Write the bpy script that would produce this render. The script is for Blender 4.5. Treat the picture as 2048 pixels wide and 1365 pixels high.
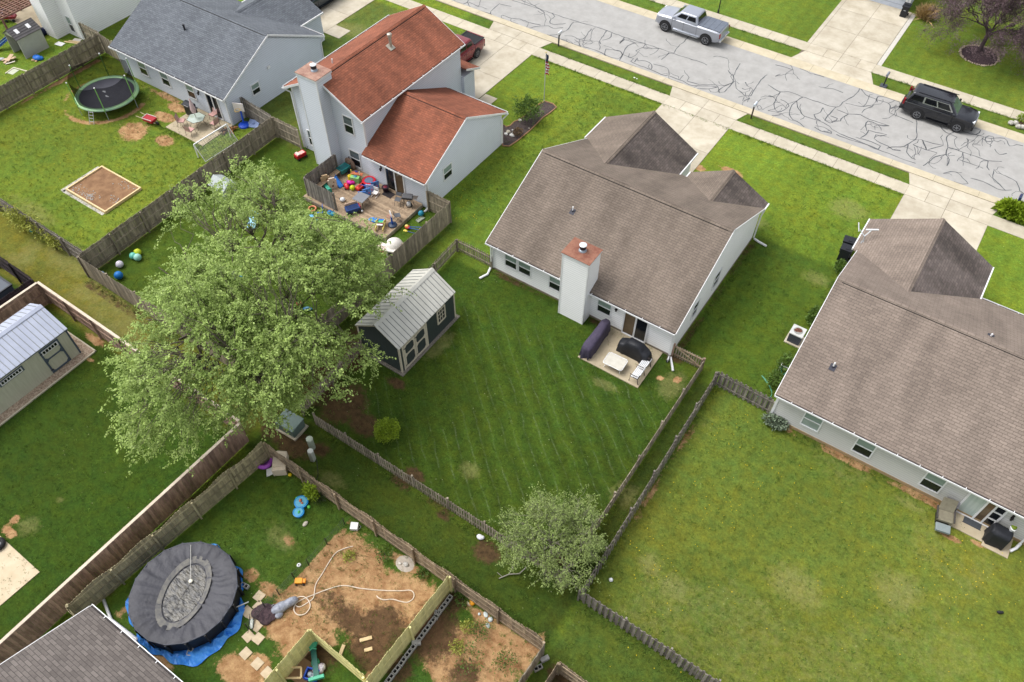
import bpy, math, random
import numpy as np
from mathutils import Vector, Matrix
random.seed(7); np.random.seed(7)
R=math.radians; PI=math.pi
SC=bpy.context.scene; COL=SC.collection
for o in list(bpy.data.objects): bpy.data.objects.remove(o)
# ---------------------------------------------------------------- camera
HC=36.5; FPX=1593.0
_p=R(51.12); _r=R(.40); _y=R(33.8)
_f=np.array([0,math.cos(_p),-math.sin(_p)]); _ri=np.array([1.,0,0]); _u=np.cross(_ri,_f)
_ri,_u=_ri*math.cos(_r)+_u*math.sin(_r),-_ri*math.sin(_r)+_u*math.cos(_r)
_M=np.array([[math.cos(_y),-math.sin(_y),0],[math.sin(_y),math.cos(_y),0],[0,0,1]])
_f,_ri,_u=_M@_f,_M@_ri,_M@_u
cam=bpy.data.cameras.new('camera'); cam.sensor_width=36; cam.lens=36*FPX/2048; cam.clip_end=2000; cam.clip_start=.5
camo=bpy.data.objects.new('camera',cam); COL.objects.link(camo)
camo.matrix_world=Matrix(((_ri[0],_u[0],-_f[0],0),(_ri[1],_u[1],-_f[1],0),(_ri[2],_u[2],-_f[2],HC),(0,0,0,1)))
SC.camera=camo
# ---------------------------------------------------------------- world, sun
w=bpy.data.worlds.new('World'); SC.world=w; w.use_nodes=True; nt=w.node_tree
bg=nt.nodes['Background']; sk=nt.nodes.new('ShaderNodeTexSky'); sk.sky_type='NISHITA'; sk.sun_disc=False
SUN_EL=60; SUN_AZ=196            # direction the sun stands in, degrees counter-clockwise from +x
sk.sun_elevation=R(SUN_EL); sk.sun_rotation=R(90-SUN_AZ); sk.air_density=1.0; sk.dust_density=4.0; sk.ozone_density=1.0; sk.altitude=200
hs=nt.nodes.new('ShaderNodeHueSaturation'); hs.inputs['Saturation'].default_value=.25
nt.links.new(sk.outputs[0],hs.inputs['Color']); nt.links.new(hs.outputs[0],bg.inputs[0]); bg.inputs[1].default_value=.15
sl=bpy.data.lights.new('sun','SUN'); sl.energy=1.2; sl.angle=R(34); sl.color=(1,.985,.955)
so=bpy.data.objects.new('sun',sl); COL.objects.link(so)
so.rotation_euler=Vector((math.cos(R(SUN_AZ))*math.cos(R(SUN_EL)),math.sin(R(SUN_AZ))*math.cos(R(SUN_EL)),math.sin(R(SUN_EL)))).to_track_quat('Z','Y').to_euler()
SC.view_settings.view_transform='Standard'; SC.view_settings.look='None'; SC.view_settings.gamma=1; SC.view_settings.exposure=0.87
SC.render.engine='CYCLES'
# ---------------------------------------------------------------- helpers
def at(x,y,z=0.):
    d=FPX*_f+(x-1024)*_ri-(y-682.5)*_u; t=(z-HC)/d[2]
    return Vector((t*d[0],t*d[1],z))
def lin(c):
    c=c/255; return c/12.92 if c<=.04045 else ((c+.055)/1.055)**2.4
def C(r,g,b,k=.85): return (lin(r)*k,lin(g)*k,lin(b)*k,1)
_mats={}
def mat(name,c,c2=None,ns=6.,rough=.75,va=0.,metal=0.,bump=0.,bs=None,spec=.35,stretch=None,trans=0.,alpha=1.,detail=4.,contrast=1.,coat=0.):
    """principled, colour mixed by noise between c and c2, scaled by the per-face 'var' attribute"""
    if name in _mats: return _mats[name]
    m=bpy.data.materials.new(name); m.use_nodes=True; n=m.node_tree; N=n.nodes; L=n.links
    b=N['Principled BSDF']; b.inputs['Roughness'].default_value=rough; b.inputs['Metallic'].default_value=metal
    b.inputs['Specular IOR Level'].default_value=spec; b.inputs['Coat Weight'].default_value=coat
    tc=N.new('ShaderNodeTexCoord'); src=tc.outputs['Object']
    if stretch:
        mp=N.new('ShaderNodeMapping'); mp.inputs['Scale'].default_value=stretch; L.new(src,mp.inputs[0]); src=mp.outputs[0]
    if c2 is None: c2=tuple(v*.82 for v in c[:3])+(1,)
    nz=N.new('ShaderNodeTexNoise'); nz.inputs['Scale'].default_value=ns; nz.inputs['Detail'].default_value=detail; nz.inputs['Roughness'].default_value=.65
    L.new(src,nz.inputs['Vector'])
    mr=N.new('ShaderNodeMapRange'); mr.inputs[1].default_value=.5-.22/contrast; mr.inputs[2].default_value=.5+.22/contrast; L.new(nz.outputs[0],mr.inputs[0])
    mx=N.new('ShaderNodeMix'); mx.data_type='RGBA'; mx.inputs[6].default_value=c; mx.inputs[7].default_value=c2; L.new(mr.outputs[0],mx.inputs[0])
    out=mx.outputs[2]
    if va:
        a=N.new('ShaderNodeAttribute'); a.attribute_name='var'
        mm=N.new('ShaderNodeMath'); mm.operation='MULTIPLY_ADD'; mm.inputs[1].default_value=2*va; mm.inputs[2].default_value=1-va; L.new(a.outputs['Fac'],mm.inputs[0])
        vm=N.new('ShaderNodeVectorMath'); vm.operation='SCALE'; L.new(out,vm.inputs[0]); L.new(mm.outputs[0],vm.inputs['Scale']); out=vm.outputs[0]
    L.new(out,b.inputs['Base Color'])
    if bump:
        n2=N.new('ShaderNodeTexNoise'); n2.inputs['Scale'].default_value=bs or ns*4; n2.inputs['Detail'].default_value=3; L.new(src,n2.inputs['Vector'])
        bp=N.new('ShaderNodeBump'); bp.inputs['Distance'].default_value=bump; L.new(n2.outputs[0],bp.inputs['Height']); L.new(bp.outputs[0],b.inputs['Normal'])
    if trans:
        tr=N.new('ShaderNodeBsdfTranslucent'); L.new(out,tr.inputs[0]); ms=N.new('ShaderNodeMixShader'); ms.inputs[0].default_value=trans
        L.new(b.outputs[0],ms.inputs[1]); L.new(tr.outputs[0],ms.inputs[2]); L.new(ms.outputs[0],N['Material Output'].inputs[0])
    if alpha<1: b.inputs['Alpha'].default_value=alpha
    _mats[name]=m; return m
def siding(name,c,pitch=.16,stain=.06):
    if name in _mats: return _mats[name]
    m=mat(name,c,tuple(v*(1-stain) for v in c[:3])+(1,),ns=.7,rough=.55)
    n=m.node_tree; N=n.nodes; L=n.links; b=N['Principled BSDF']
    tc=N.new('ShaderNodeTexCoord'); sx=N.new('ShaderNodeSeparateXYZ'); L.new(tc.outputs['Object'],sx.inputs[0])
    dv=N.new('ShaderNodeMath'); dv.operation='DIVIDE'; dv.inputs[1].default_value=pitch; L.new(sx.outputs[2],dv.inputs[0])
    fr=N.new('ShaderNodeMath'); fr.operation='FRACT'; L.new(dv.outputs[0],fr.inputs[0])
    inv=N.new('ShaderNodeMath'); inv.operation='SUBTRACT'; inv.inputs[0].default_value=1; L.new(fr.outputs[0],inv.inputs[1])
    bp=N.new('ShaderNodeBump'); bp.inputs['Distance'].default_value=.03; bp.inputs['Strength'].default_value=.8; L.new(inv.outputs[0],bp.inputs['Height']); L.new(bp.outputs[0],b.inputs['Normal'])
    lk=b.inputs['Base Color'].links[0].from_socket
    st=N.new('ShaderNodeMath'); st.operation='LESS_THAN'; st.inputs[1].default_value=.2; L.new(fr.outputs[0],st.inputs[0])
    ml=N.new('ShaderNodeMath'); ml.operation='MULTIPLY_ADD'; ml.inputs[1].default_value=-.22; ml.inputs[2].default_value=1; L.new(st.outputs[0],ml.inputs[0])  # darker line at each lap: crevice shade and dirt put into the colour
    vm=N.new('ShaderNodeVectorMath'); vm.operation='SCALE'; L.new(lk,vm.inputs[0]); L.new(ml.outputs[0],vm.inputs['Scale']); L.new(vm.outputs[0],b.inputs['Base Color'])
    return m
def shingle(name,c,c2,streak=.25,sc=1.,seed=0.):
    """asphalt shingles on the face UV (u along eave, v up the slope, metres)"""
    m=bpy.data.materials.new(name); m.use_nodes=True; n=m.node_tree; N=n.nodes; L=n.links; b=N['Principled BSDF']
    b.inputs['Roughness'].default_value=.92; b.inputs['Specular IOR Level'].default_value=.2
    uv=N.new('ShaderNodeUVMap'); 
    br=N.new('ShaderNodeTexBrick'); br.inputs['Scale'].default_value=1; br.offset=.5; br.squash=1
    br.inputs['Brick Width'].default_value=.31*sc; br.inputs['Row Height'].default_value=.135*sc; br.inputs['Mortar Size'].default_value=.011*sc; br.inputs['Mortar Smooth'].default_value=.3; br.inputs['Bias'].default_value=0.
    br.inputs['Color1'].default_value=c; br.inputs['Color2'].default_value=c2; br.inputs['Mortar'].default_value=tuple(v*.55 for v in c[:3])+(1,)
    L.new(uv.outputs[0],br.inputs['Vector'])
    mp=N.new('ShaderNodeMapping'); mp.inputs['Scale'].default_value=(.55,.16,1); mp.inputs['Location'].default_value=(seed,seed,0); L.new(uv.outputs[0],mp.inputs[0])
    nz=N.new('ShaderNodeTexNoise'); nz.inputs['Scale'].default_value=1.3; nz.inputs['Detail'].default_value=4; nz.inputs['Roughness'].default_value=.6; L.new(mp.outputs[0],nz.inputs['Vector'])
    mr=N.new('ShaderNodeMapRange'); mr.inputs[1].default_value=.36; mr.inputs[2].default_value=.68; mr.inputs[3].default_value=1+streak*.45; mr.inputs[4].default_value=1-streak; L.new(nz.outputs[0],mr.inputs[0])
    n3=N.new('ShaderNodeTexNoise'); n3.inputs['Scale'].default_value=9; n3.inputs['Detail'].default_value=6; n3.inputs['Roughness'].default_value=.8; L.new(uv.outputs[0],n3.inputs['Vector'])
    m3=N.new('ShaderNodeMapRange'); m3.inputs[1].default_value=.3; m3.inputs[2].default_value=.7; m3.inputs[3].default_value=.86; m3.inputs[4].default_value=1.14; L.new(n3.outputs[0],m3.inputs[0])
    mu=N.new('ShaderNodeMath'); mu.operation='MULTIPLY'; L.new(mr.outputs[0],mu.inputs[0]); L.new(m3.outputs[0],mu.inputs[1])
    vm=N.new('ShaderNodeVectorMath'); vm.operation='SCALE'; L.new(br.outputs['Color'],vm.inputs[0]); L.new(mu.outputs[0],vm.inputs['Scale']); L.new(vm.outputs[0],b.inputs['Base Color'])
    sx=N.new('ShaderNodeSeparateXYZ'); L.new(uv.outputs[0],sx.inputs[0]); dv=N.new('ShaderNodeMath'); dv.operation='DIVIDE'; dv.inputs[1].default_value=.135*sc; L.new(sx.outputs[1],dv.inputs[0])
    fr=N.new('ShaderNodeMath'); fr.operation='FRACT'; L.new(dv.outputs[0],fr.inputs[0])
    sb=N.new('ShaderNodeMath'); sb.operation='SUBTRACT'; L.new(br.outputs['Fac'],sb.inputs[1]); iv=N.new('ShaderNodeMath'); iv.operation='SUBTRACT'; iv.inputs[0].default_value=1; L.new(fr.outputs[0],iv.inputs[1]); L.new(iv.outputs[0],sb.inputs[0])
    bp=N.new('ShaderNodeBump'); bp.inputs['Distance'].default_value=.012; bp.inputs['Strength'].default_value=.7; L.new(sb.outputs[0],bp.inputs['Height']); L.new(bp.outputs[0],b.inputs['Normal'])
    _mats[name]=m; return m
class MB:
    def __init__(s): s.v=[]; s.f=[]; s.c=[]; s.m=[]; s.mi=0
    def add(s,vs,fs,var=None):
        o=len(s.v); s.v+= [tuple(p) for p in vs]; var=random.random() if var is None else var
        for f in fs: s.f.append(tuple(i+o for i in f)); s.c.append(var); s.m.append(s.mi)
        return s
    def hexa(s,p,var=None):   # 8 points: bottom 4 ccw, top 4 ccw
        return s.add(p,[(3,2,1,0),(4,5,6,7),(0,1,5,4),(1,2,6,5),(2,3,7,6),(3,0,4,7)],var)
    def box(s,x0,x1,y0,y1,z0,z1,var=None,rz=0,c=None):
        p=[(x0,y0,z0),(x1,y0,z0),(x1,y1,z0),(x0,y1,z0),(x0,y0,z1),(x1,y0,z1),(x1,y1,z1),(x0,y1,z1)]
        if rz:
            cx,cy=c or ((x0+x1)/2,(y0+y1)/2); a,b=math.cos(rz),math.sin(rz)
            p=[(cx+(x-cx)*a-(y-cy)*b,cy+(x-cx)*b+(y-cy)*a,z) for x,y,z in p]
        return s.hexa(p,var)
    def beam(s,p0,p1,w,h,var=None,up=(0,0,1)):
        p0=Vector(p0);p1=Vector(p1); d=(p1-p0).normalized(); up=Vector(up)
        if abs(d.dot(up))>.99: up=Vector((0,1,0))
        sd=d.cross(up).normalized(); u=sd.cross(d).normalized(); a=sd*w/2; b=u*h/2
        return s.hexa([p0-a-b,p0+a-b,p1+a-b,p1-a-b,p0-a+b,p0+a+b,p1+a+b,p1-a+b],var)
    def prism(s,poly,z0,z1,var=None):
        n=len(poly); vs=[(x,y,z0) for x,y in poly]+[(x,y,z1) for x,y in poly]
        return s.add(vs,[tuple(range(n-1,-1,-1)),tuple(range(n,2*n))]+[(i,(i+1)%n,n+(i+1)%n,n+i) for i in range(n)],var)
    def slab(s,pts,t,var=None):   # thick polygon, top given (ccw from above), dropped by t
        n=len(pts); vs=[tuple(p) for p in pts]+[(p[0],p[1],p[2]-t) for p in pts]
        return s.add(vs,[tuple(range(n)),tuple(range(2*n-1,n-1,-1))]+[((i+1)%n,i,n+i,n+(i+1)%n) for i in range(n)],var)
    def ext(s,prof,a0,a1,axis='x',var=None): # extrude closed profile (b,z) along axis
        n=len(prof)
        if axis=='x': vs=[(a0,b,z) for b,z in prof]+[(a1,b,z) for b,z in prof]
        else: vs=[(b,a0,z) for b,z in prof]+[(b,a1,z) for b,z in prof]
        return s.add(vs,[tuple(range(n)),tuple(range(2*n-1,n-1,-1))]+[((i+1)%n,i,n+i,n+(i+1)%n) for i in range(n)],var)
    def tube(s,pts,r,n=6,var=None,cap=True):
        pts=[Vector(p) for p in pts]; rs=r if isinstance(r,(list,tuple)) else [r]*len(pts); vs=[];fs=[]
        ref=Vector((0,0,1))
        for i,p in enumerate(pts):
            d=(pts[min(i+1,len(pts)-1)]-pts[max(i-1,0)]); d=d.normalized() if d.length>1e-6 else Vector((0,0,1))
            u=ref if abs(d.dot(ref))<.95 else Vector((1,0,0)); a=d.cross(u).normalized(); b=a.cross(d).normalized()
            for k in range(n): t=2*PI*k/n; vs.append(p+(a*math.cos(t)+b*math.sin(t))*rs[i])
        for i in range(len(pts)-1):
            for k in range(n): k2=(k+1)%n; fs.append((i*n+k,i*n+k2,(i+1)*n+k2,(i+1)*n+k))
        if cap: fs+= [tuple(range(n-1,-1,-1)),tuple((len(pts)-1)*n+k for k in range(n))]
        return s.add(vs,fs,var)
    def lathe(s,prof,x=0,y=0,n=16,var=None,axis='z',sx=1,sy=1):
        vs=[];fs=[];m=len(prof)
        for r,z in prof:
            for k in range(n):
                t=2*PI*k/n; a,b=r*math.cos(t)*sx,r*math.sin(t)*sy
                vs.append({'z':(x+a,y+b,z),'y':(x+a,z,y+b),'x':(z,x+a,y+b)}[axis])
        for i in range(m-1):
            for k in range(n): k2=(k+1)%n; fs.append((i*n+k,i*n+k2,(i+1)*n+k2,(i+1)*n+k))
        fs+=[tuple(range(n-1,-1,-1)),tuple((m-1)*n+k for k in range(n))]
        return s.add(vs,fs,var)
    def sph(s,c,r,n=12,var=None,squ=(1,1,1)):
        m=max(4,n//2); pr=[]
        vs=[];fs=[]
        for i in range(1,m):
            ph=PI*i/m
            for k in range(n): t=2*PI*k/n; vs.append((c[0]+r*math.sin(ph)*math.cos(t)*squ[0],c[1]+r*math.sin(ph)*math.sin(t)*squ[1],c[2]-r*math.cos(ph)*squ[2]))
        for i in range(m-2):
            for k in range(n): k2=(k+1)%n; fs.append((i*n+k,i*n+k2,(i+1)*n+k2,(i+1)*n+k))
        vs+=[(c[0],c[1],c[2]-r*squ[2]),(c[0],c[1],c[2]+r*squ[2])]; q=len(vs)
        for k in range(n): k2=(k+1)%n; fs+=[(q-2,k2,k),((m-2)*n+k,(m-2)*n+k2,q-1)]
        return s.add(vs,fs,var)
    def xf(s,M):
        s.v=[tuple(M@Vector(p)) for p in s.v]; return s
    def build(s,name,mt,parent=None,world=True,smooth=False,bevel=0.,uv=False,origin=None):
        """world=True: vertices are world coordinates, the root thing is not rotated"""
        off=Vector((0,0,0))
        if parent is not None and world:
            r=parent
            while r.parent: r=r.parent
            off=Vector(r.location)
        if parent is None and origin is not None: off=Vector(origin)
        me=bpy.data.meshes.new(name)
        me.from_pydata([(x-off.x,y-off.y,z-off.z) for x,y,z in s.v],[],s.f)
        for q in (mt if isinstance(mt,(list,tuple)) else [mt]): me.materials.append(q)
        if isinstance(mt,(list,tuple)): me.polygons.foreach_set('material_index',s.m)
        a=me.attributes.new('var','FLOAT','FACE'); a.data.foreach_set('value',s.c)
        if smooth: me.polygons.foreach_set('use_smooth',[True]*len(s.f))
        if uv:
            ul=me.uv_layers.new(name='UVMap')
            for p in me.polygons:
                nn=p.normal; u=Vector((0,0,1)).cross(nn)
                u=u.normalized() if u.length>1e-4 else Vector((1,0,0)); v=nn.cross(u)
                for li in p.loop_indices:
                    q=Vector(me.vertices[me.loops[li].vertex_index].co); ul.data[li].uv=(q.dot(u),q.dot(v))
        me.update(); o=bpy.data.objects.new(name,me); COL.objects.link(o)
        if parent is not None: o.parent=parent
        elif origin is not None: o.location=off
        if bevel:
            b=o.modifiers.new('bevel','BEVEL'); b.width=bevel; b.segments=2; b.limit_method='ANGLE'
        return o
def tag(o,label=None,cat=None,group=None,kind=None):
    if label: o['label']=label
    if cat: o['category']=cat
    if group: o['group']=group
    if kind: o['kind']=kind
    return o
def thing(name,label,cat,loc=(0,0,0),rz=0,group=None):
    o=bpy.data.objects.new(name,None); o.empty_display_size=.2; COL.objects.link(o); o.location=loc; o.rotation_euler=(0,0,rz)
    return tag(o,label,cat,group)
def dup(root,loc,rz,label):
    def cp(o,par):
        c=o.copy(); COL.objects.link(c)
        if par is not None: c.parent=par
        for k in list(o.children): cp(k,c)
        return c
    r=cp(root,None); r.location=loc; r.rotation_euler=(0,0,rz); r['label']=label; return r
def struct(name,mb,m,**k):
    return tag(mb.build(name,m,None,**k),kind='structure')
# ---------------------------------------------------------------- ground
def vnoise(X,Y,s,seed):
    rs=np.random.RandomState(seed); T=rs.rand(256,256); x=X/s; y=Y/s; xi=np.floor(x).astype(int); yi=np.floor(y).astype(int); fx=x-xi; fy=y-yi
    fx=fx*fx*(3-2*fx); fy=fy*fy*(3-2*fy); g=lambda a,b:T[a%256,b%256]
    return (g(xi,yi)*(1-fx)+g(xi+1,yi)*fx)*(1-fy)+(g(xi,yi+1)*(1-fx)+g(xi+1,yi+1)*fx)*fy
def fbm(X,Y,s,seed,o=4):
    r=0;a=.5;t=0
    for k in range(o): r=r+a*vnoise(X,Y,s/2**k,seed+k); t+=a; a*=.55
    return r/t
ST=.22
xs=np.concatenate([[-600,-250,-120,-90],np.arange(-76,17,ST),[22,40,120,600]]); ys=np.concatenate([[-400,-120,-30],np.arange(-6,84,ST),[95,140,300,700]])
X,Y=np.meshgrid(xs,ys); X=X.ravel(); Y=Y.ravel()
def TT(r,g,b):
    v=np.array([lin(r),lin(g),lin(b)]); l=v@np.array([.25,.68,.07]); v=v*.92+l*.08; return v*np.array([1.09,.93,.84])*.94
tint=np.tile(TT(92,122,24),(len(X),1))
def rect(x0,x1,y0,y1,soft=.4):
    f=lambda v,a,b: np.clip((v-a)/soft+.5,0,1)*np.clip((b-v)/soft+.5,0,1)
    return f(X,x0,x1)*f(Y,y0,y1)
def paint(m,c): 
    global tint
    tint=tint*(1-m[:,None])+c*m[:,None]
n1=fbm(X,Y,7,1); n2=fbm(X,Y,2.2,5); n3=fbm(X,Y,4,11)
def blob(x,y,rx,ry=None,p=1.2,rot=0):
    ry=ry or rx; a,b=math.cos(rot),math.sin(rot); dx=X-x; dy=Y-y
    d=np.sqrt(((dx*a+dy*b)/rx)**2+((-dx*b+dy*a)/ry)**2)+(n2-.5)*.9
    return np.clip((1.25-d)*p,0,1)
def pb(px_,py_,rx,ry=None,**k): q=at(px_,py_); return blob(q.x,q.y,rx,ry,**k)
paint(rect(-80,-24.4,-10,14.4),TT(98,108,34))            # easement, left
paint(rect(-60.9,-41.5,14.4,30.5),TT(92,118,26))         # blue roof yard
paint(rect(-41.6,-25.6,13.7,31.5),TT(62,90,18))          # toy yard
paint(rect(-49,-39,30.4,50),TT(78,100,36))
paint(rect(-25.6,-23.4,13,31),TT(72,98,28))
paint(rect(-23.3,-6.2,13.5,28.8),TT(51,78,13))           # mown yard
paint(rect(-24,-6.0,10.5,13.5),TT(54,78,18))             # lane
paint(rect(-6.1,-5.1,10,30),TT(56,76,20))
paint(rect(-8,-2,28,41),TT(72,98,20))
paint(rect(-5.0,16,13.5,28.2),TT(90,110,33))            # right yard
paint(rect(-5.0,16,-10,13.5),TT(72,94,28))
paint(rect(-25,-20.5,28,50),TT(84,112,26))
paint(rect(-60,-24.2,-10,10.8,.3),TT(50,77,12))          # shed yard
paint(rect(-61.3,-90,14,50),TT(84,116,30))
paint(rect(-80,-61.2,14,31),TT(92,122,26))
paint(rect(-23,-5.2,-10,10.6,.3),TT(60,92,24))
paint(rect(-80,20,64.5,90),TT(88,116,28))
paint(rect(-40,8,51.5,53.4),TT(74,104,26)); paint(rect(-40,8,62,64.2),TT(80,108,28))
n4=fbm(X,Y,3.2,21); n5=fbm(X,Y,9,41)
tint*=(.78+.44*n1)[:,None]*(.87+.26*n3)[:,None]
tint*=1+((n4-.5)*.7)[:,None]*np.array([.48,.12,-.1])+((n5-.5)*.6)[:,None]*np.array([.5,.1,.1])
tint*=(1+.055*np.sin(X*2*PI/1.1+.6*np.sin(Y*.3))*(Y>28.5))[:,None]
dry=np.zeros(len(X)); tan=np.zeros(len(X)); soil=np.zeros(len(X)); line=np.zeros(len(X))
dry=np.maximum(dry,rect(-5,16,13.5,28,1)*np.clip((fbm(X,Y,5,31)-.40)*2.2,0,.5))
dry=np.maximum(dry,rect(-60,-24.4,10.9,14.4,1)*np.clip((n2-.3)*2.2,0,.8))
for m in (pb(1700,420,1.6,1.2),pb(1640,560,1.4,1),pb(1690,600,1.5,1.),pb(1380,330,.6),pb(1430,130+20,.1),pb(700,60,2.2,1.5),pb(690,30,1.2),pb(1250,990,1.),pb(940,940,.8,.6),pb(880,690,.6,1.4),pb(1140,520,.1),pb(1210,770,1.2,.5),pb(1345,770,.8,1.2),pb(1500,440,2,1.),pb(1900,180,1.6,.5),pb(1780,90,.6),pb(1920,330-60,1.),pb(60,420,3.,1.),pb(140,520,3,1.2),pb(1000,280,.6),pb(975,250,.6),pb(360,200,.6),pb(660,960,1.3,.7),pb(560,1075,1.3,.8),pb(1520,1210,.6,.3),pb(1820,1010,1.2,.4),pb(1900,1000,1.,.4),pb(1350,1180,1.),pb(1600,1180,2,1.3),pb(1300,1130,.7),pb(1800,1180,1.6),pb(60,1050,.8),pb(120,1000,.4)):
    dry=np.maximum(dry,m*.8)
for m in (pb(262,262,1.5,1.1),pb(330,235,1.1,.5),pb(330,282,.9,.6),pb(210,390,0.1),pb(352,215,1.0,.5),pb(20,1065,.6,.25),pb(12,1115,.5,.3),pb(30,1040,.3),pb(190,680,1.4,.35),pb(180,720,.4,.2),pb(1465,345,1.1,.5),pb(1395,335,.9,.4),pb(345,1150,.1),pb(1870,1010,.1),pb(1900,1075,.7,.25),pb(1957,1090,.5,.15),pb(1880,1050,.25,.3),pb(1355,760,.25,.3),pb(1320,757,.2),pb(1165,735,.25,.15),
          pb(700,1130,3.2,1.5),pb(640,1180,2.6,1.4),pb(800,1190,2.2,1.6),pb(600,1290,1.6,1.4),pb(560,1240,1.6,1.2),pb(560,1170,1.2,.8),pb(990,1290,1.7,.8,rot=-.3),pb(1040,1310,.9,.8),pb(900,1330,1.6,1.),pb(500,1120,.9,.7),pb(290,1270,.7,.5),pb(240,1230,.6,.4),pb(520,1330,.8,.6),pb(1075,1290,.4,.8),pb(470,1340,2.2,.9),pb(530,1065,.8,.4),pb(965,1235,1.0,.35),pb(860,1260,.8)):
    tan=np.maximum(tan,m)
tan=np.maximum(tan,rect(-13.8,-5.4,4.3,10.2,1.2)*np.clip((fbm(X,Y,2.6,61)-.40)*5,0,1)*.9)
tan=np.maximum(tan,rect(-20,-10.6,4,9.4,1)*np.clip((fbm(X,Y,2.4,71)-.38)*5,0,1)*.95*np.clip((9.9-Y)+(X+16)*.45,0,1))
for m in (pb(690,810,1.5,2.2),pb(640,780,1.4,1.8),pb(590,890,1.5,1.1),pb(560,860,1.8,1.2),pb(640,900,.8,.6),pb(730,850,1.3,.9),pb(800,945+20,.8,.35),pb(830,950,.7,.5),pb(885,1030,.6,.4),pb(975,1105,.8,.7),pb(800,960,.6,.4),pb(700,1240,2.0,1.0),pb(760,1250,1.6,1.2),pb(730,1300,1.7,.9),pb(880,1270,1.6,1.6,rot=.5),pb(640,1310,1.5,1.),pb(860,1200,.1),pb(905,1210,.7),pb(930,1350,.9),pb(790,765,.9,.4),pb(735,690,2.0,1.3),pb(700,720,1.6,1.2),pb(600,720,3,2),pb(550,1000,.01),pb(990,490,.01),pb(1350,717,.7,.35),pb(1085,1040,.01),pb(1120,1120,.6,.4),pb(1960,1085,.01),pb(620,1345,1.,.8),pb(800,1340,.7),pb(1130,1355,1.,.6)):
    soil=np.maximum(soil,m*.9)
# worn strips along walls and fences
def strip(x0,x1,y0,y1,a,k):
    m=rect(x0,x1,y0,y1,.25)*np.clip(.35+(n2-.4)*2.6,0,1)*a
    if k==0:
        global soil; soil=np.maximum(soil,m)
    else:
        global tan; tan=np.maximum(tan,m)
strip(-21,-8,28.25,28.7,.9,0); strip(-8.25,-7.7,28.5,40.5,.7,0); strip(-2,10,27.5,28.05,1.,1); strip(-5.1,-4.7,13.5,27.5,.7,1); strip(-57,-45,29.2,29.9,.9,1); strip(-61.2,-60.6,16,30,.9,1)
strip(-23.5,-22.7,14,28,.6,0); strip(-26,-25.4,14,30,.5,0); strip(-21,-6.3,13.3,13.8,.6,0); strip(-6.6,-6.0,14,28,.5,0); strip(-22,-5.3,10.0,10.5,.8,1); strip(-42,-41,14,30,.5,0); strip(-41,-25,13.0,13.7,.6,0); strip(-24.3,-23.2,-3,10,.7,0)
# worn ring of soil round the trampoline
tq=at(213,198); d=np.hypot((X-tq.x)/2.55,(Y-tq.y)/2.55); tan=np.maximum(tan,np.clip(1-np.abs(d-1.22)*6,0,1)*np.clip(.4+(n2-.3)*2.4,0,1)*np.where(Y<tq.y+1.2,1,.5))
line=rect(-21,-6.6,14.2,26,1.5)*np.clip(1.3-blob(-18,19,3.2,4),0,1)
fade=rect(-4.5,12,41,50,2)*.0
_g=np.where((X>-22.6)&(X<-16.7)&(Y<10.6),np.clip((X+16.9)*1.2+ .15+(n2-.5)*1.2,0,1)*.0+np.where(Y<2.2,.55,.12),1.); tan*=_g; soil=np.where((Y<10.4),soil*np.maximum(_g,.3),soil)
for m in (pb(575,1080,.7,.35),pb(500,1150,.6,.4),pb(540,1180,.7,.4),pb(470,1345,2.,.8),pb(320,1330,.8,.5),pb(255,1215,.35,.9)): tan=np.maximum(tan,m*.75)
def cattr(me,name,arr):
    a=me.attributes.new(name,'FLOAT_COLOR','POINT'); a.data.foreach_set('color',np.ascontiguousarray(arr,dtype=np.float32).ravel())
nx,ny=len(xs),len(ys)
gm=bpy.data.meshes.new('ground'); gz=np.zeros(len(X))
co=np.stack([X,Y,gz],1).astype(np.float32)
ii=(np.arange(ny-1)[:,None]*nx+np.arange(nx-1)[None,:]).ravel(); F=np.stack([ii,ii+1,ii+nx+1,ii+nx],1).astype(np.int32)
gm.vertices.add(len(X)); gm.vertices.foreach_set('co',co.ravel()); gm.loops.add(F.size); gm.loops.foreach_set('vertex_index',F.ravel()); gm.polygons.add(len(F)); gm.polygons.foreach_set('loop_start',np.arange(len(F))*4)
gm.update(calc_edges=True)
cattr(gm,'tint',np.concatenate([tint,np.ones((len(X),1))],1)); cattr(gm,'mask',np.stack([tan,soil,dry,line],1))
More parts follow.
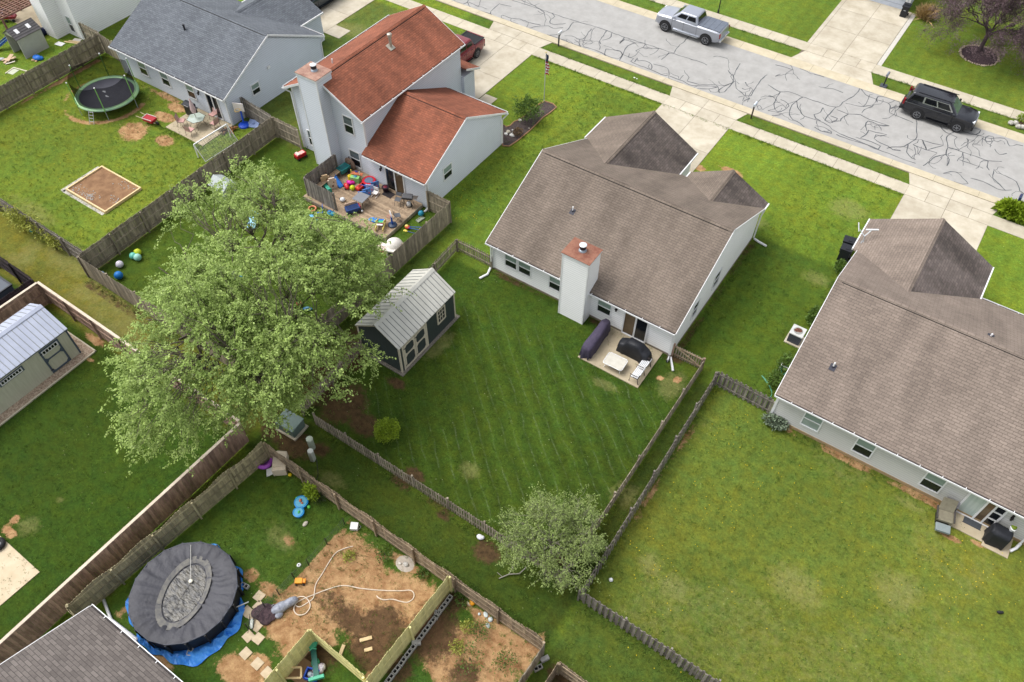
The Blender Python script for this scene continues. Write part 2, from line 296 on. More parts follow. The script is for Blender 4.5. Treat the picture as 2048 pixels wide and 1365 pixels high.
def ground_mat():
    m=bpy.data.materials.new('lawn_and_soil'); m.use_nodes=True; n=m.node_tree; N=n.nodes; L=n.links; b=N['Principled BSDF']; b.inputs['Roughness'].default_value=.95; b.inputs['Specular IOR Level'].default_value=.12
    tc=N.new('ShaderNodeTexCoord')
    def noise(s,d=4,r=.65,src=None):
        z=N.new('ShaderNodeTexNoise'); z.inputs['Scale'].default_value=s; z.inputs['Detail'].default_value=d; z.inputs['Roughness'].default_value=r; L.new(src or tc.outputs['Object'],z.inputs['Vector']); return z.outputs[0]
    def mr(i,a,b_,c,d):
        z=N.new('ShaderNodeMapRange'); z.inputs[1].default_value=a; z.inputs[2].default_value=b_; z.inputs[3].default_value=c; z.inputs[4].default_value=d; L.new(i,z.inputs[0]); return z.outputs[0]
    def ma(op,a,b_):
        z=N.new('ShaderNodeMath'); z.operation=op
        for k,v in ((0,a),(1,b_)):
            if isinstance(v,(int,float)): z.inputs[k].default_value=v
            else: L.new(v,z.inputs[k])
        return z.outputs[0]
    def mix(f,a,b_):
        z=N.new('ShaderNodeMix'); z.data_type='RGBA'; L.new(f,z.inputs[0])
        for k,v in ((6,a),(7,b_)):
            if isinstance(v,tuple): z.inputs[k].default_value=v
            else: L.new(v,z.inputs[k])
        return z.outputs[2]
    def scale(c,f):
        z=N.new('ShaderNodeVectorMath'); z.operation='SCALE'; L.new(c,z.inputs[0]); L.new(f,z.inputs['Scale']); return z.outputs[0]
    at_=N.new('ShaderNodeAttribute'); at_.attribute_name='tint'; am=N.new('ShaderNodeAttribute'); am.attribute_name='mask'
    sp=N.new('ShaderNodeSeparateColor'); L.new(am.outputs['Color'],sp.inputs[0])
    fine=noise(7.5,7,.86); mid=noise(2.2,6,.78); big=noise(.6,4,.6)
    g=scale(at_.outputs['Color'],ma('MULTIPLY',mr(fine,.30,.70,.48,1.6),mr(mid,.3,.7,.70,1.32)))
    # yellow-green / blue-green drift
    hue=mix(mr(noise(1.3,5,.7),.35,.65,0,1),(1.15,1.02,.88,1),(.86,.98,1.14,1))
    vm=N.new('ShaderNodeVectorMath'); vm.operation='MULTIPLY'; L.new(g,vm.inputs[0]); L.new(hue,vm.inputs[1]); g=vm.outputs[0]
    dryc=scale(mix(mr(noise(8,5,.8),.35,.65,0,1),C(164,158,104),C(126,124,72)),mr(fine,.3,.7,.75,1.2))
    fd=mr(ma('ADD',sp.outputs[2],ma('MULTIPLY',ma('SUBTRACT',noise(3.2,6,.75),.5),1.5)),.35,1.1,0,.62)
    g=mix(fd,g,dryc)
    # pale lines of mower clippings
    mp=N.new('ShaderNodeMapping'); mp.inputs['Rotation'].default_value=(0,0,R(40.9)); L.new(tc.outputs['Object'],mp.inputs[0])
    sx=N.new('ShaderNodeSeparateXYZ'); L.new(mp.outputs[0],sx.inputs[0])
    wv=ma('ADD',sx.outputs[1],ma('MULTIPLY',noise(.5,2),.5)); fr=ma('FRACT',ma('DIVIDE',wv,.62),0); ln=mr(ma('ABSOLUTE',ma('SUBTRACT',fr,.5),0),.0,.10,1,0)
    mp2=N.new('ShaderNodeMapping'); mp2.inputs['Rotation'].default_value=(0,0,R(40.9)); mp2.inputs['Scale'].default_value=(.35,1.6,1); L.new(tc.outputs['Object'],mp2.inputs[0])
    br=mr(noise(1.,6,.8,mp2.outputs[0]),.42,.62,0,1)
    lf=ma('MULTIPLY',ma('MULTIPLY',ln,br),ma('MULTIPLY',am.outputs['Alpha'],mr(noise(9,5,.9),.42,.62,.0,.45)))
    bands=ma('ADD',1,ma('MULTIPLY',ma('MULTIPLY',ma('SINE',ma('MULTIPLY',wv,5.07),0),.15),am.outputs['Alpha']))
    g=scale(g,bands); g=mix(lf,g,C(150,165,130))
    tanc=scale(mix(mr(noise(1.7,6,.75),.36,.64,0,1),C(196,160,116),C(144,104,70)),mr(noise(16,6,.85),.3,.7,.74,1.2))
    ft=mr(ma('ADD',sp.outputs[0],ma('MULTIPLY',ma('SUBTRACT',noise(2.6,8,.85),.5),2.0)),.44,.64,0,1)
    soc=scale(mix(mr(noise(3,6,.8),.36,.64,0,1),C(104,80,56),C(66,49,36)),mr(noise(20,6,.85),.3,.7,.6,1.35))
    fs=mr(ma('ADD',sp.outputs[1],ma('MULTIPLY',ma('SUBTRACT',noise(2.9,8,.84),.5),1.9)),.42,.72,0,.92)
    col=mix(fs,mix(ft,g,tanc),soc)
    # small pale flecks: clover heads, stones
    vo=N.new('ShaderNodeTexVoronoi'); vo.inputs['Scale'].default_value=3.1; L.new(tc.outputs['Object'],vo.inputs['Vector'])
    fl=ma('MULTIPLY',mr(vo.outputs['Distance'],.05,.075,1,0),mr(noise(.8,2),.5,.6,0,.7)); col=mix(fl,col,C(190,196,150))
    L.new(col,b.inputs['Base Color'])
    bp=N.new('ShaderNodeBump'); bp.inputs['Distance'].default_value=.06; bp.inputs['Strength'].default_value=.8; L.new(noise(13,6,.85),bp.inputs['Height']); L.new(bp.outputs[0],b.inputs['Normal'])
    return m
gm.materials.append(ground_mat()); go=bpy.data.objects.new('ground',gm); COL.objects.link(go); tag(go,kind='structure')
# ---------------------------------------------------------------- road, pavements, slabs
M_asph=mat('asphalt',C(178,176,172,.8),C(158,156,152,.8),ns=1.1,rough=.9,bump=.006,bs=60,detail=8)
M_conc=mat('driveway_concrete',C(208,199,180,.82),C(176,165,144,.82),ns=.7,rough=.85,bump=.004,bs=40,va=.06,contrast=1.2,detail=8)
M_walk=mat('pavement_concrete',C(202,193,172,.82),C(178,168,147,.82),ns=1.4,rough=.88,bump=.004,bs=40,va=.07,detail=8)
M_curb=mat('kerb_concrete',C(206,194,168,.82),C(184,172,146,.82),ns=1.6,rough=.88,va=.05,detail=8)
M_joint=mat('joint',C(120,110,95),rough=.95)
rd=MB(); rd.add([(-300,53.9,.012),(300,53.9,.012),(300,61.35,.012),(-300,61.35,.012)],[(0,1,2,3)])
# crown: slightly higher middle
struct('road',rd,M_asph)
DRV=[(-37.3,-32.1),(-20.0,-14.4),(-1.25,4.35)]; FDR=(-13.6,-8.0)
cb=MB()
for k in range(-60,40):
    x0=k*3.05; 
    for (a,b_) in ((53.14,53.92),(62.36,61.33)):
        s=1 if b_>a else -1
        vs=[(x0,a,.0),(x0+3.035,a,.0),(x0+3.035,a,.07),(x0,a,.07),(x0,a+s*.25,.085),(x0+3.035,a+s*.25,.085),(x0,b_,.016),(x0+3.035,b_,.016)]
        cb.add(vs,[(0,1,2,3) if s>0 else (3,2,1,0),(3,2,5,4) if s>0 else (4,5,2,3),(4,5,7,6) if s>0 else (6,7,5,4)])
struct('kerb',cb,M_curb)
kj=MB(); kj.box(-300,300,53.1,53.94,0,.01); kj.box(-300,300,61.31,62.38,0,.01); struct('kerb_bed',kj,M_joint)
wk=MB(); x=-75.
while x<20:
    for a,b_,ex in ((50.6,51.85,DRV),(64.05,65.4,[FDR])):
        if not any(p[0]-.1<x+.75<p[1]+.1 for p in ex): wk.box(x+.01,x+1.51,a,b_,-.02,.03)
    x+=1.525
for (a_,b2) in DRV+[(-53.9,-48.6)]: wk.box(a_-1.7,a_,50.61,51.84,-.02,.0265,.4); wk.box(b2,b2+1.7,50.61,51.84,-.02,.0265,.6)
wk.box(FDR[0]-1.7,FDR[0],64.06,65.39,-.02,.0265,.5); wk.box(FDR[1],FDR[1]+1.7,64.06,65.39,-.02,.0265,.5)
struct('pavement',wk,M_walk)
dv=MB()
def panels(xs_,ys_,g=.014,z=.034):
    for i in range(len(xs_)-1):
        for j in range(len(ys_)-1): dv.box(xs_[i]+g,xs_[i+1]-g,ys_[j]+g,ys_[j+1]-g,-.02,z)
def flare(x0,x1,y0,y1,xo): dv.prism([(x0,y0),(xo[1]*0+x1,y0),(x1+xo[1],y1),(x0-xo[0],y1)],-.02,.033)
for (a,b_),y0 in zip(DRV,(41.8,43.3,43.4)):
    c=(a+b_)/2
    panels([a,c,b_],[y0,(y0+50.6)/2,50.6]); 
    panels([a,a+1.4,c,b_-1.3,b_],[50.6,51.85])
    dv.prism([(a,51.87),(c-.012,51.87),(c-.012,53.12),(a-.05,53.12),(a-.4,53.12)],-.02,.033); dv.prism([(c+.012,51.87),(b_,51.87),(b_+.4,53.12),(c+.012,53.12)],-.02,.033)
a,b_=FDR; c=(a+b_)/2; panels([a,c,b_],[65.4,68.9,72.4,75.3]); panels([a,a+1.5,c,c+1.5,b_],[64.05,65.4]); panels([a-.35,a],[65.4,75.3]) 
dv.prism([(a,64.03),(a-.6,62.4),(c-.012,62.4),(c-.012,64.03)][::-1],-.02,.033); dv.prism([(c+.012,64.03),(c+.012,62.4),(b_+.7,62.4),(b_,64.03)][::-1],-.02,.033)
panels([-53.9,-51.2,-48.6],[42.9,46.7,50.6]); panels([-53.9,-51.2,-48.6],[50.62,51.85]); panels([-48.6,-46.9],[43.4,44.9])
panels([-32.05,-30.9],[42.3,43.9])
struct('driveway',dv,M_conc)
# far driveway pale border strip
dj=MB()
for (a,b_),y0 in zip(DRV,(41.8,43.3,43.4)): dj.box(a,b_,y0,53.1,-.02,.018)
dj.box(FDR[0]-.3,FDR[1],62.4,75.3,-.02,.018); dj.box(-53.9,-48.6,42.9,51.85,-.02,.018)
dj.box(-75,20,50.62,51.83,-.02,.012); dj.box(-75,20,64.07,65.38,-.02,.012)
struct('joint_bed',dj,M_joint)
bd=MB(); bd.box(-7.98,-7.62,65.42,75.2,-.02,.03); struct('driveway_edging',bd,mat('edging',C(205,200,190),rough=.9))
# crack sealant
CR=[]
def cr(ox,oy,*ls):
    for l in ls: CR.append([(ox+a*.25,oy+b_*.25) for a,b_ in l])
cr(1024,0,[(0,5),(100,35),(320,110),(500,170),(660,215),(900,300),(1100,365),(1290,430),(1380,460),(1440,480),(1500,495),(1560,525)],[(1410,295),(1380,335),(1330,375),(1300,420),(1290,430)],[(1260,425),(1225,460),(1195,480)],[(0,150),(60,155),(130,180),(230,205)],[(60,0),(180,50),(260,105)],[(320,110),(340,135),(310,160),(305,190),(340,200),(430,190)],[(130,235),(200,215),(290,210),(330,230),(410,225)],[(490,180),(460,220),(430,250),(360,280),(300,285)],[(640,235),(610,260),(590,300),(540,320),(480,290),(420,290)],[(280,280),(400,320),(470,350),(520,370),(545,385),(530,340),(500,320)],[(760,245),(730,290),(700,330),(710,355)],[(800,265),(780,310),(720,325)],[(560,330),(620,325),(650,345),(600,355),(560,335)],[(580,380),(680,410),(740,440),(800,465),(850,470),(880,440),(860,410),(800,400),(750,395),(740,420),(745,450)],[(850,500),(870,470),(885,440)],[(985,345),(930,370),(900,410),(880,450)],[(990,410),(1040,385),(1120,390),(1175,390)],[(940,430),(930,460),(970,470),(950,495),(1000,520),(1060,540),(1110,560),(1120,520),(1070,490),(1010,490),(1000,465),(980,500)],[(1110,560),(1180,590),(1230,610),(1260,600),(1240,550),(1190,530),(1130,515)],[(1260,615),(1340,640),(1420,680),(1480,690),(1560,690),(1650,700)],[(1400,650),(1500,680),(1600,680),(1700,690),(1730,680)],[(1500,710),(1570,715),(1640,700)],[(1730,565),(1760,605),(1780,600),(1800,550),(1825,510)],[(1770,605),(1770,650),(1755,680),(1720,710),(1700,740),(1660,745),(1650,725),(1690,700),(1780,655)],[(2040,600),(1990,640),(1960,690),(1930,730),(1910,770),(1860,770),(1830,740),(1790,705)],[(1610,455),(1640,450),(1720,470)],[(1870,660),(1880,690),(1910,705),(1860,720),(1840,710)],[(1810,780),(1860,770),(1840,810),(1870,800),(1900,790)],[(1960,850),(1970,880),(2000,870),(1980,845),(1960,855)],[(900,300),(880,330),(860,350),(900,320),(980,345)])
cr(1536,0,[(0,680),(100,740),(160,735),(270,775),(400,820),(545,860),(600,820),(700,760),(735,700)],[(545,860),(510,895),(480,930),(455,965),(500,990),(555,950),(500,930)],[(280,780),(230,810),(180,860),(170,920),(200,960),(260,990),(290,1020)],[(230,810),(240,860),(290,930),(380,960),(470,1000),(540,1055),(640,1100),(720,1130),(790,1160),(880,1195),(900,1170),(830,1140),(770,1120),(700,1100)],[(100,740),(70,780),(0,770)],[(60,795),(50,850),(80,900),(150,870),(160,830),(100,800)],[(0,890),(60,900),(110,915),(30,930)],[(440,865),(420,900),(370,920),(380,950),(420,970)],[(550,880),(640,915),(740,920),(810,960),(900,985),(970,1010),(880,1000),(800,970),(780,1010),(790,1050)],[(800,1045),(780,1080),(740,1105)],[(640,915),(600,940),(580,970)],[(800,1045),(860,1060),(950,1080),(900,1090),(860,1080),(850,1110),(900,1150),(960,1170),(1000,1200),(1060,1210)],[(620,830),(760,855),(850,840),(770,880),(750,905)],[(740,705),(780,760),(870,800),(960,830),(980,870),(970,905),(1060,940),(1160,985)],[(980,870),(1060,850),(1020,890)],[(870,820),(880,775),(950,780),(1000,800),(1060,810)],[(1190,950),(1185,1030),(1190,1100),(1130,1150),(1060,1180),(990,1180),(950,1190)],[(1120,1160),(1110,1220),(1150,1270),(1180,1280)],[(1160,1160),(1260,1200),(1350,1225)],[(1500,1050),(1430,1100),(1440,1170),(1420,1240),(1450,1280),(1430,1330)],[(1420,1240),(1340,1260),(1280,1300),(1240,1330)],[(1440,1180),(1560,1220),(1650,1250),(1760,1290),(1870,1295)],[(1230,1120),(1270,1200),(1240,1130),(1320,1150),(1400,1165),(1340,1180),(1280,1200)],[(1380,1010),(1420,1060),(1510,1100)],[(1550,1050),(1660,1080),(1700,1045),(1620,1025)],[(1660,1080),(1780,1110),(1890,1110),(1930,1170),(1990,1160),(2040,1170)],[(1590,1110),(1600,1150),(1560,1180)],[(1600,1120),(1660,1130),(1640,1155),(1700,1165)],[(1710,1105),(1760,1140),(1810,1130),(1800,1095),(1740,1100),(1750,1150),(1790,1170)],[(370,1020),(420,1050),(510,1070),(450,1020),(380,1010)],[(545,1080),(620,1110),(760,1150),(850,1190),(960,1230),(1060,1270),(1180,1310)],[(1530,1280),(1620,1310),(1720,1350)],[(1760,1290),(1750,1340),(1770,1365)],[(1815,1195),(1850,1240),(1910,1230)],[(60,520),(200,560)],[(60,615),(100,595)],[(450,705),(520,715),(600,745)],[(370,597),(450,620)])
cr(1536,342,[(1400,20),(1500,10),(1560,60),(1600,105)],[(1620,60),(1720,90),(1800,130),(1870,155),(1950,155)],[(1810,0),(1800,60),(1850,110),(1900,160)],[(1890,40),(1990,90),(2010,160),(2040,180)])
cr(512,0,[(1610,55),(1690,20),(1700,0)],[(1690,20),(1710,60)],[(1700,20),(1780,55)],[(1950,30),(1880,95),(1865,135),(1820,110)],[(1950,35),(2044,55)],[(1970,125),(2044,150)])
sr=random.Random(3); ck=MB(); ALL=[(l,False) for l in CR]
for _ in range(150):     # thinner side cracks branching off the sealed ones
    l=sr.choice(CR); p=sr.choice(l); a=sr.uniform(0,2*PI); pts=[p]
    for k in range(sr.randint(2,5)): a+=sr.uniform(-.9,.9); st_=sr.uniform(5,12); p=(p[0]+math.cos(a)*st_,p[1]+math.sin(a)*st_*.7); pts.append(p)
    ALL.append((pts,True))
for l,small in ALL:
    P=[at(a,b_) for a,b_ in l]; Q=[]
    for i in range(len(P)-1):
        d=P[i+1]-P[i]; k=max(1,int(d.length/.28)); n_=Vector((-d.y,d.x,0)).normalized()
        p0=P[max(i-1,0)]; p3=P[min(i+2,len(P)-1)]
        for j in range(k):
            t=j/k; q=.5*((2*P[i])+(P[i+1]-p0)*t+(2*p0-5*P[i]+4*P[i+1]-p3)*t*t+(3*P[i]-p0-3*P[i+1]+p3)*t**3)
            Q.append(q+n_*sr.uniform(-.04,.04))
    Q.append(P[-1]); vs=[];fs=[]
    for i,q in enumerate(Q):
        d=Q[min(i+1,len(Q)-1)]-Q[max(i-1,0)]; d=d.normalized() if d.length>1e-5 else Vector((1,0,0)); n_=Vector((-d.y,d.x,0)); wd=(.034 if not small else .02)*sr.uniform(.6,1.4)
        yy=min(max(q.y,53.95),61.28)
        vs+=[(q.x+n_.x*wd,min(max(yy+n_.y*wd,53.93),61.3),.017),(q.x-n_.x*wd,min(max(yy-n_.y*wd,53.93),61.3),.017)]
        if i: fs.append((2*i-2,2*i-1,2*i+1,2*i))
    ck.add(vs,fs)
ck.build('road_crack_sealant',mat('sealant',C(70,72,76),C(98,100,104),ns=2,rough=.7),None); tag(bpy.data.objects['road_crack_sealant'],kind='structure')
# patios
M_pat=mat('patio_concrete',C(190,176,150),C(166,152,126),ns=1.5,rough=.85,detail=8,va=.04)
pt=MB(); pt.box(-12.55,-8.62,25.6,28.65,-.03,.06); struct('patio',pt,M_pat)
pt=MB(); [pt.box(a,b_,c,d,-.03,.05) for a,b_,c,d in ((-49.3,-47.3,26.85,28.65),(-47.28,-45.3,26.85,28.65),(-49.3,-47.3,28.67,29.85),(-47.28,-45.3,28.67,29.85))]; struct('patio',pt,M_pat)
pt=MB(); pt.box(7.7,9.75,26.95,27.98,-.03,.05); pt.box(9.77,11.0,26.75,27.98,-.03,.045); struct('patio',pt,M_pat)
pt=MB(); pt.prism([(-30.2,.15),(-27.0,.1),(-27.2,-4),(-33,-4),(-33,.1)][::-1],-.03,.04); struct('concrete_pad',pt,mat('pad_concrete',C(212,196,168),C(190,172,142),ns=1.2,rough=.9))
# ---------------------------------------------------------------- houses
W_tr=mat('white_trim',C(240,240,240),C(225,225,226),ns=3,rough=.45)
M_glass=mat('dark_glass',C(38,42,48),C(20,24,28),ns=2,rough=.08,spec=.6)
M_blind=mat('blind_glass',C(150,166,158),C(128,146,140),ns=1,rough=.12,spec=.6,stretch=(.3,.3,6))
M_fnd=mat('foundation',C(150,138,120),C(120,108,92),ns=3,rough=.9)
def W(mb,face,pos,a0,a1,d0,d1,z0,z1,var=None):
    if face=='y-': mb.box(a0,a1,pos-d1,pos-d0,z0,z1,var)
    elif face=='y+': mb.box(a0,a1,pos+d0,pos+d1,z0,z1,var)
    elif face=='x+': mb.box(pos+d0,pos+d1,a0,a1,z0,z1,var)
    else: mb.box(pos-d1,pos-d0,a0,a1,z0,z1,var)
def window(root,face,pos,a0,a1,z0,z1,up=None,lo=None,n='window',grid=None,fm=None,fw=.07):
    f=MB(); fm=fm or W_tr
    W(f,face,pos,a0-fw,a0,0,.05,z0-fw,z1+fw); W(f,face,pos,a1,a1+fw,0,.05,z0-fw,z1+fw); W(f,face,pos,a0,a1,0,.05,z1,z1+fw); W(f,face,pos,a0,a1,0,.06,z0-fw,z0)
    zm=(z0+z1)/2
    if grid is None: W(f,face,pos,a0,a1,0,.045,zm-.03,zm+.03)
    else:
        for i in range(1,grid[0]): x=a0+(a1-a0)*i/grid[0]; W(f,face,pos,x-.018,x+.018,0,.035,z0,z1)
        for i in range(1,grid[1]): z=z0+(z1-z0)*i/grid[1]; W(f,face,pos,a0,a1,0,.032,z-.018,z+.018)
    fo=f.build(n,fm,root)
    if grid is None:
        p=MB(); W(p,face,pos,a0,a1,0,.02,zm+.03,z1); p.build('pane',up or M_blind,fo)
        p=MB(); W(p,face,pos,a0,a1,0,.012,z0,zm-.03); p.build('pane',lo or M_glass,fo)
    else:
        p=MB(); W(p,face,pos,a0,a1,0,.015,z0,z1); p.build('pane',lo or M_glass,fo)
    return fo
def slider(root,face,pos,a0,a1,z0,z1,left=None,right=None):
    f=MB(); m=(a0+a1)/2
    for a in (a0-.08,a1): W(f,face,pos,a,a+.08,0,.07,z0-.06,z1+.08)
    W(f,face,pos,m-.05,m+.05,0,.06,z0,z1); W(f,face,pos,a0,a1,0,.07,z1,z1+.08); W(f,face,pos,a0,a1,0,.09,z0-.06,z0)
    fo=f.build('sliding_door',W_tr,root)
    for a,b_,q in ((a0,m-.05,left),(m+.05,a1,right)):
        p=MB(); W(p,face,pos,a,b_,0,.02,z0,z1); p.build('pane',q or M_glass,fo)
    return fo
def gutter(root,face,pos,a0,a1,z,name='gutter'):
    g=MB(); W(g,face,pos,a0,a1,.09,.125,z-.09,z+.005); W(g,face,pos,a0,a1,0,.09,z-.09,z-.07); W(g,face,pos,a0,a0+.02,0,.09,z-.07,z); W(g,face,pos,a1-.02,a1,0,.09,z-.07,z)
    k=a0+.9
    while k<a1: W(g,face,pos,k,k+.03,-.02,.1,z+.0,z+.014); k+=1.1
    go_=g.build(name,W_tr,root); t=MB(); W(t,face,pos,a0+.02,a1-.02,.002,.088,z-.068,z-.03); t.build('trough',mat('gutter_trough_dark',C(52,48,50),C(80,74,70),ns=4,rough=.9),go_)  # dark grey filling laid along the gutter trough
def downspout(root,pts,r=.045,ext=None):
    d=MB()
    for i in range(len(pts)-1): d.beam(pts[i],pts[i+1],.085,.07)
    o=d.build('downspout',W_tr,root,bevel=.01)
    if ext:
        e=MB(); e.tube(ext,.075,8); e.build('drain_hose',W_tr,o,smooth=True)
def gable(x0,x1,y0,y1,ze,zr,axis='x'):
    """closed body with gabled ends; ridge runs along axis"""
    mb=MB()
    if axis=='x': ym=(y0+y1)/2; mb.ext([(y0,0),(y0,ze),(ym,zr),(y1,ze),(y1,0)],x0,x1,'x')
    else: xm=(x0+x1)/2; mb.ext([(x0,0),(x0,ze),(xm,zr),(x1,ze),(x1,0)],y0,y1,'y')
    return mb
def rake(mb,p0,p1,n,w=.16,t=.035):
    """white rake board hanging under the roof edge from p0 to p1, offset along n"""
    p0=Vector(p0);p1=Vector(p1); n=Vector(n)*t
    a,b_=p0+n,p1+n; dz=Vector((0,0,w)); e=Vector((0,0,-.005))
    mb.hexa([p0-dz,a-dz,b_-dz,p1-dz,p0+e,a+e,b_+e,p1+e])
def vent(root,x,y,z,h=.35,r=.045,base=(.16,.02)):
    v=MB(); v.lathe([(r,z-.05),(r,z+h),(r*.7,z+h+.01)],x,y,10); o=v.build('vent_pipe',W_tr,root,smooth=False)
    b_=MB(); b_.slab([(x-.16,y-.2,z-.08+.0),(x+.16,y-.2,z-.08),(x+.16,y+.14,z+.09),(x-.16,y+.14,z+.09)],.03); b_.lathe([(r*2.,z-.02),(r*1.3,z+.09)],x,y,10); b_.build('flashing',mat('flashing',C(60,60,70),rough=.6),o)
M_shB=shingle('shingle_brown',C(134,121,110,.80),C(124,112,101,.80),.26,1.12,3.)
M_shG=shingle('shingle_taupe',C(146,132,121,.80),C(133,120,110,.80),.22,1.2,9.)
M_shGy=shingle('shingle_grey',C(118,123,129,.80),C(102,106,113,.80),.12,1.1,5.)
M_shR=shingle('shingle_red',C(162,100,77,.80),C(138,87,69,.80),.3,1.1,7.)
S_white=siding('siding_white',C(245,245,244,.93)); S_grey=siding('siding_warm_grey',C(204,203,198,.9)); S_blue=siding('siding_pale_blue',C(218,223,231,.9)); S_blue2=siding('siding_cool_grey',C(212,218,227,.9))
M_shBdk=shingle('shingle_brown_dark',C(112,102,96,.78),C(92,84,80,.78),.42,1.12,5.); M_shGdk=shingle('shingle_taupe_dark',C(118,107,102,.78),C(98,90,86,.78),.42,1.2,2.)  # darker, more streaked shingles for the right-hand slopes of the wings
M_cap=mat('ridge_strip_dark',C(40,36,34),rough=.9)  # near-black strip along the edge of the ridge cap
def roof2(root,x0,x1,y0,y1,ze,zr,m,t=.1,rk='',cap=True,name='roof'):
    """two slopes, ridge along x"""
    ym=(y0+y1)/2; r=MB()
    r.slab([(x0,y0,ze),(x1,y0,ze),(x1,ym,zr),(x0,ym,zr)],t); r.slab([(x0,ym,zr),(x1,ym,zr),(x1,y1,ze),(x0,y1,ze)],t)
    ro=r.build(name,m,root,uv=True)
    if cap:
        sl_=(zr-ze)/(ym-y0); c=MB(); cw=.17
        c.add([(x0,ym-cw,zr-sl_*cw+.03),(x1,ym-cw,zr-sl_*cw+.03),(x1,ym,zr+.035),(x0,ym,zr+.035),(x1,ym+cw,zr-sl_*cw+.03),(x0,ym+cw,zr-sl_*cw+.03)],[(0,1,2,3),(3,2,4,5)]); 
        c.add([(x0,ym-cw,zr-sl_*cw-.01),(x1,ym-cw,zr-sl_*cw-.01),(x1,ym-cw,zr-sl_*cw+.03),(x0,ym-cw,zr-sl_*cw+.03)],[(0,1,2,3)])
        c.build('ridge_cap',m,ro,uv=True)
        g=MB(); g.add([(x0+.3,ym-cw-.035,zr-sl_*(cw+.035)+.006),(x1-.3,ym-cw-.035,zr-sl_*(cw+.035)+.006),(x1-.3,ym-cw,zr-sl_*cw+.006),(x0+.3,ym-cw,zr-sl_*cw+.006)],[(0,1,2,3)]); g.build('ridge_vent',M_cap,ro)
    for ch,x,n_ in (('l',x0,-1),('r',x1,1)):
        if ch in rk:
            for p0,p1 in (((x,y0,ze),(x,ym,zr)),((x,ym,zr),(x,y1,ze))): rb=MB(); rake(rb,p0,p1,(n_,0,0)); rb.build('rake_board',W_tr,ro)
    return ro
def wing(root,x0,x1,yf,ze,zr,rear,slope,m,m_rt=None,cap=True,name='roof'):
    """gabled front wing, ridge along y running back into the main roof: rear=(y ridge, z ridge, y eave, z eave) gives main plane"""
    xm=(x0+x1)/2; yr0,zr0,ye,ze0=rear; fy=lambda z: yr0+(zr0-z)/(zr0-ze0)*(ye-yr0)-.12
    r=MB(); yb=fy(zr); ye_=fy(ze)
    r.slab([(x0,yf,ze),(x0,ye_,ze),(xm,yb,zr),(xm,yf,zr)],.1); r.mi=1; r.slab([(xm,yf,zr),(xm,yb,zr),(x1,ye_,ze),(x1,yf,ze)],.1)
    ro=r.build(name,[m,m_rt or m],root,uv=True)
    if cap:
        s=(zr-ze)/(xm-x0); c=MB(); cw=.16
        c.add([(xm-cw,yb,zr-s*cw+.03),(xm,yb,zr+.035),(xm+cw,yb,zr-s*cw+.03),(xm-cw,yf,zr-s*cw+.03),(xm,yf,zr+.035),(xm+cw,yf,zr-s*cw+.03)],[(0,1,4,3),(1,2,5,4)]); c.build('ridge_cap',m,ro,uv=True)
    for fc,x in (('x-',x0),('x+',x1)):
        if ye_<yf: fb=MB(); W(fb,fc,x,ye_,yf,0,.075,ze-.12,ze+.004); fb.build('gutter',W_tr,ro)
    return ro
def chimney(root,x0,x1,y0,y1,zt,sd,px_,py_,capm=None):
    c=MB(); c.box(x0,x1,y0,y1,0,zt); co_=c.build('chimney',sd,root)
    q=MB(); 
    for x,y in ((x0,y0),(x1,y0)): q.box(x-.015 if x==x0 else x-.06,x+.06 if x==x0 else x+.015,y-.015,y+.06,0,zt-.1)
    W(q,'y-',y0,x0-.05,x1+.05,0,.045,zt-.14,zt-.001); W(q,'y+',y1,x0-.05,x1+.05,0,.045,zt-.14,zt-.001); W(q,'x-',x0,y0,y1,0,.045,zt-.14,zt-.001); W(q,'x+',x1,y0,y1,0,.045,zt-.14,zt-.001)
    q.build('trim_board',W_tr,co_)
    k=MB(); k.box(x0-.07,x1+.07,y0-.07,y1+.07,zt,zt+.035); k.build('chimney_cap',capm or mat('rusty_cap',C(150,105,84),C(122,74,58),ns=2.6,rough=.7,contrast=1.6),co_)
    f=MB(); f.lathe([(.24,zt+.035),(.2,zt+.12),(.17,zt+.14),(.17,zt+.2)],px_,py_,18); f.build('flue_collar',mat('galvanised',C(175,185,195),C(140,150,160),ns=5,rough=.4,metal=.5),co_)
    f=MB(); f.lathe([(.19,zt+.2),(.19,zt+.42)],px_,py_,18); f.build('flue',mat('flue_black',C(40,42,50),rough=.5),co_)
    f=MB(); f.lathe([(.21,zt+.42),(.215,zt+.46),(.12,zt+.5)],px_,py_,18); f.build('flue_lid',mat('lid_pale',C(235,238,240),C(200,205,210),ns=4,rough=.4,metal=.2),co_)
def lamp(root,face,pos,a,z):
    l=MB(); W(l,face,pos,a-.05,a+.05,0,.05,z,z+.18); W(l,face,pos,a-.07,a+.07,.05,.17,z-.02,z+.03); W(l,face,pos,a-.045,a+.045,.065,.155,z-.16,z-.02)
    l.build('wall_lamp',mat('lamp_black',C(45,42,42),rough=.5),root)
